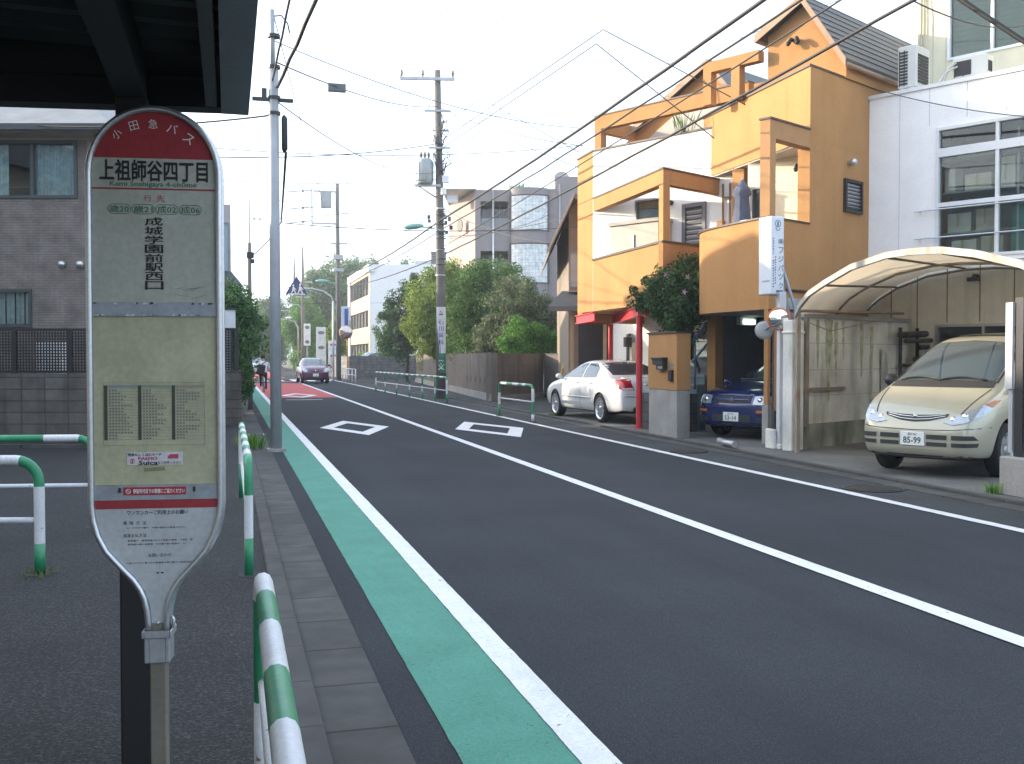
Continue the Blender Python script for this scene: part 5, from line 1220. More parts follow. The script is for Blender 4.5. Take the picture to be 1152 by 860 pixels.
for sg_ in (1,-1):
    hd = v.decal('headlight',[(2.3,y*sg_,z) for _,y,z in [(0,.36,.675),(0,.50,.645),(0,.68,.68)]]+[(2.05,.84*sg_,.775),(1.66,.885*sg_,.935),(1.9,.80*sg_,.905),(2.15,.58*sg_,.785)],(-.9,-.44*sg_,0),lampg,.006,.05)
    v.decal('indicator',[(1.9,.86*sg_,.85),(1.68,.885*sg_,.93),(1.82,.84*sg_,.93),(1.98,.78*sg_,.89)],(-.8,-.6*sg_,0),amber,.010,.05,hd)
    mb = MB()
    for yy,zz in ((.50,.70),(.64,.74)):
        h_ = v.hit((0,yy*sg_,zz),FD); mb.ball((h_.x-.035,h_.y,h_.z),.05,12)
    build('reflector', mb, chrome, hd)
g_ = v.decal('grille',[(0,-.42,.742),(0,-.2,.69),(0,0,.675),(0,.2,.69),(0,.42,.742),(0,.44,.775),(0,.2,.757),(0,0,.752),(0,-.2,.757),(0,-.44,.775)],FD,seam,.006,.05)
for dz in (-.017,.014): v.strip('grille_bar',[(0,-.40,.756+dz*.6),(0,-.2,.725+dz),(0,0,.714+dz),(0,.2,.725+dz),(0,.40,.756+dz*.6)],FD,.006,chrome,.016,g_)
mb = MB(); h_ = v.hit((0,0,.735),FD); mb.ball((h_.x+.01,0,.74),.032,12,.6); build('emblem', mb, chrome, g_)
for (ya,yb) in ((-.80,-.52),(-.46,-.19),(.19,.46),(.52,.80)):
    a,b = ya,yb
    k_ = .035*(1 if a < 0 else -1)*(abs(a+b) > 1)
    v.decal('bumper_vent',[(0,a+max(k_,0)*.4,.39),(0,b+min(k_,0)*.4,.39),(0,b,.437),(0,a,.437)],FD,seam,.003,.05)
    v.decal('bumper_vent',[(0,a,.472),(0,b,.472),(0,b+min(k_,0),.525),(0,a+max(k_,0),.525)],FD,seam,.003,.05)
v.strip('bumper_seam',[(0,-.86,.615),(0,-.5,.585),(0,0,.575),(0,.5,.585),(0,.86,.615)],FD,.006,seam,.004)
v.plate(2.4,.47,1,[('85-99',.0,-.018,.075),('品川 301',.0,.052,.03)],0)
for sg_ in (1,-1):
    v.decal('side_window',[(1.05,0,1.12),(.62,0,1.42),(.30,0,1.58),(-.28,0,1.62),(-.30,0,1.10)],(0,-sg_,0),carglass,.004,.08)
    v.decal('side_window',[(-.36,0,1.10),(-.34,0,1.62),(-1.25,0,1.62),(-1.28,0,1.10)],(0,-sg_,0),carglass,.004,.08)
    v.decal('side_window',[(-1.34,0,1.10),(-1.32,0,1.62),(-1.95,0,1.60),(-2.1,0,1.12)],(0,-sg_,0),carglass,.004,.08)
    for xs in ((1.02,.95,.9),(-.33,-.33,-.33),(-1.31,-1.31,-1.31)): v.strip('door_seam',[(xs[0],0,1.05),(xs[1],0,.7),(xs[2],0,.3)],(0,-sg_,0),.005,seam,.003)
    for x in (-.1,-.5): v.strip('door_handle',[(x,0,.98),(x-.18,0,.98)],(0,-sg_,0),.014,van_paint,.018)
    mb = MB(); mb.M = Matrix.Translation((1.02,sg_*1.0,1.14)); mb.ball((0,0,0),.10,12,.85); mb.tube([(0,-sg_*.02,-.03),(.02,-sg_*.15,-.05)],.04,6); build('door_mirror', mb, darkmetal if sg_<0 else van_paint, v.root)
mb = MB()
for y0,y1 in ((.60,-.05),(-.02,-.62)):
    pts=[]
    for i in range(9):
        f=i/8; h_ = v.hit((0,y0+(y1-y0)*f,1.15+.035*math.sin(f*math.pi)),FD); pts.append((h_.x+.02,h_.y,h_.z+.01))
    mb.tube(pts,.013,6)
build('wiper', mb, blackm, v.root)
v.decal('sunroof',[(.05,-.42,0),(.05,.42,0),(-.55,.44,0),(-.55,-.44,0)],(0,0,-1),carglass,.006,.1)
mb = MB(); mb.add([(1.12,-.30,1.185),(1.12,-.58,1.185),(1.3,-.58,1.165),(1.3,-.30,1.165)],[(0,1,2,3)]); 
v.strip('lower_lip',[(0,-.72,.27),(0,0,.25),(0,.72,.27)],FD,.02,darkmetal,.0)
ang = math.atan2(-.469,-.883)
cx,cy = 8.97+.883*1.47, 11.52+.469*1.47
v.root.scale = (.95,.93,1.05); v.root.location = (8.29+.883*2.40*.95,11.03+.469*2.40*.95,.035); v.root.rotation_euler = (0,0,ang)
# ---- white sedan (rear towards us)
white_paint = P('white_paint',(.58,.59,.61),.28,.0,var=.015,var2=0,coat=.8)
SS = [(-2.52,.66,.42,.68,.74,.52),(-2.47,.80,.30,.86,.93,.60),(-2.36,.86,.25,.95,1.02,.66),(-2.0,.89,.22,.99,1.07,.69),(-1.66,.895,.2,1.0,1.10,.69),(-1.12,.9,.2,.99,1.335,.60),(-.72,.9,.2,.98,1.43,.56),(-.1,.9,.2,.96,1.465,.57),(.35,.9,.2,.95,1.43,.57),(.78,.9,.2,.94,1.27,.62),(1.25,.9,.2,.92,1.02,.70),(1.7,.885,.22,.88,.94,.70),(2.1,.86,.24,.78,.85,.66),(2.3,.79,.28,.68,.73,.58),(2.37,.66,.36,.56,.6,.5)]
s_ = Car('parked_sedan','white four door sedan parked with its tail towards us beneath the red steel frame',SS,(1.42,-1.42),.9,.335,white_paint,.372)
s_.wheels((1.42,-1.42),.895,.335,.22,alloy,9,.76)
RD=(1,0,0)
s_.decal('rear_window',[(0,-.64,1.10),(0,0,1.115),(0,.64,1.10),(0,.555,1.375),(0,0,1.405),(0,-.555,1.375)],RD,carglass,.004,.07)
s_.decal('windscreen',[(0,-.66,1.02),(0,0,1.04),(0,.66,1.02),(0,.55,1.37),(0,-.55,1.37)],FD,carglass,.004,.07)
for sg_ in (1,-1):
    s_.decal('side_window',[(.98,0,1.02),(.5,0,1.29),(.12,0,1.375),(-.16,0,1.385),(-.2,0,1.02)],(0,-sg_,0),carglass,.004,.08)
    s_.decal('side_window',[(-.27,0,1.02),(-.23,0,1.385),(-.62,0,1.37),(-.95,0,1.25),(-1.08,0,1.04)],(0,-sg_,0),carglass,.004,.08)
    for xs in (((1.0,1.0),(1.0,.5),(.9,.3)),((-.235,1.0),(-.235,.5),(-.235,.28)),((-1.1,1.02),(-1.05,.75),(-.98,.4))): s_.strip('door_seam',[(x,0,z) for x,z in xs],(0,-sg_,0),.005,seam,.003)
    s_.strip('side_moulding',[(.95,0,.56),(-.95,0,.56)],(0,-sg_,0),.014,white_paint,.014)
    for x in (-.02,-.85): s_.strip('door_handle',[(x,0,.90),(x-.17,0,.905)],(0,-sg_,0),.013,chrome,.016)
    tl = s_.decal('tail_light',[(-2.45,.46*sg_,.78),(-2.45,.74*sg_,.775),(-2.3,.86*sg_,.83),(-2.2,.885*sg_,1.0),(-2.42,.66*sg_,1.03),(-2.45,.60*sg_,.98)],(.78,-.62*sg_,0),redlens,.005,.05)
    s_.decal('reverse_lens',[(-2.45,.50*sg_,.785),(-2.45,.73*sg_,.78),(-2.4,.77*sg_,.82),(-2.45,.52*sg_,.83)],(.85,-.52*sg_,0),P('clear_lens',(.6,.45,.45),.2,var=0),.009,.05,tl)
    mb = MB(); mb.M = Matrix.Translation((.92,sg_*.98,1.04)); mb.ball((0,0,0),.085,12,.8); mb.tube([(0,-sg_*.02,-.03),(0,-sg_*.14,-.05)],.03,6); build('door_mirror', mb, white_paint, s_.root)
    s_.strip('bumper_trim',[(-2.5,.35*sg_,.63),(-2.5,.6*sg_,.63),(-2.45,.76*sg_,.635)],RD,.011,chrome,.012)
    h_ = s_.hit((0,.48*sg_,.36),RD); mb = MB(); mb.cyl((h_.x-.02,.48*sg_,.345),.052,.12,16,'x'); mb.cyl((h_.x-.021,.48*sg_,.345),.042,.02,14,'x'); build('exhaust_pipe', mb, blackm, s_.root)
s_.strip('boot_seam',[(0,-.70,.70),(0,-.66,.69),(0,.66,.69),(0,.70,.70)],RD,.005,seam,.003)
s_.strip('boot_seam',[(0,-.70,1.02),(0,-.40,.775),(0,-.36,.70)],RD,.004,seam,.003)
s_.strip('boot_garnish',[(0,-.26,.90),(0,.26,.90)],RD,.02,chrome,.012)
s_.plate(-2.5,.80,-1,[('·· 33',.0,-.018,.07),('品川 300',.0,.05,.03)],0)
mb = MB(); mb.tube([(-1.0,0,1.375),(-1.02,0,1.46)],.008,6); mb.ball((-1.02,0,1.46),.011,6); build('antenna', mb, blackm, s_.root)
mb = MB(); h_ = s_.hit((0,0,.97),RD); mb.ball((h_.x-.0,0,.985),.03,10); build('emblem', mb, chrome, s_.root)
s_.strip('boot_edge',[(0,-.62,1.035),(0,0,1.05),(0,.62,1.035)],RD,.016,white_paint,.004)
s_.root.location = (9.08,23.72,.035); s_.root.rotation_euler = (0,0,R(93.2))
# ---- dark blue hatchback in the garage
blue_paint = P('dark_blue_paint',(.012,.026,.13),.25,.3,var=.02,var2=0,coat=.9)
BS = [(1.99,.54,.34,.52,.60,.44),(1.95,.72,.25,.68,.76,.58),(1.84,.80,.21,.80,.88,.66),(1.55,.835,.19,.87,.95,.70),(1.2,.845,.19,.90,.99,.70),(.9,.85,.19,.93,1.05,.68),(.35,.85,.19,.96,1.36,.60),(-.05,.85,.19,.97,1.49,.58),(-.7,.85,.19,.98,1.53,.57),(-1.4,.845,.2,.98,1.48,.56),(-1.75,.83,.22,.97,1.25,.6),(-1.92,.78,.28,.85,.98,.6)]
b_ = Car('parked_hatchback','dark blue car parked nose out in the orange house garage',BS,(1.2,-1.2),.845,.30,blue_paint,.35)
b_.wheels((1.2,-1.2),.84,.30,.19,alloy,7,.66)
b_.decal('windscreen',[(0,-.64,1.06),(0,0,1.08),(0,.64,1.06),(0,.545,1.43),(0,-.545,1.43)],FD,carglass,.004,.07)
for sg_ in (1,-1):
    hd = b_.decal('headlight',[(1.9,.42*sg_,.655),(1.9,.62*sg_,.65),(1.8,.79*sg_,.68),(1.75,.82*sg_,.80),(1.9,.60*sg_,.82),(1.9,.46*sg_,.80)],(-.93,-.36*sg_,0),lampg,.006,.05)
    mb = MB(); h_ = b_.hit((0,.58*sg_,.73),FD); mb.ball((h_.x-.015,h_.y,h_.z),.055,12); build('reflector', mb, chrome, hd)
    b_.decal('indicator',[(1.9,.50*sg_,.50),(1.8,.76*sg_,.51),(1.8,.77*sg_,.555),(1.9,.50*sg_,.55)],(-.93,-.36*sg_,0),amber,.006,.05)
    b_.decal('fog_recess',[(0,.52*sg_,.32),(0,.74*sg_,.33),(0,.74*sg_,.42),(0,.52*sg_,.42)],FD,seam,.005,.05)
    b_.decal('side_window',[(.8,0,1.0),(.2,0,1.34),(-.35,0,1.42),(-.38,0,1.0)],(0,-sg_,0),carglass,.004,.08)
    b_.decal('side_window',[(-.44,0,1.0),(-.42,0,1.42),(-1.2,0,1.38),(-1.3,0,1.02)],(0,-sg_,0),carglass,.004,.08)
    mb = MB(); mb.M = Matrix.Translation((.75,sg_*.93,1.03)); mb.ball((0,0,0),.08,12,.8); mb.tube([(0,-sg_*.02,-.03),(0,-sg_*.12,-.05)],.03,6); build('door_mirror', mb, blue_paint, b_.root)
g_ = b_.decal('grille',[(0,-.40,.68),(0,0,.665),(0,.40,.68),(0,.40,.79),(0,0,.80),(0,-.40,.79)],FD,seam,.005,.05)
b_.strip('grille_bar',[(0,-.38,.735),(0,.38,.735)],FD,.016,P('blue_bar',(.05,.09,.3),.3,.3,coat=.8),.016,g_); b_.strip('grille_bar',[(0,-.40,.80),(0,0,.81),(0,.40,.80)],FD,.012,blue_paint,.014,g_)
mb = MB(); h_ = b_.hit((0,0,.735),FD)
for a in (90,210,330):
    cy_,cz_ = .026*math.cos(R(a)),.735+.026*math.sin(R(a)); pts=[]
    for k in range(4): rr__ = .026 if k%2==0 else .014; aa = a+90*k; pts.append((h_.x+.03,cy_+rr__*math.cos(R(aa)),cz_+rr__*math.sin(R(aa))))
    mb.add(pts+[(h_.x+.02,p[1],p[2]) for p in pts],[(0,1,2,3),(7,6,5,4),(0,4,5,1),(1,5,6,2),(2,6,7,3),(3,7,4,0)])
build('emblem', mb, chrome, g_)
b_.decal('bumper_intake',[(0,-.42,.33),(0,.42,.33),(0,.42,.46),(0,-.42,.46)],FD,seam,.004,.06)
b_.strip('bumper_seam',[(0,-.8,.60),(0,0,.59),(0,.8,.60)],FD,.006,seam,.003)
b_.plate(1.99,.42,1,[('53-14',.0,-.018,.075),('品川 500',.0,.052,.03)])
mb = MB(); h_ = b_.hit((0,.36,.83),FD); mb.box(h_.x-.005,h_.x+.01,.33,.42,.822,.838); build('badge', mb, chrome, b_.root)
mb = MB()
for y0,y1 in ((.5,-.05),(-.02,-.56)): mb.tube([tuple(b_.hit((0,y0+(y1-y0)*i/6,1.085),FD)+Vector((.02,0,.01))) for i in range(7)],.011,5)
build('wiper', mb, P('wiper_grey',(.1,.1,.1),.5), b_.root)
b_.root.location = (8.9+.883*1.99,17.02+.469*1.99,.035); b_.root.rotation_euler = (0,0,ang)
# ---- maroon compact coming towards us
mar = P('maroon_paint',(.085,.010,.045),.3,.2,var=.02,var2=0,coat=.8)
MS = [(1.85,.50,.32,.55,.62,.42),(1.81,.70,.24,.68,.76,.55),(1.70,.79,.20,.80,.88,.62),(1.4,.82,.19,.90,.99,.65),(1.0,.83,.19,.95,1.05,.65),(.35,.83,.19,.99,1.42,.575),(-.05,.83,.19,1.0,1.52,.56),(-.8,.83,.19,1.0,1.52,.55),(-1.4,.82,.2,1.0,1.42,.55),(-1.7,.80,.24,.98,1.15,.56),(-1.82,.74,.3,.85,.98,.55)]
c_ = Car('oncoming_hatchback','maroon hatchback driving towards us on the far part of the road',MS,(1.2,-1.2),.83,.29,mar,.34)
c_.wheels((1.2,-1.2),.825,.29,.18,alloy,6,.66)
c_.decal('windscreen',[(0,-.62,1.08),(0,0,1.1),(0,.62,1.08),(0,.53,1.46),(0,-.53,1.46)],FD,P('pale_windscreen',(.10,.13,.13),.05,var=.3,vs_=6,spec=.9),.004,.07)
for sg_ in (1,-1):
    c_.decal('headlight',[(1.8,.45*sg_,.68),(1.8,.66*sg_,.66),(1.7,.76*sg_,.78),(1.55,.74*sg_,.93),(1.65,.62*sg_,.92),(1.75,.48*sg_,.80)],(-.93,-.3*sg_,-.2),lampg,.006,.05)
    c_.decal('side_window',[(.7,0,1.03),(.2,0,1.36),(-.35,0,1.44),(-.38,0,1.03)],(0,-sg_,0),carglass,.004,.08); c_.decal('side_window',[(-.44,0,1.03),(-.42,0,1.44),(-1.2,0,1.38),(-1.3,0,1.05)],(0,-sg_,0),carglass,.004,.08)
    mb = MB(); mb.M = Matrix.Translation((.7,sg_*.93,1.06)); mb.ball((0,0,0),.09,10,.8); mb.tube([(0,-sg_*.02,-.03),(0,-sg_*.12,-.05)],.03,6); build('door_mirror', mb, mar, c_.root)
c_.decal('bumper_intake',[(0,-.5,.30),(0,.5,.30),(0,.5,.40),(0,-.5,.40)],FD,seam,.004,.06); c_.decal('grille',[(0,-.30,.70),(0,.30,.70),(0,.28,.77),(0,-.28,.77)],FD,seam,.004,.06)
mb = MB(); h_ = c_.hit((0,0,.74),FD); mb.ball((h_.x,0,.75),.05,10); build('emblem', mb, chrome, c_.root)
c_.plate(1.85,.50,1,[('··· 27',0,-.018,.06)])
c_.root.location = (4.86,62.5,0); c_.root.rotation_euler = (0,0,R(-88))
# ---- silver cars far off: copies of the maroon body, own paint
silver = P('silver_paint',(.42,.45,.47),.3,.4,var=.02,var2=0,coat=.7)
def repaint(root):
    for ch in root.children:
        if ch.name.split('.')[0] in ('body','door_mirror'):
            ch.data = ch.data.copy(); ch.data.materials[0] = silver
f_ = dup(c_.root,(1.9,84,0),R(-90),'silver car half hidden behind the cyclist at the end of the road'); f_.name = 'distant_hatchback'; repaint(f_)
f_ = dup(c_.root,(10.4,78,.45),R(-165),'silver car whose roof shows above the grey block wall by the school'); f_.name = 'parked_hatchback'; repaint(f_)

# ================================================================ CYCLIST
def skin_body(name, verts, edges, radii, m, parent, root=0, sub=2):
    me = bpy.data.meshes.new(name); me.from_pydata(verts, edges, []); o = bpy.data.objects.new('tmp_skin', me); col.objects.link(o)
    o.modifiers.new('k','SKIN'); sk = me.skin_vertices[0].data if me.skin_vertices else None
    if sk is None: me.attributes; bm = bmesh.new(); bm.from_mesh(me); bm.verts.layers.skin.verify(); bm.to_mesh(me); bm.free(); sk = me.skin_vertices[0].data
    for i,r_ in enumerate(radii): sk[i].radius = (r_,r_) if not isinstance(r_,tuple) else r_; sk[i].use_root = (i==root)
    ss = o.modifiers.new('s','SUBSURF'); ss.levels = ss.render_levels = sub
    dg = bpy.context.evaluated_depsgraph_get(); dg.update(); res = bpy.data.meshes.new_from_object(o.evaluated_get(dg)); bpy.data.objects.remove(o)
    res.materials.clear(); res.materials.append(m)
    for p in res.polygons: p.use_smooth = True; p.material_index = 0
    ob = bpy.data.objects.new(name, res); col.objects.link(ob)
    if parent: ob.parent = parent
    return ob
pt = thing('person','person in white shirt and dark trousers riding a bicycle away with a black shoulder bag','person',(0,0,0),world=False)
# x forward, y left, z up, saddle at z .82
bv = [(0,0,.90),(.03,0,1.10),(.10,0,1.32),(.14,0,1.44),(.17,0,1.54),(.2,0,1.64),
      (-.0,.10,.86),(.36,.11,.72),(.22,.12,.36),(.34,.12,.30),(0,-.10,.86),(.34,-.11,.60),(.10,-.12,.22),(.22,-.12,.17),
      (.13,.19,1.38),(.26,.25,1.16),(.48,.25,1.03),(.55,.24,1.03),(.13,-.19,1.38),(.26,-.25,1.16),(.48,-.25,1.03),(.55,-.24,1.03)]
be = [(0,1),(1,2),(2,3),(3,4),(4,5),(0,6),(6,7),(7,8),(8,9),(0,10),(10,11),(11,12),(12,13),(2,14),(14,15),(15,16),(16,17),(2,18),(18,19),(19,20),(20,21)]
br = [(.15,.13),(.14,.12),(.16,.12),(.09,.08),.055,.07,.10,.075,.05,.045,.10,.075,.05,.045,.065,.05,.038,.035,.065,.05,.038,.035]
skinm = P('skin',(.42,.26,.18),.6); shirt = P('white_shirt',(.66,.68,.72),.85); trous = P('dark_trousers',(.02,.02,.026),.85); hairm = P('black_hair',(.008,.008,.009),.6)
bd_ = skin_body('body', bv, be, br, shirt, pt)
me = bd_.data; me.materials.append(trous); me.materials.append(skinm)
for p in me.polygons:
    c = p.center
    if c.z < .95 and c.x < .45 and abs(c.y) < .22: p.material_index = 1
    if c.z > 1.47 or (c.x > .40 and c.z > .95): p.material_index = 2
mb = MB(); mb.M = Matrix.Translation((.2,0,1.69)); mb.ball((0,0,0),.105,14,1.15); build('hair', mb, hairm, pt)
mb = MB(); mb.M = Matrix.Translation((.25,0,1.66)); mb.ball((0,0,0),.09,14,1.1); mb.ball((.085,0,-.01),.02,8); mb.ball((0,.09,-.01),.022,8); mb.ball((0,-.09,-.01),.022,8); build('face', mb, skinm, pt)
bagp = thing('shoulder_bag','black bag slung across the back of the person on the bicycle','bag',(0,0,0),world=False)
mb = MB(); mb.M = Matrix.Translation((-.16,.13,1.12)) @ Matrix.Rotation(R(12),4,'X'); mb.box(-.09,.07,-.20,.16,-.30,.20); build('bag_body', mb, blackm, bagp, bevel=.06, seg=3)
mb = MB(); mb.tube([(-.12,.12,1.25),(-.08,-.02,1.40),(.05,-.13,1.47),(.2,-.12,1.40)],.022,6); build('strap', mb, blackm, bagp)
bk = thing('bicycle','city bicycle ridden away from us on the red road surface','bicycle',(0,0,0),world=False)
def spoke_wheel(x):
    mb = MB(); mb.tube([(x+.32*math.cos(R(a)),0,.33+.32*math.sin(R(a))) for a in range(0,360,12)],.018,6,closed=True); ty = build('wheel', mb, rubber, bk)
    mb = MB(); mb.tube([(x+.30*math.cos(R(a)),0,.33+.30*math.sin(R(a))) for a in range(0,360,12)],.01,6,closed=True)
    for a in range(0,360,24): mb.tube([(x,0,.33),(x+.3*math.cos(R(a)),0,.33+.3*math.sin(R(a)))],.002,3)
    build('spokes', mb, chrome, ty)
spoke_wheel(-.42); spoke_wheel(.66)
mb = MB()
for a,b in (((-.42,0,.33),(.12,0,.27)),((.12,0,.27),(-.04,0,.78)),((-.42,0,.33),(-.02,0,.70)),((.12,0,.27),(.48,0,.72)),((-.02,0,.66),(.48,0,.78)),((.46,0,.85),(.66,0,.33)),((.46,0,.80),(.42,0,1.0))): mb.tube([a,b],.018,8)
build('frame', mb, P('bike_grey',(.2,.21,.23),.4,.4), bk)
mb = MB(); mb.tube([(.52,.27,1.0),(.44,.2,1.02),(.42,0,1.0),(.44,-.2,1.02),(.52,-.27,1.0)],.014,8); build('handlebar', mb, chrome, bk)
mb = MB(); mb.M = Matrix.Translation((-.06,0,.82)); mb.ball((0,0,0),.12,12,.35); build('saddle', mb, blackm, bk)
mb = MB(); mb.box(.2,.34,.07,.17,.26,.28); mb.box(.06,.2,-.17,-.07,.12,.14); mb.tube([(.27,.06,.27),(.12,.05,.27)],.012,6); mb.tube([(.13,-.06,.14),(.12,-.05,.27)],.012,6); build('pedal', mb, darkmetal, bk)
mb = MB(); mb.tube([(-.42+.36*math.cos(R(a)),0,.33+.36*math.sin(R(a))) for a in range(20,190,12)],.03,6); build('mudguard', mb, steel, bk)
mb = MB(); mb.box(-.80,-.77,-.04,.04,.45,.52); build('rear_reflector', mb, redlens, bk)
for r_ in (pt,bagp,bk): r_.location = (1.5,46.6,0); r_.rotation_euler = (0,0,R(91)); r_.scale = (.93,.93,.93)
# ================================================================ POLES
def wrap_text(mb, body, r_, zc, h, w=None, off=.015):
    vs, fs = text_geo(body, 0.0, 1.0, 1.0); xs=[p[0] for p in vs]; ys=[p[1] for p in vs]
    sy = h/(max(ys)-min(ys)); sx = (w/(max(xs)-min(xs))) if w else sy; cx=(min(xs)+max(xs))/2; cy=(min(ys)+max(ys))/2
    for k_,(ox,oy) in enumerate(((0,0),(off,0),(-off,0),(0,off),(0,-off))): mb.add([((r_+k_*.0003)*math.sin((x-cx+ox)*sx/r_),-(r_+k_*.0003)*math.cos((x-cx+ox)*sx/r_),zc+(y-cy+oy)*sy) for x,y in vs], fs, False)
def insulator(mb, x, y, z): 
    M0 = mb.M; mb.M = (M0 if M0 is not None else Matrix()) @ Matrix.Translation((x,y,z)); mb.lathe([(.03,0),(.03,.08),(.07,.1),(.03,.13),(.065,.16),(.03,.19),(.05,.23),(.001,.26)],10); mb.M = M0
porcelain = P('porcelain',(.18,.12,.09),.3)
up_ = thing('utility_pole','tall concrete utility pole with transformer, advertising band and green school zone band','utility pole',(7.6,37.23,0),world=False)
mb = MB(); mb.tube([(0,0,0),(-.01,0,4),(-.05,0,8),(-.12,0,12.1)],[.185,.165,.14,.115],18); build('pole', mb, concrete_pole, up_)
mb = MB(); mb.cyl((0,0,0.0),.192,.95,20); build('dark_base', mb, P('pole_base_dark',(.05,.05,.05),.7), up_)
mb = MB(); mb.box(-1.48,.52,-.20,-.10,11.7,11.8); mb.box(-.15,.0,-.12,.12,11.68,11.82); build('crossarm', mb, steel, up_)
for q_ in ((-.6,.38,-.2,-.12,10.55,10.62),(-.3,.3,.12,.18,9.9,9.97),(-.45,.35,-.22,-.14,9.2,9.26)): mb = MB(); mb.box(*q_); build('crossarm', mb, steel, up_)
for x in (-1.42,-.65,.45): mb = MB(); insulator(mb,x,-.15,11.8); build('insulator', mb, porcelain, up_)
mb = MB(); mb.M = Matrix.Translation((-.58,-.1,7.9)); mb.lathe([(.001,0),(.26,0),(.30,.05),(.30,.82),(.27,.88),(.22,.93),(.001,.95)],20)
for k in range(8): a = 2*math.pi*k/8; mb.box(.30*math.cos(a)-.02,.30*math.cos(a)+.02,.30*math.sin(a)-.02,.30*math.sin(a)+.02,.1,.78)
tr = build('transformer', mb, P('transformer_grey',(.33,.37,.37),.5,.2), up_)
mb = MB(); 
for x in (-.72,-.58,-.44): insulator(mb,x,-.1,8.83)
build('bushing', mb, porcelain, tr)
mb = MB(); mb.box(-.95,0,-.16,-.04,7.82,7.9); mb.tube([(-.8,-.1,7.82),(-.05,-.1,7.35)],.03,6); build('transformer_bracket', mb, steel, up_)
random.seed(21); mb = MB()
for k in range(46):
    z = random.uniform(8.6,10.6); x = random.uniform(-.3,.32); mb.tube([(x,-.17+random.uniform(-.1,.1),z),(x+random.uniform(-.18,.18),-.2,z-random.uniform(.05,.35)),(random.uniform(-.12,.12),-.15,z-random.uniform(.3,.7))],random.uniform(.008,.02),5)
for k in range(14): z = random.uniform(4.8,6.9); mb.tube([(-.18,-.12,z),(0,-.19,z+random.uniform(-.04,.04)),(.18,-.12,z)],.02,5)
for k in range(10): z = random.uniform(5.9,6.7); x = random.choice((-1,1))*random.uniform(.12,.45); mb.box(x-.05,x+.06,-.22,-.14,z,z+random.uniform(.06,.16))
build('fitting', mb, P('fitting_dark',(.07,.07,.075),.6), up_)
mb = MB(); mb.box(.05,.3,-.3,-.14,7.95,8.2); mb.cyl((.1,-.25,7.5),.1,.25,12); build('junction_box', mb, frame_white, up_)
for z in (7.0,6.2,5.5,4.55):
    mb = MB(); mb.cyl((-.02,0,z),.18,.05,18); build('band', mb, steel, up_)
mb = MB(); mb.tube([(.0,-.1,5.85),(-.15,-.15,6.25),(-.5,-.15,6.32),(-.75,-.15,6.33)],.022,8); lm = build('lamp_arm', mb, P('lamp_green',(.12,.33,.27),.5), up_)
mb = MB(); mb.M = Matrix.Translation((-1.0,-.15,6.35)) @ Matrix.Rotation(R(-6),4,'Y') @ Matrix.Diagonal((1.9,.75,.55,1)); mb.ball((0,0,0),.2,14); build('lamp_head', mb, P('lamp_head_green',(.20,.42,.36),.4), lm)
rb = .176
mb = MB(); mb.cyl((0,0,1.62),rb,1.78,24); ab = build('advertising_band', mb, P('band_white',(.62,.63,.64),.5), up_)
mb = MB()
for k,ch in enumerate('石川歯科'): wrap_text(mb,ch,rb+.004,2.85-k*.25,.19)
build('band_lettering', mb, txt_blue, up_)
mb = MB(); mb.M = Matrix.Translation((.0,-rb-.004,3.2)); mb.ball((-.02,0,.03),.03,8); mb.k = 1; mb.ball((.03,0,.0),.028,8); mb.k=2; mb.box(-.07,.07,-.005,.004,-.1,-.05); build('band_emblem', mb, [P('emblem_red',(.5,.1,.08),.5),yellowm,txt_blue], up_)
mb = MB(); mb.cyl((0,0,1.52),rb+.002,.17,24); mb.cyl((0,0,.97),rb+.003,.50,24); gb = build('school_zone_band', mb, P('band_green',(.02,.22,.11),.5), up_)
mb = MB(); wrap_text(mb,'文',rb+.009,1.20,.24,off=.02); wrap_text(mb,'通学路',rb+.009,1.42,.055,.2); build('zone_lettering', mb, txt_white, up_)
mb = MB()
for k in range(10): mb.tube([(.17 if k%2 else -.19,-.03,4.2+k*.55),(.30 if k%2 else -.31,-.05,4.2+k*.55)],.01,5)
build('step_bolt', mb, steel, up_)
up_.location = (7.6,37.23,0); up_.rotation_euler = (0,0,R(-11.5))
# steel pole on the left pavement
sp = thing('steel_pole','slim grey steel pole with cable fittings standing in the near gutter','pole',(.75,17.21,0))
mb = MB(); mb.M = Matrix.Translation((.75,17.21,0)); mb.tube([(0,0,0),(-.01,0,6.25)],[.094,.078],16); mb.tube([(-.02,0,6.2),(-.03,0,7.2)],.04,10); build('pole', mb, P('pole_zinc',(.33,.35,.38),.6,.1,var=.1,streak=.4,sscale=(14,14,1),stain=(.22,.19,.15)), sp)
TS = Matrix.Translation((.75,17.21,0))
for z in (6.25,5.75,5.5,6.75): mb = MB(); mb.M = TS; mb.cyl((0,0,z),.1,.05,14); build('band', mb, darkmetal, sp)
mb = MB(); mb.M = TS; mb.box(-.35,.3,-.04,.04,5.72,5.77); mb.box(-.2,-.12,-.03,.03,5.77,5.92); build('bracket', mb, darkmetal, sp)
mb = MB(); mb.M = TS; mb.tube([(0,0,7.1),(.12,0,7.12),(.22,0,7.0),(.25,0,6.85)],.012,6); build('wire_hook', mb, darkmetal, sp)
mb = MB(); mb.M = Matrix.Translation((.75,17.21,0)); mb.tube([(.15,-.02,5.5),(.16,-.02,5.45),(.16,-.02,4.95),(.15,-.02,4.9)],[.02,.05,.05,.02],10); build('splice_box', mb, cablem, sp)
mb = MB(); mb.M = Matrix.Translation((.75,17.21,0)); mb.cyl((0,0,0),.16,.05,16); build('collar', mb, concrete, sp)
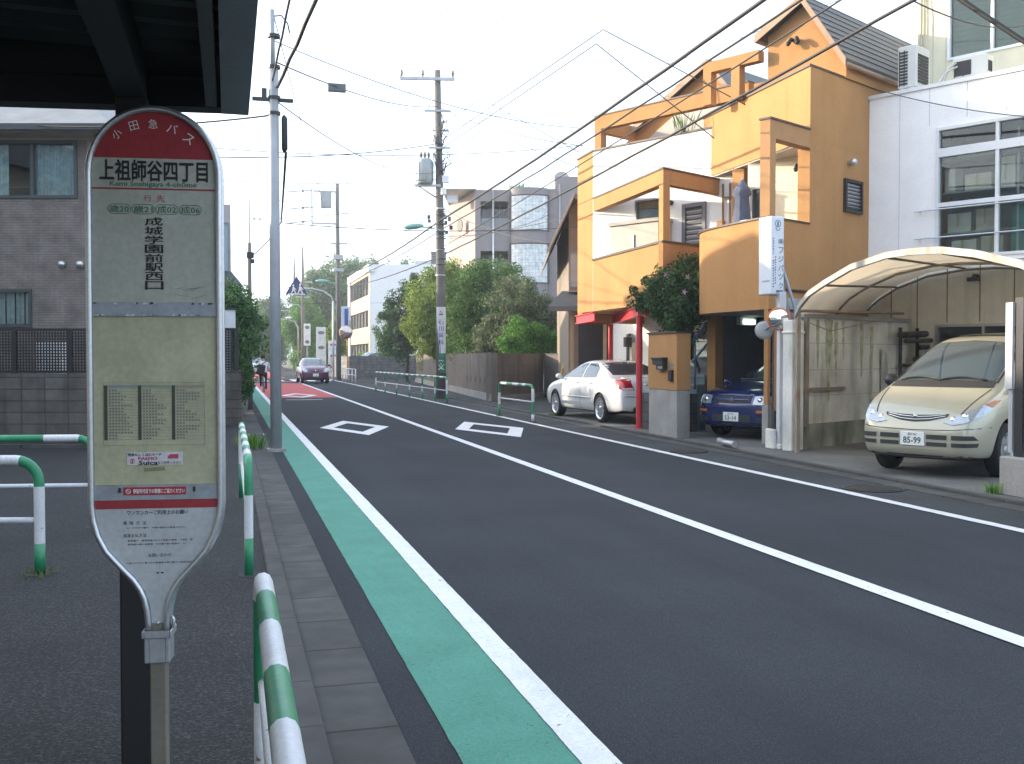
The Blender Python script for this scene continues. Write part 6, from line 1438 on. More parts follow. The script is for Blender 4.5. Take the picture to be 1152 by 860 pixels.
# pole behind the hedge
t = thing('slim_pole','thin pole with an aerial rod rising behind the tall left hedge','pole',(.5,32.2,0))
mb = MB(); mb.M = Matrix.Translation((.62,31.0,0)); mb.tube([(0,0,0),(0,0,4.9)],[.07,.05],10); mb.tube([(0,0,4.9),(0,0,6.15)],.014,6); build('pole', mb, concrete_pole, t)
mb = MB(); mb.M = Matrix.Translation((.62,31.0,0)); mb.box(-.08,.12,-.08,.08,4.45,4.62); mb.cyl((.08,0,4.3),.06,.12,10); mb.tube([(.02,0,5.6),(.3,0,5.6)],.012,5); mb.ball((.14,0,5.6),.03,8); mb.ball((.3,0,5.6),.03,8); build('fitting', mb, darkmetal, t)
# far pole with transformer box, lamp and blue sign
t = thing('utility_pole','distant concrete pole with a square transformer, green lamp and blue hanging sign','utility pole',(7.05,68.4,0))
mb = MB(); mb.M = Matrix.Translation((7.05,68.4,0)); mb.tube([(0,0,0),(-.05,0,13)],[.17,.12],14); build('pole', mb, concrete_pole, t)
mb = MB(); mb.M = Matrix.Translation((7.05,68.4,0)); mb.box(-1.6,-.1,-.06,.06,12.4,12.5); mb.box(-1.7,-.1,-.06,.06,10.3,10.4); mb.box(-1.75,-1.65,-.05,.05,10.1,12.6); build('crossarm', mb, steel, t); mb = MB(); mb.M = Matrix.Translation((7.05,68.4,0)); mb.box(-.5,.6,-.06,.06,9,9.1); build('crossarm', mb, steel, t); mb = MB(); mb.M = Matrix.Translation((7.05,68.4,0)); mb.box(-.35,.35,-.2,.2,7.2,7.4); build('box_fitting', mb, steel, t); mb = MB(); mb.M = Matrix.Translation((7.05,68.4,0)); mb.box(-.35,.3,-.2,.2,8.0,8.3); build('box_fitting', mb, steel, t)
mb = MB(); mb.M = Matrix.Translation((7.05,68.4,0)); mb.box(-1.15,-.45,-.3,.3,11.4,12.45); build('transformer', mb, P('far_transformer',(.35,.38,.38),.5), t)
mb = MB(); mb.M = Matrix.Translation((7.05,68.4,0))
for z in (12.5,11.4,10.5): mb.tube([(-1.7,0,z),(-2.5,-.3,z-.15),(-3.4,-1,z-.35)],.03,5); mb.ball((-2.3,-.25,z-.12),.09,8)
build('lead', mb, fittingm := P('lead_dark',(.09,.09,.09),.6), t)
mb = MB(); mb.M = Matrix.Translation((7.05,68.4,0)); mb.tube([(0,-.1,6.1),(-.3,-.1,6.45),(-.8,-.1,6.5)],.03,6); mb.M = Matrix.Translation((6.0,68.3,6.55)) @ Matrix.Diagonal((1.9,.8,.5,1)); mb.ball((0,0,0),.24,12); build('street_lamp', mb, P('lamp_far',(.20,.42,.36),.4), t)
mb = MB(); mb.box(7.2,7.75,68.2,68.3,3.35,4.9); bs_ = build('hanging_sign', mb, P('hang_white',(.55,.63,.75),.5), t, bevel=.03)
mb = MB(); mb.box(7.42,7.66,68.18,68.199,3.55,4.75); build('sign_mark', mb, txt_blue, bs_)
# crossing sign on its own arm
t = thing('crossing_sign','blue triangular pedestrian crossing sign hung on a curved arm over the road','traffic sign',(6.62,67.6,0))
mb = MB(); mb.tube([(6.62,67.6,0),(6.62,67.6,5.2)],.07,10); mb.tube([(6.62,67.6,5.2),(6.5,67.6,5.5),(6.0,67.6,5.85),(5.3,67.6,6.0),(4.3,67.6,6.02)],.05,8); build('arm', mb, P('arm_pale',(.5,.52,.55),.5,.3), t)
mb = MB(); mb.vprism([(3.55,5.58),(5.0,5.58),(4.28,6.78)],67.48,67.52); sb_ = build('sign_board', mb, P('sign_blue',(.018,.034,.13),.5), t)
mb = MB()
for x,sc_ in ((4.08,.9),(4.5,1.0)):
    mb.M = Matrix.Translation((x,67.46,5.66)) @ Matrix.Diagonal((sc_,1,sc_,1))
    mb.ball((0,0,.56),.075,8); mb.vprism([(-.09,.22),(.09,.22),(.07,.47),(-.07,.47)],-.01,.01); mb.vprism([(-.09,.22),(.0,.22),(-.12,0),(-.18,.0)],-.01,.01); mb.vprism([(.0,.22),(.09,.22),(.2,0),(.13,0)],-.01,.01); mb.vprism([(.07,.42),(.22,.25),(.19,.22),(.06,.34)],-.01,.01)
mb.M = None; mb.vprism([(3.72,5.59),(4.84,5.59),(4.80,5.65),(3.76,5.65)],67.45,67.475); build('pedestrian_mark', mb, txt_white, sb_)
t = thing('traffic_mirror','round orange traffic mirror on a yellow orange post beside the distant pole','traffic mirror',(7.45,67.3,0))
mb = MB(); mb.tube([(7.5,66.8,0),(7.45,66.8,3.0)],.055,8); build('post', mb, P('post_orange',(.55,.27,.04),.5), t)
mb = MB(); mb.M = Matrix.Translation((7.35,66.75,3.15)) @ Matrix.Rotation(R(90),4,'X') @ Matrix.Rotation(R(-20),4,'Y'); mb.lathe([(.42,-.03),(.45,0),(.42,.03)],20); mb.lathe([(.42,-.03),(.2,-.13),(.01,-.15)],20); build('rim', mb, P('mirror_orange_far',(.55,.2,.08),.5), t)
mb = MB(); mb.M = Matrix.Translation((7.35,66.75,3.15)) @ Matrix.Rotation(R(90),4,'X') @ Matrix.Rotation(R(-20),4,'Y'); mb.lathe([(.42,.031),(.25,.09),(.001,.11)],20); build('mirror_face', mb, P('mirror_grey',(.5,.45,.42),.1,.9,var=0), t)
t = thing('road_railing','white pipe railing along the pavement beside the oncoming maroon car','railing',(6.9,62,0))
for y in (58.5,60.2,61.9,63.6,65.3): mb = MB(); mb.tube([(6.98,y,0),(6.98,y,.85)],.035,6); build('post', mb, railwhite, t)
for z in (.85,.5): mb = MB(); mb.tube([(6.98,58.5,z),(6.98,65.3,z)],.03,6); build('rail', mb, railwhite, t)
def far_sign(x, y, z0, z1, w_, label, marks):
    t = thing('street_sign', label, 'sign', (x,y,0))
    mb = MB(); mb.box(x-w_/2,x+w_/2,y-.06,y+.06,z0,z1); bd = build('board', mb, P('far_board',(.64,.65,.66),.5), t)
    mb = MB(); mb.box(x-.05,x+.05,y+.061,y+.14,0,z1); build('post', mb, steel, t)
    mb = MB(); mb.text(marks, Matrix.Translation((x,y-.066,(z0+z1)/2)) @ TXT, h=(z1-z0)*.8, w=w_*.6, off=.02); build('marking', mb, txt_red if 'r' in label[:3] else txt_grey, bd)
far_sign(7.6,88,.6,4.1,.8,'tall white upright sign board behind the oncoming maroon car','・\n・\n・')
far_sign(8.2,84,.4,2.9,.7,'red lettered low white sign board right of the tall white one','・\n・\n・')
far_sign(6.95,95,2.6,4.6,.6,'small white sign hung high beside the far thin poles','・\n・')
def thin_pole(x, y, h, label, lamp=None):
    t = thing('utility_pole', label, 'utility pole', (x,y,0))
    mb = MB(); mb.tube([(x,y,0),(x,y,h*.75),(x,y,h)],[.2,.15,.06],10); build('pole', mb, concrete_pole, t)
    mb = MB(); mb.box(x-.9,x+.9,y-.05,y+.05,h*.72,h*.72+.1); mb.box(x-.7,x+.7,y-.05,y+.05,h*.6,h*.6+.1); mb.box(x-1.2,x-.2,y-.05,y+.05,h*.82,h*.82+.08); build('crossarm', mb, steel, t)
    if lamp:
        mb = MB(); mb.tube([(x,y,lamp-.5),(x-.4,y,lamp),(x-1.8,y,lamp+.1)],.05,6); mb.M = Matrix.Translation((x-2.2,y,lamp+.1)) @ Matrix.Diagonal((1.9,.8,.5,1)); mb.ball((0,0,0),.26,10); build('street_lamp', mb, P('lamp_pale',(.3,.5,.45),.4), t)
thin_pole(7.0,101,12.2,'thin far pole with pointed top beyond the oncoming maroon car',6.6)
thin_pole(7.6,124,13.5,'farthest thin pole seen just left of the pointed one',7)
thin_pole(1.2,135,10.5,'small far pole on the left of the road in front of pale haze trees',None)
t = thing('lamp_pole','far curved lamp arm reaching left over the road in front of green trees','lamp',(6.5,93,0))
mb = MB(); mb.tube([(6.0,93,0),(6.0,93,4.2),(5.7,93,4.7),(5.0,93,4.9),(3.9,93,4.9)],.06,8); build('arm', mb, steel, t)
mb = MB(); mb.M = Matrix.Translation((5.2,93,5.05)) @ Matrix.Diagonal((1.5,.8,.5,1)); mb.ball((0,0,0),.2,10); build('lamp_head', mb, frame_white, t)
t = thing('guy_wire','yellow plastic sleeve on a slanted guy wire beside the brown board wall','guy wire',(10.5,32.4,0))
mb = MB(); mb.tube([(10.40,32.38,.05),(10.96,32.25,2.02)],.035,10); build('sleeve', mb, yellowm, t)
mb = MB(); mb.tube([(10.96,32.25,2.02),(11.4,32.1,3.6)],.012,5); build('wire', mb, cablem, t)
mb = MB()
for f in (.3,.55,.8): mb.tube([(10.40+.56*f,32.38-.13*f,.05+1.97*f),(10.40+.56*(f+.012),32.38-.13*(f+.012),.05+1.97*(f+.012))],.042,10)
build('ring', mb, rust, t)

# ================================================================ CABLES
def cable(pts, r_, label, sag=0.0, m=None, wavy=0.0, hang=None):
    out = []
    for i in range(len(pts)-1):
        a,b = Vector(pts[i]),Vector(pts[i+1]); n = 24
        for k in range(n+(1 if i == len(pts)-2 else 0)):
            f = k/n; p = a.lerp(b,f); p.z -= sag*4*f*(1-f)
            if wavy: p.z += wavy*math.sin(f*90)
            out.append(tuple(p))
    mb = MB(); mb.tube(out, r_, 6); o = obj('overhead_cable', mb, m or cablem, label, 'cable', 'overhead cables')
    if hang:
        mb = MB()
        for f in hang:
            p = Vector(out[int(f*(len(out)-1))]); mb.box(p.x-.18,p.x+.18,p.y-.05,p.y+.05,p.z-.1,p.z+.06)
        build('splice_case', mb, P('splice',(.12,.13,.14),.6), o)
    return o
cable([(7.55,68.3,7.0),(7.5,37.1,6.55),(7.6,0,7.25)],.034,'thickest black cable running from the utility pole lamp up to the top edge',.25,wavy=.006)
cable([(7.6,68.3,6.7),(7.6,37.1,6.25),(7.75,0,6.95)],.02,'black cable just below the thickest one, rising past the white balcony wall',.22,wavy=.012)
cable([(7.6,68.3,6.2),(7.62,37.1,5.3),(7.6,0,5.95)],.022,'long cable crossing the orange tower and the dark roof to the top right',.16,wavy=.008)
cable([(7.62,37.1,5.6),(7.5,0,6.5)],.013,'thinner cable parallel above the one that crosses the orange tower',.15)
for k,(x,lb) in enumerate(((6.15,'leftmost'),(6.95,'middle'),(8.02,'rightmost'))):
    cable([(x-.9+k*.5,68.3,12.4),(x,37.35,12.05)],.011,'thin high wire from the %s insulator of the utility pole down to the distant pole' % lb,.5,cableg)
    cable([(x,37.35,12.05),(7.3+k*.75,-4,13.0)],.011,'thin high wire from the %s insulator of the utility pole up to the top edge' % lb,.45,cableg)
cable([(.80,17.2,5.95),(2.05,-3,6.7)],.026,'thick wavy cable from the steel pole fittings to the top edge, right of two',.25,wavy=.02)
cable([(.72,17.2,6.05),(.98,-3,6.8)],.016,'wavy cable from the steel pole fittings to the top edge, left of two',.25,wavy=.02)
cable([(.93,17.2,4.9),(1.50,30.5,5.45)],.022,'dark cable hanging down beside the steel pole from the splice box',.05,wavy=.012)
cable([(1.50,30.5,5.45),(.66,31,4.5)],.014,'short cable from the hanging joint to the thin pole behind the hedge',.1)
cable([(1.50,30.5,5.45),(10.2,29,5.45)],.012,'level thin cable from the hanging joint across the street to the brown gabled house',.18,cableg)
cable([(.75,17.2,5.5),(-4,21,5.9)],.014,'dark cable from the steel pole left to the tiled house roof',.12)
cable([(.80,17.2,6.35),(7.45,37.1,10.75)],.013,'cable with a hanging splice case crossing from the steel pole to the tall utility pole',.25,hang=(.22,))
cable([(.75,17.2,7.1),(7.0,68.3,8.6)],.009,'very thin wire falling from the steel pole top toward the distant pole',.3,cableg)
cable([(.75,17.2,5.75),(7.5,37.2,8.4)],.010,'thin level wire from the steel pole across to the transformer',.5,cableg)
cable([(7.55,37.1,10.7),(8.7,24.6,6.9)],.012,'cable from the small crossarm of the utility pole down to the orange left block',.2)
cable([(-3.0,27,6.6),(7.45,37.2,9.4)],.015,'cable rising from the left roofs to the fittings of the utility pole',.3)
cable([(-4.0,31,6.9),(7.45,37.2,8.1)],.010,'faint cable rising from the left roofs to the transformer bracket',.3,cableg)
cable([(7.6,37.1,9.2),(8.05,21.9,8.62),(10.25,20.4,6.3)],.013,'cable peaking above the white balcony wall and dropping to the orange tower, lower of two',.0)
cable([(7.6,37.1,9.5),(8.1,21.6,8.85),(10.25,19.0,6.7)],.013,'cable peaking above the white balcony wall and dropping to the orange tower, upper of two',.0)
cable([(7.6,37.1,10.1),(8.0,32.5,9.95),(8.62,24.7,6.75)],.012,'upper of two sharply bent cables right of the utility pole, dropping to the orange house',.0)
cable([(7.6,37.1,8.7),(8.0,32.5,8.95),(8.62,24.5,6.3)],.012,'lower of two sharply bent cables right of the utility pole, dropping to the orange house',.0)
cable([(7.7,37.1,6.0),(17.5,55.2,9.6)],.012,'cable from the utility pole lamp level to the grey building balcony',.3)
cable([(7.0,68.3,8.0),(7.7,37.1,7.0),(9.7,29,4.9)],.012,'cable from the distant pole past the utility pole to the brown gabled house',.25,cableg)
cable([(7.7,11.2,6.8),(9.4,8.2,3.7)],.03,'short thick black drop cable at the upper right corner',.05)
cable([(12.05,17.55,6.85),(13.75,14.35,5.6)],.009,'thin service wire slanting across the white building wall and window top',.12,cableg)
cable([(7.6,10.3,5.72),(15.5,17.0,8.2)],.011,'twisted service wire running to the green blind window',.2)
cable([(6.9,68.3,5.2),(1.0,75,5.6)],.016,'dark level cable behind the crossing sign across the far road',.2)
cable([(7.0,101,9.0),(6.95,68.4,9.0)],.02,'distant cable between the far thin pole and the pole with the blue sign',.5,cableg)

random.seed(77)
for k,(p,q,sg_,lb) in enumerate((((-3,24,6.4),(8.6,24.6,6.9),.35,'thin wire crossing from the tiled house roof to the top of the white balcony wall'),((.75,17.2,6.7),(8.6,24.4,7.3),.3,'thin wire crossing from the steel pole top to the roof pergola of the orange house'),((7.5,37.2,7.6),(.70,31,5.6),.25,'thin wire from the transformer pole across to the slim pole behind the hedge'),((7.0,68.3,10.4),(.3,45,7.0),.4,'faint far wire slanting left from the distant pole'),((7.0,68.3,9.4),(7.55,37.2,8.9),.5,'faint wire between the distant pole and the transformer, upper of two'),((7.0,68.3,7.6),(7.55,37.2,7.4),.6,'faint wire between the distant pole and the transformer, lower of two'),((7.5,37.2,10.9),(8.4,-2,9.5),.4,'thin wire passing high above the pergola toward the top right'),((7.5,37.2,9.9),(13,18,9.2),.3,'thin wire from the utility pole to the gable of the orange house'),((7.4,37.2,6.5),(-2.0,26,6.2),.3,'thin wire from the utility pole lamp arm back to the left roofs'),((7.6,37.2,5.9),(10.3,29.2,5.9),.12,'short wire from the utility pole to the brown gable edge'),((6.2,37.35,12.0),(6.9,101,12.0),.9,'very faint long wire from the leftmost insulator to the pointed far pole'))):
    cable([p,q],.0085,lb,sg_,cableg)
# ================================================================ PLANTS
def crown(blobs, n, leaf, seed, sub=7, subr=.42, up=.3, stretch=1.0):
    """leaf quads in clumps on and inside every blob (cx,cy,cz,rx,ry,rz)"""
    rg = np.random.default_rng(seed); V = []; tot = sum((b[3]*b[4]*b[5])**(2/3) for b in blobs)
    for (cx,cy,cz,rx,ry,rz) in blobs:
        k = max(20,int(1.3*n*(rx*ry*rz)**(2/3)/tot)); ns = max(3,int(sub*(1+rx)))
        d = rg.normal(size=(ns,3)); d /= np.linalg.norm(d,axis=1)[:,None]; cl = d*(.45+.5*rg.random((ns,1))**.6); cr = subr*(.75+.8*rg.random(ns))
        ci = rg.integers(0,ns,k); q = rg.normal(size=(k,3)); q /= np.linalg.norm(q,axis=1)[:,None]; q *= rg.random((k,1))**(.45)
        p = cl[ci]+q*cr[ci][:,None]; p = p*np.array([rx,ry,rz])+np.array([cx,cy,cz])
        a = rg.normal(size=(k,3)); a[:,2] *= stretch; a /= np.linalg.norm(a,axis=1)[:,None]; b = rg.normal(size=(k,3)); b[:,2] += up; b = np.cross(a,b); b /= np.linalg.norm(b,axis=1)[:,None]+1e-9
        L_ = leaf*(.6+.8*rg.random((k,1))); w_ = L_*.42
        V.append(np.stack([p-a*L_*.5, p+b*w_*.5, p+a*L_*.5, p-b*w_*.5],1).reshape(-1,3))
    V = np.concatenate(V); V = V[V[:,2].reshape(-1,4).min(1).repeat(4) > .02]
    return V
def leaf_mesh(name, V, m, parent=None):
    n = len(V)//4; me = bpy.data.meshes.new(name); me.vertices.add(n*4); me.vertices.foreach_set('co', V.astype(np.float32).ravel())
    me.loops.add(n*4); me.loops.foreach_set('vertex_index', np.arange(n*4,dtype=np.int32)); me.polygons.add(n); me.polygons.foreach_set('loop_start', np.arange(0,n*4,4,dtype=np.int32))
    me.update(calc_edges=True); me.materials.append(m); o = bpy.data.objects.new(name, me); col.objects.link(o)
    if parent:
        o.parent = parent
        if parent.name in W: o.matrix_parent_inverse = W[parent.name].inverted()
    return o
def tree(name, label, cat, base, blobs, n, leaf, m, seed, trunk_r=.12, group=None, sub=7, subr=.42, up=.3, stretch=1.0):
    t = thing(name, label, cat, base, group); random.seed(seed)
    leaf_mesh('crown', crown(blobs,n,leaf,seed,sub,subr,up,stretch), m, t)
    mb = MB(); bx,by,bz = base
    top = max(b[2] for b in blobs); cx = sum(b[0] for b in blobs)/len(blobs); cy = sum(b[1] for b in blobs)/len(blobs)
    fork = bz+(top-bz)*.45
    mb.tube([(bx,by,bz-.05),(bx+.03,by,bz+(fork-bz)*.5),((bx*2+cx)/3,(by*2+cy)/3,fork)],[trunk_r,trunk_r*.85,trunk_r*.7],9)
    for b in blobs:
        for k in range(2):
            e_ = (b[0]+random.uniform(-.5,.5)*b[3],b[1]+random.uniform(-.5,.5)*b[4],b[2]+random.uniform(-.2,.6)*b[5])
            mb.tube([((bx*2+cx)/3,(by*2+cy)/3,fork-.1),((bx+cx+e_[0])/3,(by+cy+e_[1])/3,(fork*1.2+e_[2])/2.2),e_],[trunk_r*.55,trunk_r*.35,trunk_r*.1],6)
    build('trunk', mb, bark, t); return t
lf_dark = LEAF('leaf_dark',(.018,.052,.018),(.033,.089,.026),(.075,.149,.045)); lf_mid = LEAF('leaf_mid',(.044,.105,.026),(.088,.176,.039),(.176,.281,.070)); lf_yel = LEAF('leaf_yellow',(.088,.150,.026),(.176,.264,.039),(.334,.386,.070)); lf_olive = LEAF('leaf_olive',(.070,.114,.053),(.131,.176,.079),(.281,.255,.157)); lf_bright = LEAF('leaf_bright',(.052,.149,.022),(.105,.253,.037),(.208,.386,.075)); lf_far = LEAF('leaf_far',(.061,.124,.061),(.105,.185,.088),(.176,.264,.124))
tree('tall_hedge','tall dense dark green clipped evergreen between the left fence and the road','hedge',(-.3,28.3,0),
     [(-.25,28.2,.9,.85,1.7,1.0),(-.2,28.2,1.7,1.05,1.8,1.0),(-.15,28.2,2.4,1.0,1.6,.9),(-.35,28.2,3.0,.85,1.2,.65),(-1.3,28.5,2.6,.9,1.2,.8),(-1.0,28.5,1.6,.9,1.5,1.2),(-.2,31,1.6,.6,2.0,1.5),(-.3,33.6,1.5,.5,2.0,1.4),(.42,28.3,2.35,.60,1.1,.6),(.1,28.2,1.2,.5,1.1,.9),(.25,28.2,2.9,.5,.9,.5)],44000,.11,lf_mid2 := LEAF('leaf_hedge',(.031,.088,.029),(.061,.150,.044),(.131,.246,.070)),4,.12,None,12,.36)
tree('dark_tree','dark glossy spiky tree at the left end of the concrete garden wall','tree',(10.9,64,0),[(10.6,63.4,4.0,1.2,1.1,1.7),(10.9,63.2,5.6,.8,.8,1.1),(10.2,63.3,2.6,1.1,1,1.2),(11.7,63.4,4.6,1.2,1.1,1.6),(9.8,63.3,4.3,.7,.7,.7),(11.6,63,2.6,1.2,1,1.3)],16000,.19,lf_dark,7,.12,None,7,.36)
tree('yellow_green_tree','yellow green leafy tree rising behind the utility pole','tree',(11.2,51.5,0),[(9.9,51,4.0,1.4,1.3,1.5),(10.6,51,5.4,1.15,1.1,1.0),(9.6,50.8,2.7,1.2,1.1,1.1),(11.2,51,3.6,1.4,1.2,1.5),(11.0,50.8,2.5,1.4,1.2,1.0),(11.5,51,5.0,1.0,1,1.0)],30000,.15,lf_yel,8,.12)
tree('garden_tree','broad mid green tree with the highest crown right of the utility pole','tree',(11.4,44,0),[(10.6,43.8,4.7,1.2,1.1,1.0),(11.4,43.6,5.0,1.1,1.1,.85),(11.0,43.6,3.6,1.5,1.2,1.2),(10.2,43.6,3.2,1.0,1.0,1.2),(12.2,43.5,4.1,1.1,1.0,1.1),(10.6,43.4,2.3,1.2,1,.9),(9.9,43.8,4.2,.9,.9,1.0),(11.8,43.4,2.6,1.3,1,1.1),(12.9,43.2,3.2,.9,.9,1.0)],34000,.13,lf_mid,9,.13)
tree('olive_tree','olive grey tree with pale seed tufts above the corner of the concrete wall','tree',(11.8,41,0),[(11.0,40.6,3.5,1.2,1.0,1.1),(11.8,40.2,3.9,1.1,1.0,.9),(12.5,40,3.3,1.0,1.0,.8),(11.3,40.0,2.5,1.4,1.0,.9),(12.6,39.8,2.5,.9,.9,.7),(10.3,40.6,2.4,.8,.8,.9),(13.2,40,2.9,.8,.8,.8),(12.2,39.8,2.0,1.2,.9,.7)],24000,.12,lf_olive,10,.12,None,8,.4)
tree('bright_shrub','bright green feathery shrub standing above the right end of the concrete wall','shrub',(11.2,38.0,0),[(10.6,38.2,2.2,.6,.6,.55),(11.2,38.2,2.45,.7,.6,.6),(11.8,38.2,2.2,.7,.6,.55),(12.2,38.0,1.9,.5,.5,.5),(11.2,38.0,1.5,1.0,.6,.6)],14000,.10,lf_bright,11,.06)
tree('low_shrub','small yellow green shrub just above the left end of the concrete wall','shrub',(11.3,58.5,0),[(11.0,58,1.9,.7,.7,.5),(11.7,58,1.8,.7,.7,.45),(11.3,58,1.2,.8,.7,.6)],2500,.12,lf_yel,12,.06)
tree('clipped_hedge','tall rounded clipped hedge standing in front of the white school side','hedge',(11,72.5,0),[(10.7,72.6,2.0,.75,.7,1.3),(10.7,72.6,3.6,.8,.7,1.3),(11.5,72.8,3.3,.7,.7,1.5),(11.4,72.8,1.8,.8,.7,1.2)],9000,.14,lf_mid,13,.1,None,14,.3)
for k,(x,y,s) in enumerate(((10.0,80,.9),(10.9,80,.8),(11.9,79.5,.9))):
    tree('round_bush',('leftmost','middle','rightmost')[k]+' of three small round bushes along the foot of the school','bush',(x,y,0),[(x,y,1.2*s,.7,.6,.9*s),(x+.2,y,.7,.7,.6,.7)],1500,.15,lf_bright if k!=1 else lf_mid,30+k,.05,'round bushes by the school')
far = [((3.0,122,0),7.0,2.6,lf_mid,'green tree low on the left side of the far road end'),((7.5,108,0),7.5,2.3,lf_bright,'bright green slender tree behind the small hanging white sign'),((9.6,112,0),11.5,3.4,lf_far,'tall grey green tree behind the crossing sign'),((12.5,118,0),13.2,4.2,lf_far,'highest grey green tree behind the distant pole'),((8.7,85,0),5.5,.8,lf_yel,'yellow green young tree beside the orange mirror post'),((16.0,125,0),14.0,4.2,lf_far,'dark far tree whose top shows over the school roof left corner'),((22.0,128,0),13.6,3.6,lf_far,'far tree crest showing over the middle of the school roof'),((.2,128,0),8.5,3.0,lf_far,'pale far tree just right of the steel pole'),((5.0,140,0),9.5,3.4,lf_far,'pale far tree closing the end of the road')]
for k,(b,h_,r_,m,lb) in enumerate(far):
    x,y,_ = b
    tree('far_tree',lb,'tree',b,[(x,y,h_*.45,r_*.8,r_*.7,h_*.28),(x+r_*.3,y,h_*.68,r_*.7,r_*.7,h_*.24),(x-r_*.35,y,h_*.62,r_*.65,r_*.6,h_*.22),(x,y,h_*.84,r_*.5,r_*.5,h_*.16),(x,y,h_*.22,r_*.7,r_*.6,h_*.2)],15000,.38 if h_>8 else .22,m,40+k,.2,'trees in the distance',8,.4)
# hibiscus by the stair
hb = tree('hibiscus_bush','flowering bush with pink blossoms hanging over the entrance stair','shrub',(9.75,19.75,.03),[(9.35,19.6,3.0,.55,.5,.55),(9.2,19.8,2.5,.5,.45,.5),(8.75,19.5,2.9,.4,.35,.45),(9.0,19.5,3.35,.4,.35,.35),(8.55,19.0,2.55,.38,.35,.5),(8.85,18.95,2.25,.4,.35,.4),(8.42,19.15,3.05,.25,.25,.3),(8.33,19.65,2.95,.28,.28,.35),(8.28,19.9,2.7,.18,.2,.22),(8.5,19.3,2.7,.3,.3,.4),(9.1,19.1,2.85,.4,.35,.5)],9000,.095,lf_dark2 := LEAF('leaf_hibiscus',(.022,.059,.021),(.045,.105,.033),(.105,.178,.059)),50,.05,None,8,.45)
mb = MB(); random.seed(9)
for (x,y,z) in ((8.45,18.95,3.2),(8.85,18.8,3.15),(8.75,18.75,2.85),(9.2,18.8,3.35)):
    for k in range(5):
        a = 2*math.pi*k/5; mb.add([(x,y,z),(x+.03*math.cos(a-.5),y-.03,z+.03*math.sin(a-.5)),(x+.075*math.cos(a),y-.04,z+.075*math.sin(a)),(x+.03*math.cos(a+.5),y-.03,z+.03*math.sin(a+.5))],[(0,1,2,3)])
build('blossom', mb, P('petal',(.62,.42,.55),.7,var=.1), hb)
def tuft(name, label, x, y, z, r_, h_, n, m, seed):
    rg = random.Random(seed); mb = MB()
    for k in range(n):
        a = rg.uniform(0,6.28); d = rg.random()*r_; bx,by = x+d*math.cos(a),y+d*math.sin(a); l = h_*rg.uniform(.5,1.1); t_ = rg.uniform(.1,.5)*l; w_ = .010
        mb.add([(bx-w_*math.sin(a),by+w_*math.cos(a),z),(bx+w_*math.sin(a),by-w_*math.cos(a),z),(bx+t_*math.cos(a)*.5+w_*.7*math.sin(a),by+t_*math.sin(a)*.5-w_*.7*math.cos(a),z+l*.65),(bx+t_*math.cos(a),by+t_*math.sin(a),z+l)],[(0,1,2,3)])
    return obj(name, mb, m, label, 'plant')
tuft('weed_clump','green weed clump on the kerb at the far end of the pavement rail',.36,17.6,.03,.26,.26,160,lf_bright,3)
tuft('weed_clump','small weed at the foot of the gate post at the right edge',8.15,9.45,.04,.10,.14,40,lf_bright,4)
tuft('weed_clump','low weed on the kerb in front of the white sedan wheel',8.05,25.0,.05,.16,.10,50,lf_mid,5)
tuft('weed_clump','dry weed at the base of the rail on the left asphalt',-1.28,7.72,.03,.15,.05,40,lf_olive,6)
tuft('balcony_plant','spiky plant on top of the white balcony wall by the tower',9.9,21.2,6.6,.25,.5,40,lf_mid,7)
tuft('roof_plant','low green planting on the grey building roof edge',15.9,55.9,11.05,.7,.35,160,lf_mid,8)

# ================================================================ RIGHT BACKGROUND: WALLS AND BUILDINGS
boardc = P('board_marked_concrete',(.165,.138,.115),.92,var=.15,vs_=1.5,bump=.3,streak=.75,sscale=(3.0,3.0,.35),stain=(.055,.05,.045))
A_ = (8.66,33.85); Bw = (11.1,62); Cw = (11.5,37.0)
t = thing('concrete_wall','stained brown grey concrete garden wall with a sharp corner below the trees','wall',(8.66,33.85,0))
FwL = FB(Bw,(A_[0]-Bw[0],A_[1]-Bw[1]),(0,0)) if False else None
dL = Vector((A_[0]-Bw[0],A_[1]-Bw[1])).normalized(); dR = Vector((Cw[0]-A_[0],Cw[1]-A_[1])).normalized()
FWL = FB(Bw,(dL.x,dL.y),(dL.y,-dL.x)); lL = math.hypot(A_[0]-Bw[0],A_[1]-Bw[1]); FWR = FB(A_,(dR.x,dR.y),(dR.y,-dR.x)); lR = math.hypot(Cw[0]-A_[0],Cw[1]-A_[1])
mb = MB(); mb.M = FWL; mb.box(0,lL,-.2,0,0,1.70); mb.M = FWR; mb.box(0,lR,-.2,-.001,0,1.68); build('wall', mb, boardc, t)
mb = MB(); mb.M = FWL; mb.box(0,lL+.04,0.001,.06,0,.28); mb.box(0,lL+.05,0.06,.09,0,.12); mb.M = FWR; mb.box(.07,lR,.001,.06,0,.22); build('footing', mb, concrete, t)
mb = MB(); mb.M = FWL
for k in range(60):
    s = lL-.45*k
    if s > 0: mb.box(s,s+.018,-.001,.002,.28,1.69)
mb.box(0,lL,-.001,.003,1.2,1.215); mb.M = FWR
for z in (.55,.9,1.25): mb.box(0.01,lR,-.002,.002,z,z+.012)
build('board_line', mb, P('line_dark',(.10,.09,.08),.9), t)
mb = MB(); mb.M = FWL
for k in range(5): mb.cyl((lL-1.4-k*1.15,-.0005,.72),.13,.004,12,'y')
mb.M = FWR; mb.box(1.6,2.3,-.001,.004,.52,.60); build('vent_hole', mb, P('hole_dark',(.055,.05,.045),.9), t)
t = thing('board_wall','plain brown board wall behind the white sedan','wall',(12,34,0))
dB = Vector((1.0,-4.6)).normalized(); FBd = FB((11.52,37.0),(dB.x,dB.y),(dB.y,-dB.x))
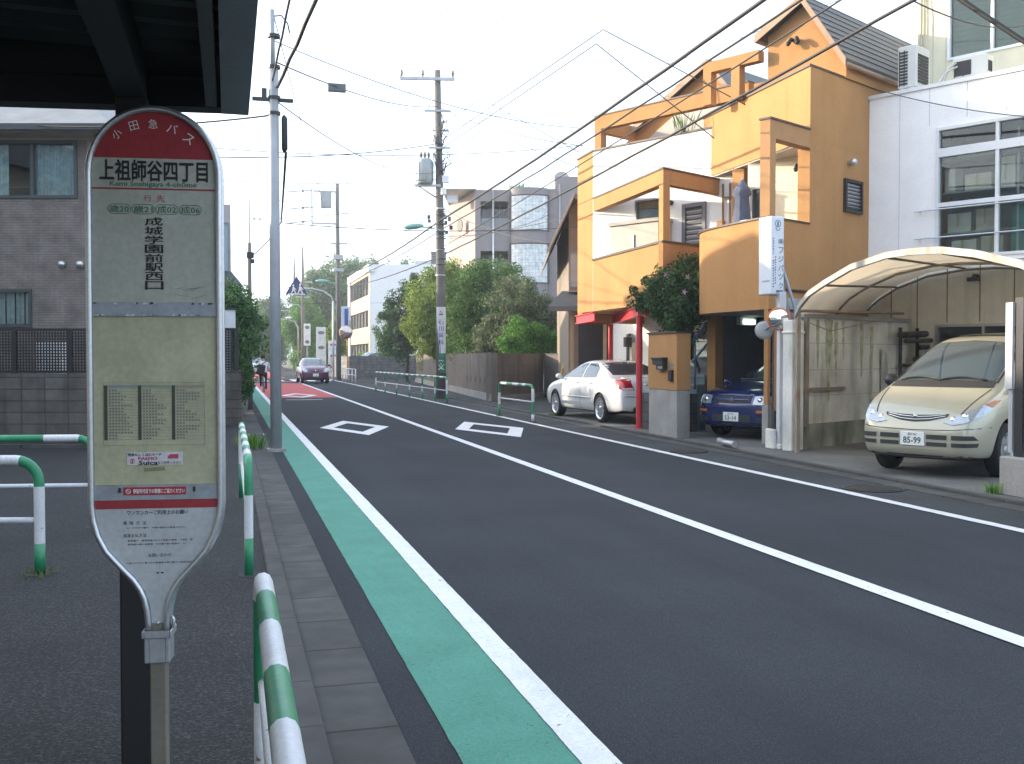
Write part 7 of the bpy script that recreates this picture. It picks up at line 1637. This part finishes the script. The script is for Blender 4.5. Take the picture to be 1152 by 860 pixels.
mb = MB(); mb.M = FBd; mb.box(0,8,-.12,0,.12,1.66); build('boards', mb, P('brown_boards',(.15,.125,.105),.85,var=.12,streak=.4,sscale=(5,5,.4),stain=(.06,.055,.05)), t)
mb = MB(); mb.M = FBd; mb.box(0,8,-.14,.02,0,.12); mb.box(0,8,-.14,.02,1.66,1.69); build('base', mb, darkmetal, t)
bwm = BR('far_block',(.19,.18,.18),(.16,.155,.155),(.09,.085,.085),.4,.2,.012,.95,.5,'xz',0,0,.3)
t = thing('block_wall','low grey block wall in front of the school beyond the side street','wall',(8.2,72,0))
mb = MB(); mb.box(8.1,18,71.6,71.8,0,1.62); mb.box(8.1,8.3,71.8,84,0,1.62); build('wall', mb, bwm, t)
mb = MB()
for x,h_ in ((12.4,.8),(13.1,.75)): mb.box(x,x+.3,62.5,62.8,0,h_)
build('stub_pillar', mb, cream, t)
# brown gabled house
bh = thing('gabled_house','brown gabled house with wide eaves squeezed left of the orange house','house',(10.3,29.5,0))
brw = P('brown_render',(.25,.205,.165),.85,var=.06); brd = P('dark_fascia',(.19,.16,.14),.7)
FH = FB((9.95,29.45),(.9636,-.267),(-.267,-.9636))
mb = MB(); mb.M = FH; mb.wall(0,6,-.2,0,0,4.9,[(.02,.32,3.65,4.75)]); mb.vprism([(0,4.9),(6,4.9),(6,7.5),(3,9.5),(0,6.0)],-.2,0); mb.box(0,.2,-8,-.2,0,5.9); mb.box(5.8,6,-8,-.2,0,5.9); mb.box(0,6,-8,-7.8,0,5.9); build('wall', mb, brw, bh)
mb = MB(); mb.M = FH; mb.frame(.02,.32,3.65,4.75,-.1,.03,.035); wf = build('window', mb, frame_grey, bh)
mb = MB(); mb.M = FH; mb.box(.05,.29,-.06,-.05,3.68,4.72); build('pane', mb, P('pale_pane',(.4,.43,.44),.15,var=.1), wf)
mb = MB(); mb.M = FH; mb.box(-.02,.45,.03,.3,3.5,3.56); mb.tube([(0,.28,3.56),(0,.28,3.8),(.4,.28,3.85)],.015,5); build('window_ledge', mb, frame_grey, bh)
mb = MB(); mb.M = FH
mb.add([(-.62,.7,4.62),(.13,.7,6.25),(.13,-8,6.25),(-.62,-8,4.62),(-.62,.7,4.74),(.13,.7,6.40),(.13,-8,6.40),(-.62,-8,4.74)],[(0,1,2,3),(7,6,5,4),(0,4,5,1),(1,5,6,2),(2,6,7,3),(3,7,4,0)])
mb.add([(.135,.7,6.25),(3,.7,4.6),(3,-8,4.6),(.135,-8,6.25),(.135,.7,6.40),(3,.7,4.75),(3,-8,4.75),(.135,-8,6.40)],[(0,1,2,3),(7,6,5,4),(0,4,5,1),(1,5,6,2),(2,6,7,3),(3,7,4,0)])
build('roof', mb, brd, bh)
mb = MB(); mb.M = FH; mb.add([(-.64,.7,4.66),(.13,.7,6.33),(.13,.76,6.33),(-.64,.76,4.66),(-.64,.7,4.80),(.13,.7,6.46),(.13,.76,6.46),(-.64,.76,4.80)],[(0,1,2,3),(7,6,5,4),(0,4,5,1),(1,5,6,2),(2,6,7,3),(3,7,4,0)]); build('barge_board', mb, P('pale_verge',(.42,.36,.30),.7), bh)
mb = MB(); mb.M = FH; mb.add([(-.65,.9,2.95),(1.2,.9,2.95),(1.2,0.01,3.45),(-.2,0.01,3.45),(-.65,.9,3.05),(1.2,.9,3.05),(1.2,0.01,3.55),(-.2,0.01,3.55)],[(0,3,2,1),(4,5,6,7),(0,1,5,4),(1,2,6,5),(2,3,7,6),(3,0,4,7)]); mb.box(-.67,1.2,.9,.98,2.9,3.0); build('porch_roof', mb, P('slate_grey',(.10,.105,.11),.6), bh)
mb = MB(); mb.M = FH; mb.box(.02,.12,.5,.6,0,2.93); mb.box(1.0,1.1,.5,.6,0,2.93); build('porch_post', mb, P('post_wood',(.38,.27,.16),.8), bh)
mb = MB(); mb.M = FH; mb.box(.3,1.5,.002,.02,.1,2.6); build('dark_door', mb, darkmetal, bh)
# grey apartment building
gb_ = thing('apartment_building','grey mauve apartment building with rounded glass block bay','building',(13.5,56.4,0))
gw = P('shaded_front_render',(.27,.24,.24),.85,var=.05,streak=.15,stain=(.2,.18,.18)); litw = P('lit_side_render',(.36,.29,.27),.85,var=.04)  # sunlit side and shaded front: the light difference is put into two wall colours
Pg = (13.52,56.44); FGB = FB(Pg,(.9636,-.267),(-.267,-.9636))
arc = [(1.95+.03+1.06*(1-math.cos(math.pi*k/16)),.62*math.sin(math.pi*k/16)) for k in range(17)]
mb = MB(); mb.M = FGB
mb.wall(0,1.95,-.25,0,0,11.0,[(.28,1.85,8.95,10.35),(.28,1.85,5.9,7.55),(.28,1.85,2.8,4.5)])
mb.prism([(1.951,-.25)]+arc+[(8.6,0),(8.6,-7),(1.951,-7)],0,11.05); mb.box(0.0,1.95,-7,-1.6,0,11.0); mb.box(0.0,1.95,-1.6,-.25,10.36,11.0); mb.box(0,1.95,-1.6,-.25,7.56,8.94); mb.box(0,1.95,-1.6,-.25,4.51,5.89)
mb.prism([(4.5,-.02),(8.58,-.02),(8.58,-5),(4.5,-5)],11.05,11.75); build('wall', mb, gw, gb_)
mb = MB(); mb.M = FGB; mb.prism([(-.02,-.02),(-.02,-7),(-1.9,-6.4),(-1.8,-5.6)],0,11.0); build('side_wall', mb, litw, gb_)
mb = MB(); mb.M = FGB
for z in (8.95,5.9): mb.box(.3,1.85,-.1,-.04,z,z+.45)
for z0 in (8.95,5.9,2.8):
    for s in (.28,.80,1.32): mb.box(s,s+.04,-1.59,-1.55,z0,z0+1.4)
build('balcony_rail', mb, P('smoke_panel',(.20,.20,.215),.3), gb_)
for z0 in (8.95,5.9,2.8): mb = MB(); mb.M = FGB; mb.box(.28,1.9,-1.585,-1.56,z0,z0+1.35); build('balcony_window', mb, winglass, gb_)
gbm = BR('glass_block',(.70,.73,.73),(.66,.69,.69),(.50,.52,.52),.19,.19,.012,.2,.3,'xz',0,R(15.5))
def arcband(d, z0, z1, i0=1, i1=15):
    c = arc[i0:i1+1]; o_ = [(1.98+1.06+(x-3.04)*(1+d),y*(1+d*1.6)) for x,y in c]; vs = [(x,y,z0) for x,y in o_]+[(x,y,z1) for x,y in o_]; n = len(c)
    return vs, [(i,i+1,n+i+1,n+i) for i in range(n-1)]
for z0,z1 in ((8.69,10.59),(5.75,7.88),(2.9,4.9)):
    mb = MB(); mb.M = FGB; mb.add(*arcband(.03,z0,z1,2,14),True); gk = build('glass_block_window', mb, gbm, gb_)
    mb = MB(); mb.M = FGB
    for za,zb in ((z0-.08,z0),(z1,z1+.08)): mb.add(*arcband(.04,za,zb,1,15),True)
    for i in (1,15):
        c = arc[i]; mb.box(3.04+(c[0]-3.04)*1.04-.05,3.04+(c[0]-3.04)*1.04+.05,c[1],c[1]+.06,z0-.08,z1+.08)
    build('window_frame', mb, P('frame_brown',(.10,.085,.08),.6), gk)
mb = MB(); mb.M = FGB; mb.tube([(1.0,.06,6.0),(1.0,.06,11.0)],.05,8); mb.tube([(4.75,.06,3.0),(4.75,.06,11.3)],.05,8); build('drain_pipe', mb, frame_white, gb_)
mb = MB(); mb.M = FGB; mb.box(-1.9,0.05,-6.5,.05,11.0,11.06); build('roof_edge', mb, frame_grey, gb_)
mb = MB(); mb.M = FGB @ Matrix.Translation((-.75,-1.2,9.2)) ; mb.box(-.9,-.3,0,.6,1.2,1.6); build('eave_box', mb, frame_white, gb_)
mb = MB(); mb.M = FB((13.1,58.4),(-.197,.98),(-.98,-.197)) @ Matrix.Translation((0,.03,9.2)); mb.cyl((0,0,0),.38,.04,20,'y'); build('round_window', mb, darkmetal, gb_)
mb = MB(); mb.M = FGB @ Matrix.Translation((4.9,-.8,11.7)) @ Matrix.Rotation(R(-70),4,'X'); mb.lathe([(.45,.15),(.3,.05),(.01,0)],18); mb.tube([(0,0,0),(0,.3,-.5)],.03,6); build('satellite_dish', mb, P('dish_grey',(.42,.41,.38),.6), gb_)
# school
sch = thing('school_building','white and beige three storey school block beyond the side street','building',(11.3,84.7,0))
FS1 = FB((11.3,84.66),(0,1),(-1,0)); FS2 = FB((11.3,84.66),(.9636,-.267),(-.267,-.9636))
beige_s = P('school_beige',(.40,.335,.26),.85,var=.03); white_s = P('school_white',(.80,.80,.79),.8,var=.02)
ho = [(.8,13.8,6.75,8.35),(1,13.8,4.1,5.5),(1,13.8,1.2,2.7)]
mb = MB(); mb.M = FS1; mb.wall(0.02,15,-.3,0,0,8.6,ho); build('front_wall', mb, beige_s, sch)
mb = MB(); mb.M = FS1; mb.box(-.3,15.2,-.35,.15,8.6,9.2); mb.box(13.8,15.0,.001,.12,0,8.6); mb.M = FS2; mb.box(0,9,-.3,0,0,9.2); mb.box(0,9,-14,-13.7,0,9.2); build('side_wall', mb, white_s, sch)
mb = MB(); mb.M = FS1
for a,b,c,d in ho:
    mb.box(a,b,-1.2 if c>6 else -.25,-1.15 if c>6 else -.2,c,d)
    for k in range(7):
        s = a+(b-a)*k/6; mb.box(s-.06,s+.06,-.2,-.05,c,d)
wn = build('window', mb, P('school_glass',(.15,.145,.14),.25,var=.1), sch)
mb = MB(); mb.M = FS1
for a,b,c,d in ho[1:]:
    for k in range(6): s = a+(b-a)*(k+.15)/6; mb.box(s,s+.7,-.19,-.17,c,d)
build('curtain', mb, frame_white, wn)
mb = MB(); mb.M = FS2; mb.box(3.6,6.5,-4,-2,9.2,9.7); mb.box(0.01,9,.001,.01,6.0,6.05); build('roof_block', mb, P('school_grey',(.5,.55,.6),.7), sch)
t = thing('roof_tank','dark square rooftop unit above the trees left of the grey building','roof unit',(16.6,84,9.2))
mb = MB(); mb.M = FS2; mb.box(5.0,6.2,-1.9,-.9,9.2,10.3); build('cabinet', mb, P('tank_dark',(.10,.11,.13),.6), t); mb = MB(); mb.M = FS2; mb.box(4.9,6.3,-1.95,-.85,10.3,10.36); build('top', mb, steel, t)
t = thing('far_building','pale blue grey block half hidden at the end of the road','building',(2.0,150,0))
mb = MB(); mb.box(-6,2.8,150,160,0,7); build('wall', mb, P('pale_blue',(.35,.42,.48),.8), t); mb = MB(); mb.box(-6.2,3.0,149.8,160.2,7,7.3); build('roof', mb, frame_grey, t)

# ================================================================ THE AIR
hz = bpy.data.materials.new('haze'); hz.use_nodes = True; n_ = hz.node_tree.nodes; n_.remove(n_['Principled BSDF']); pv = n_.new('ShaderNodeVolumePrincipled'); pv.inputs['Color'].default_value = (.93,.96,1,1); pv.inputs['Density'].default_value = HAZE; pv.inputs['Anisotropy'].default_value = .3
hz.node_tree.links.new(pv.outputs[0], n_['Material Output'].inputs['Volume'])
mb = MB(); mb.box(-45,45,-20,175,-1.1,17.5); build('haze', mb, hz, kind='stuff')
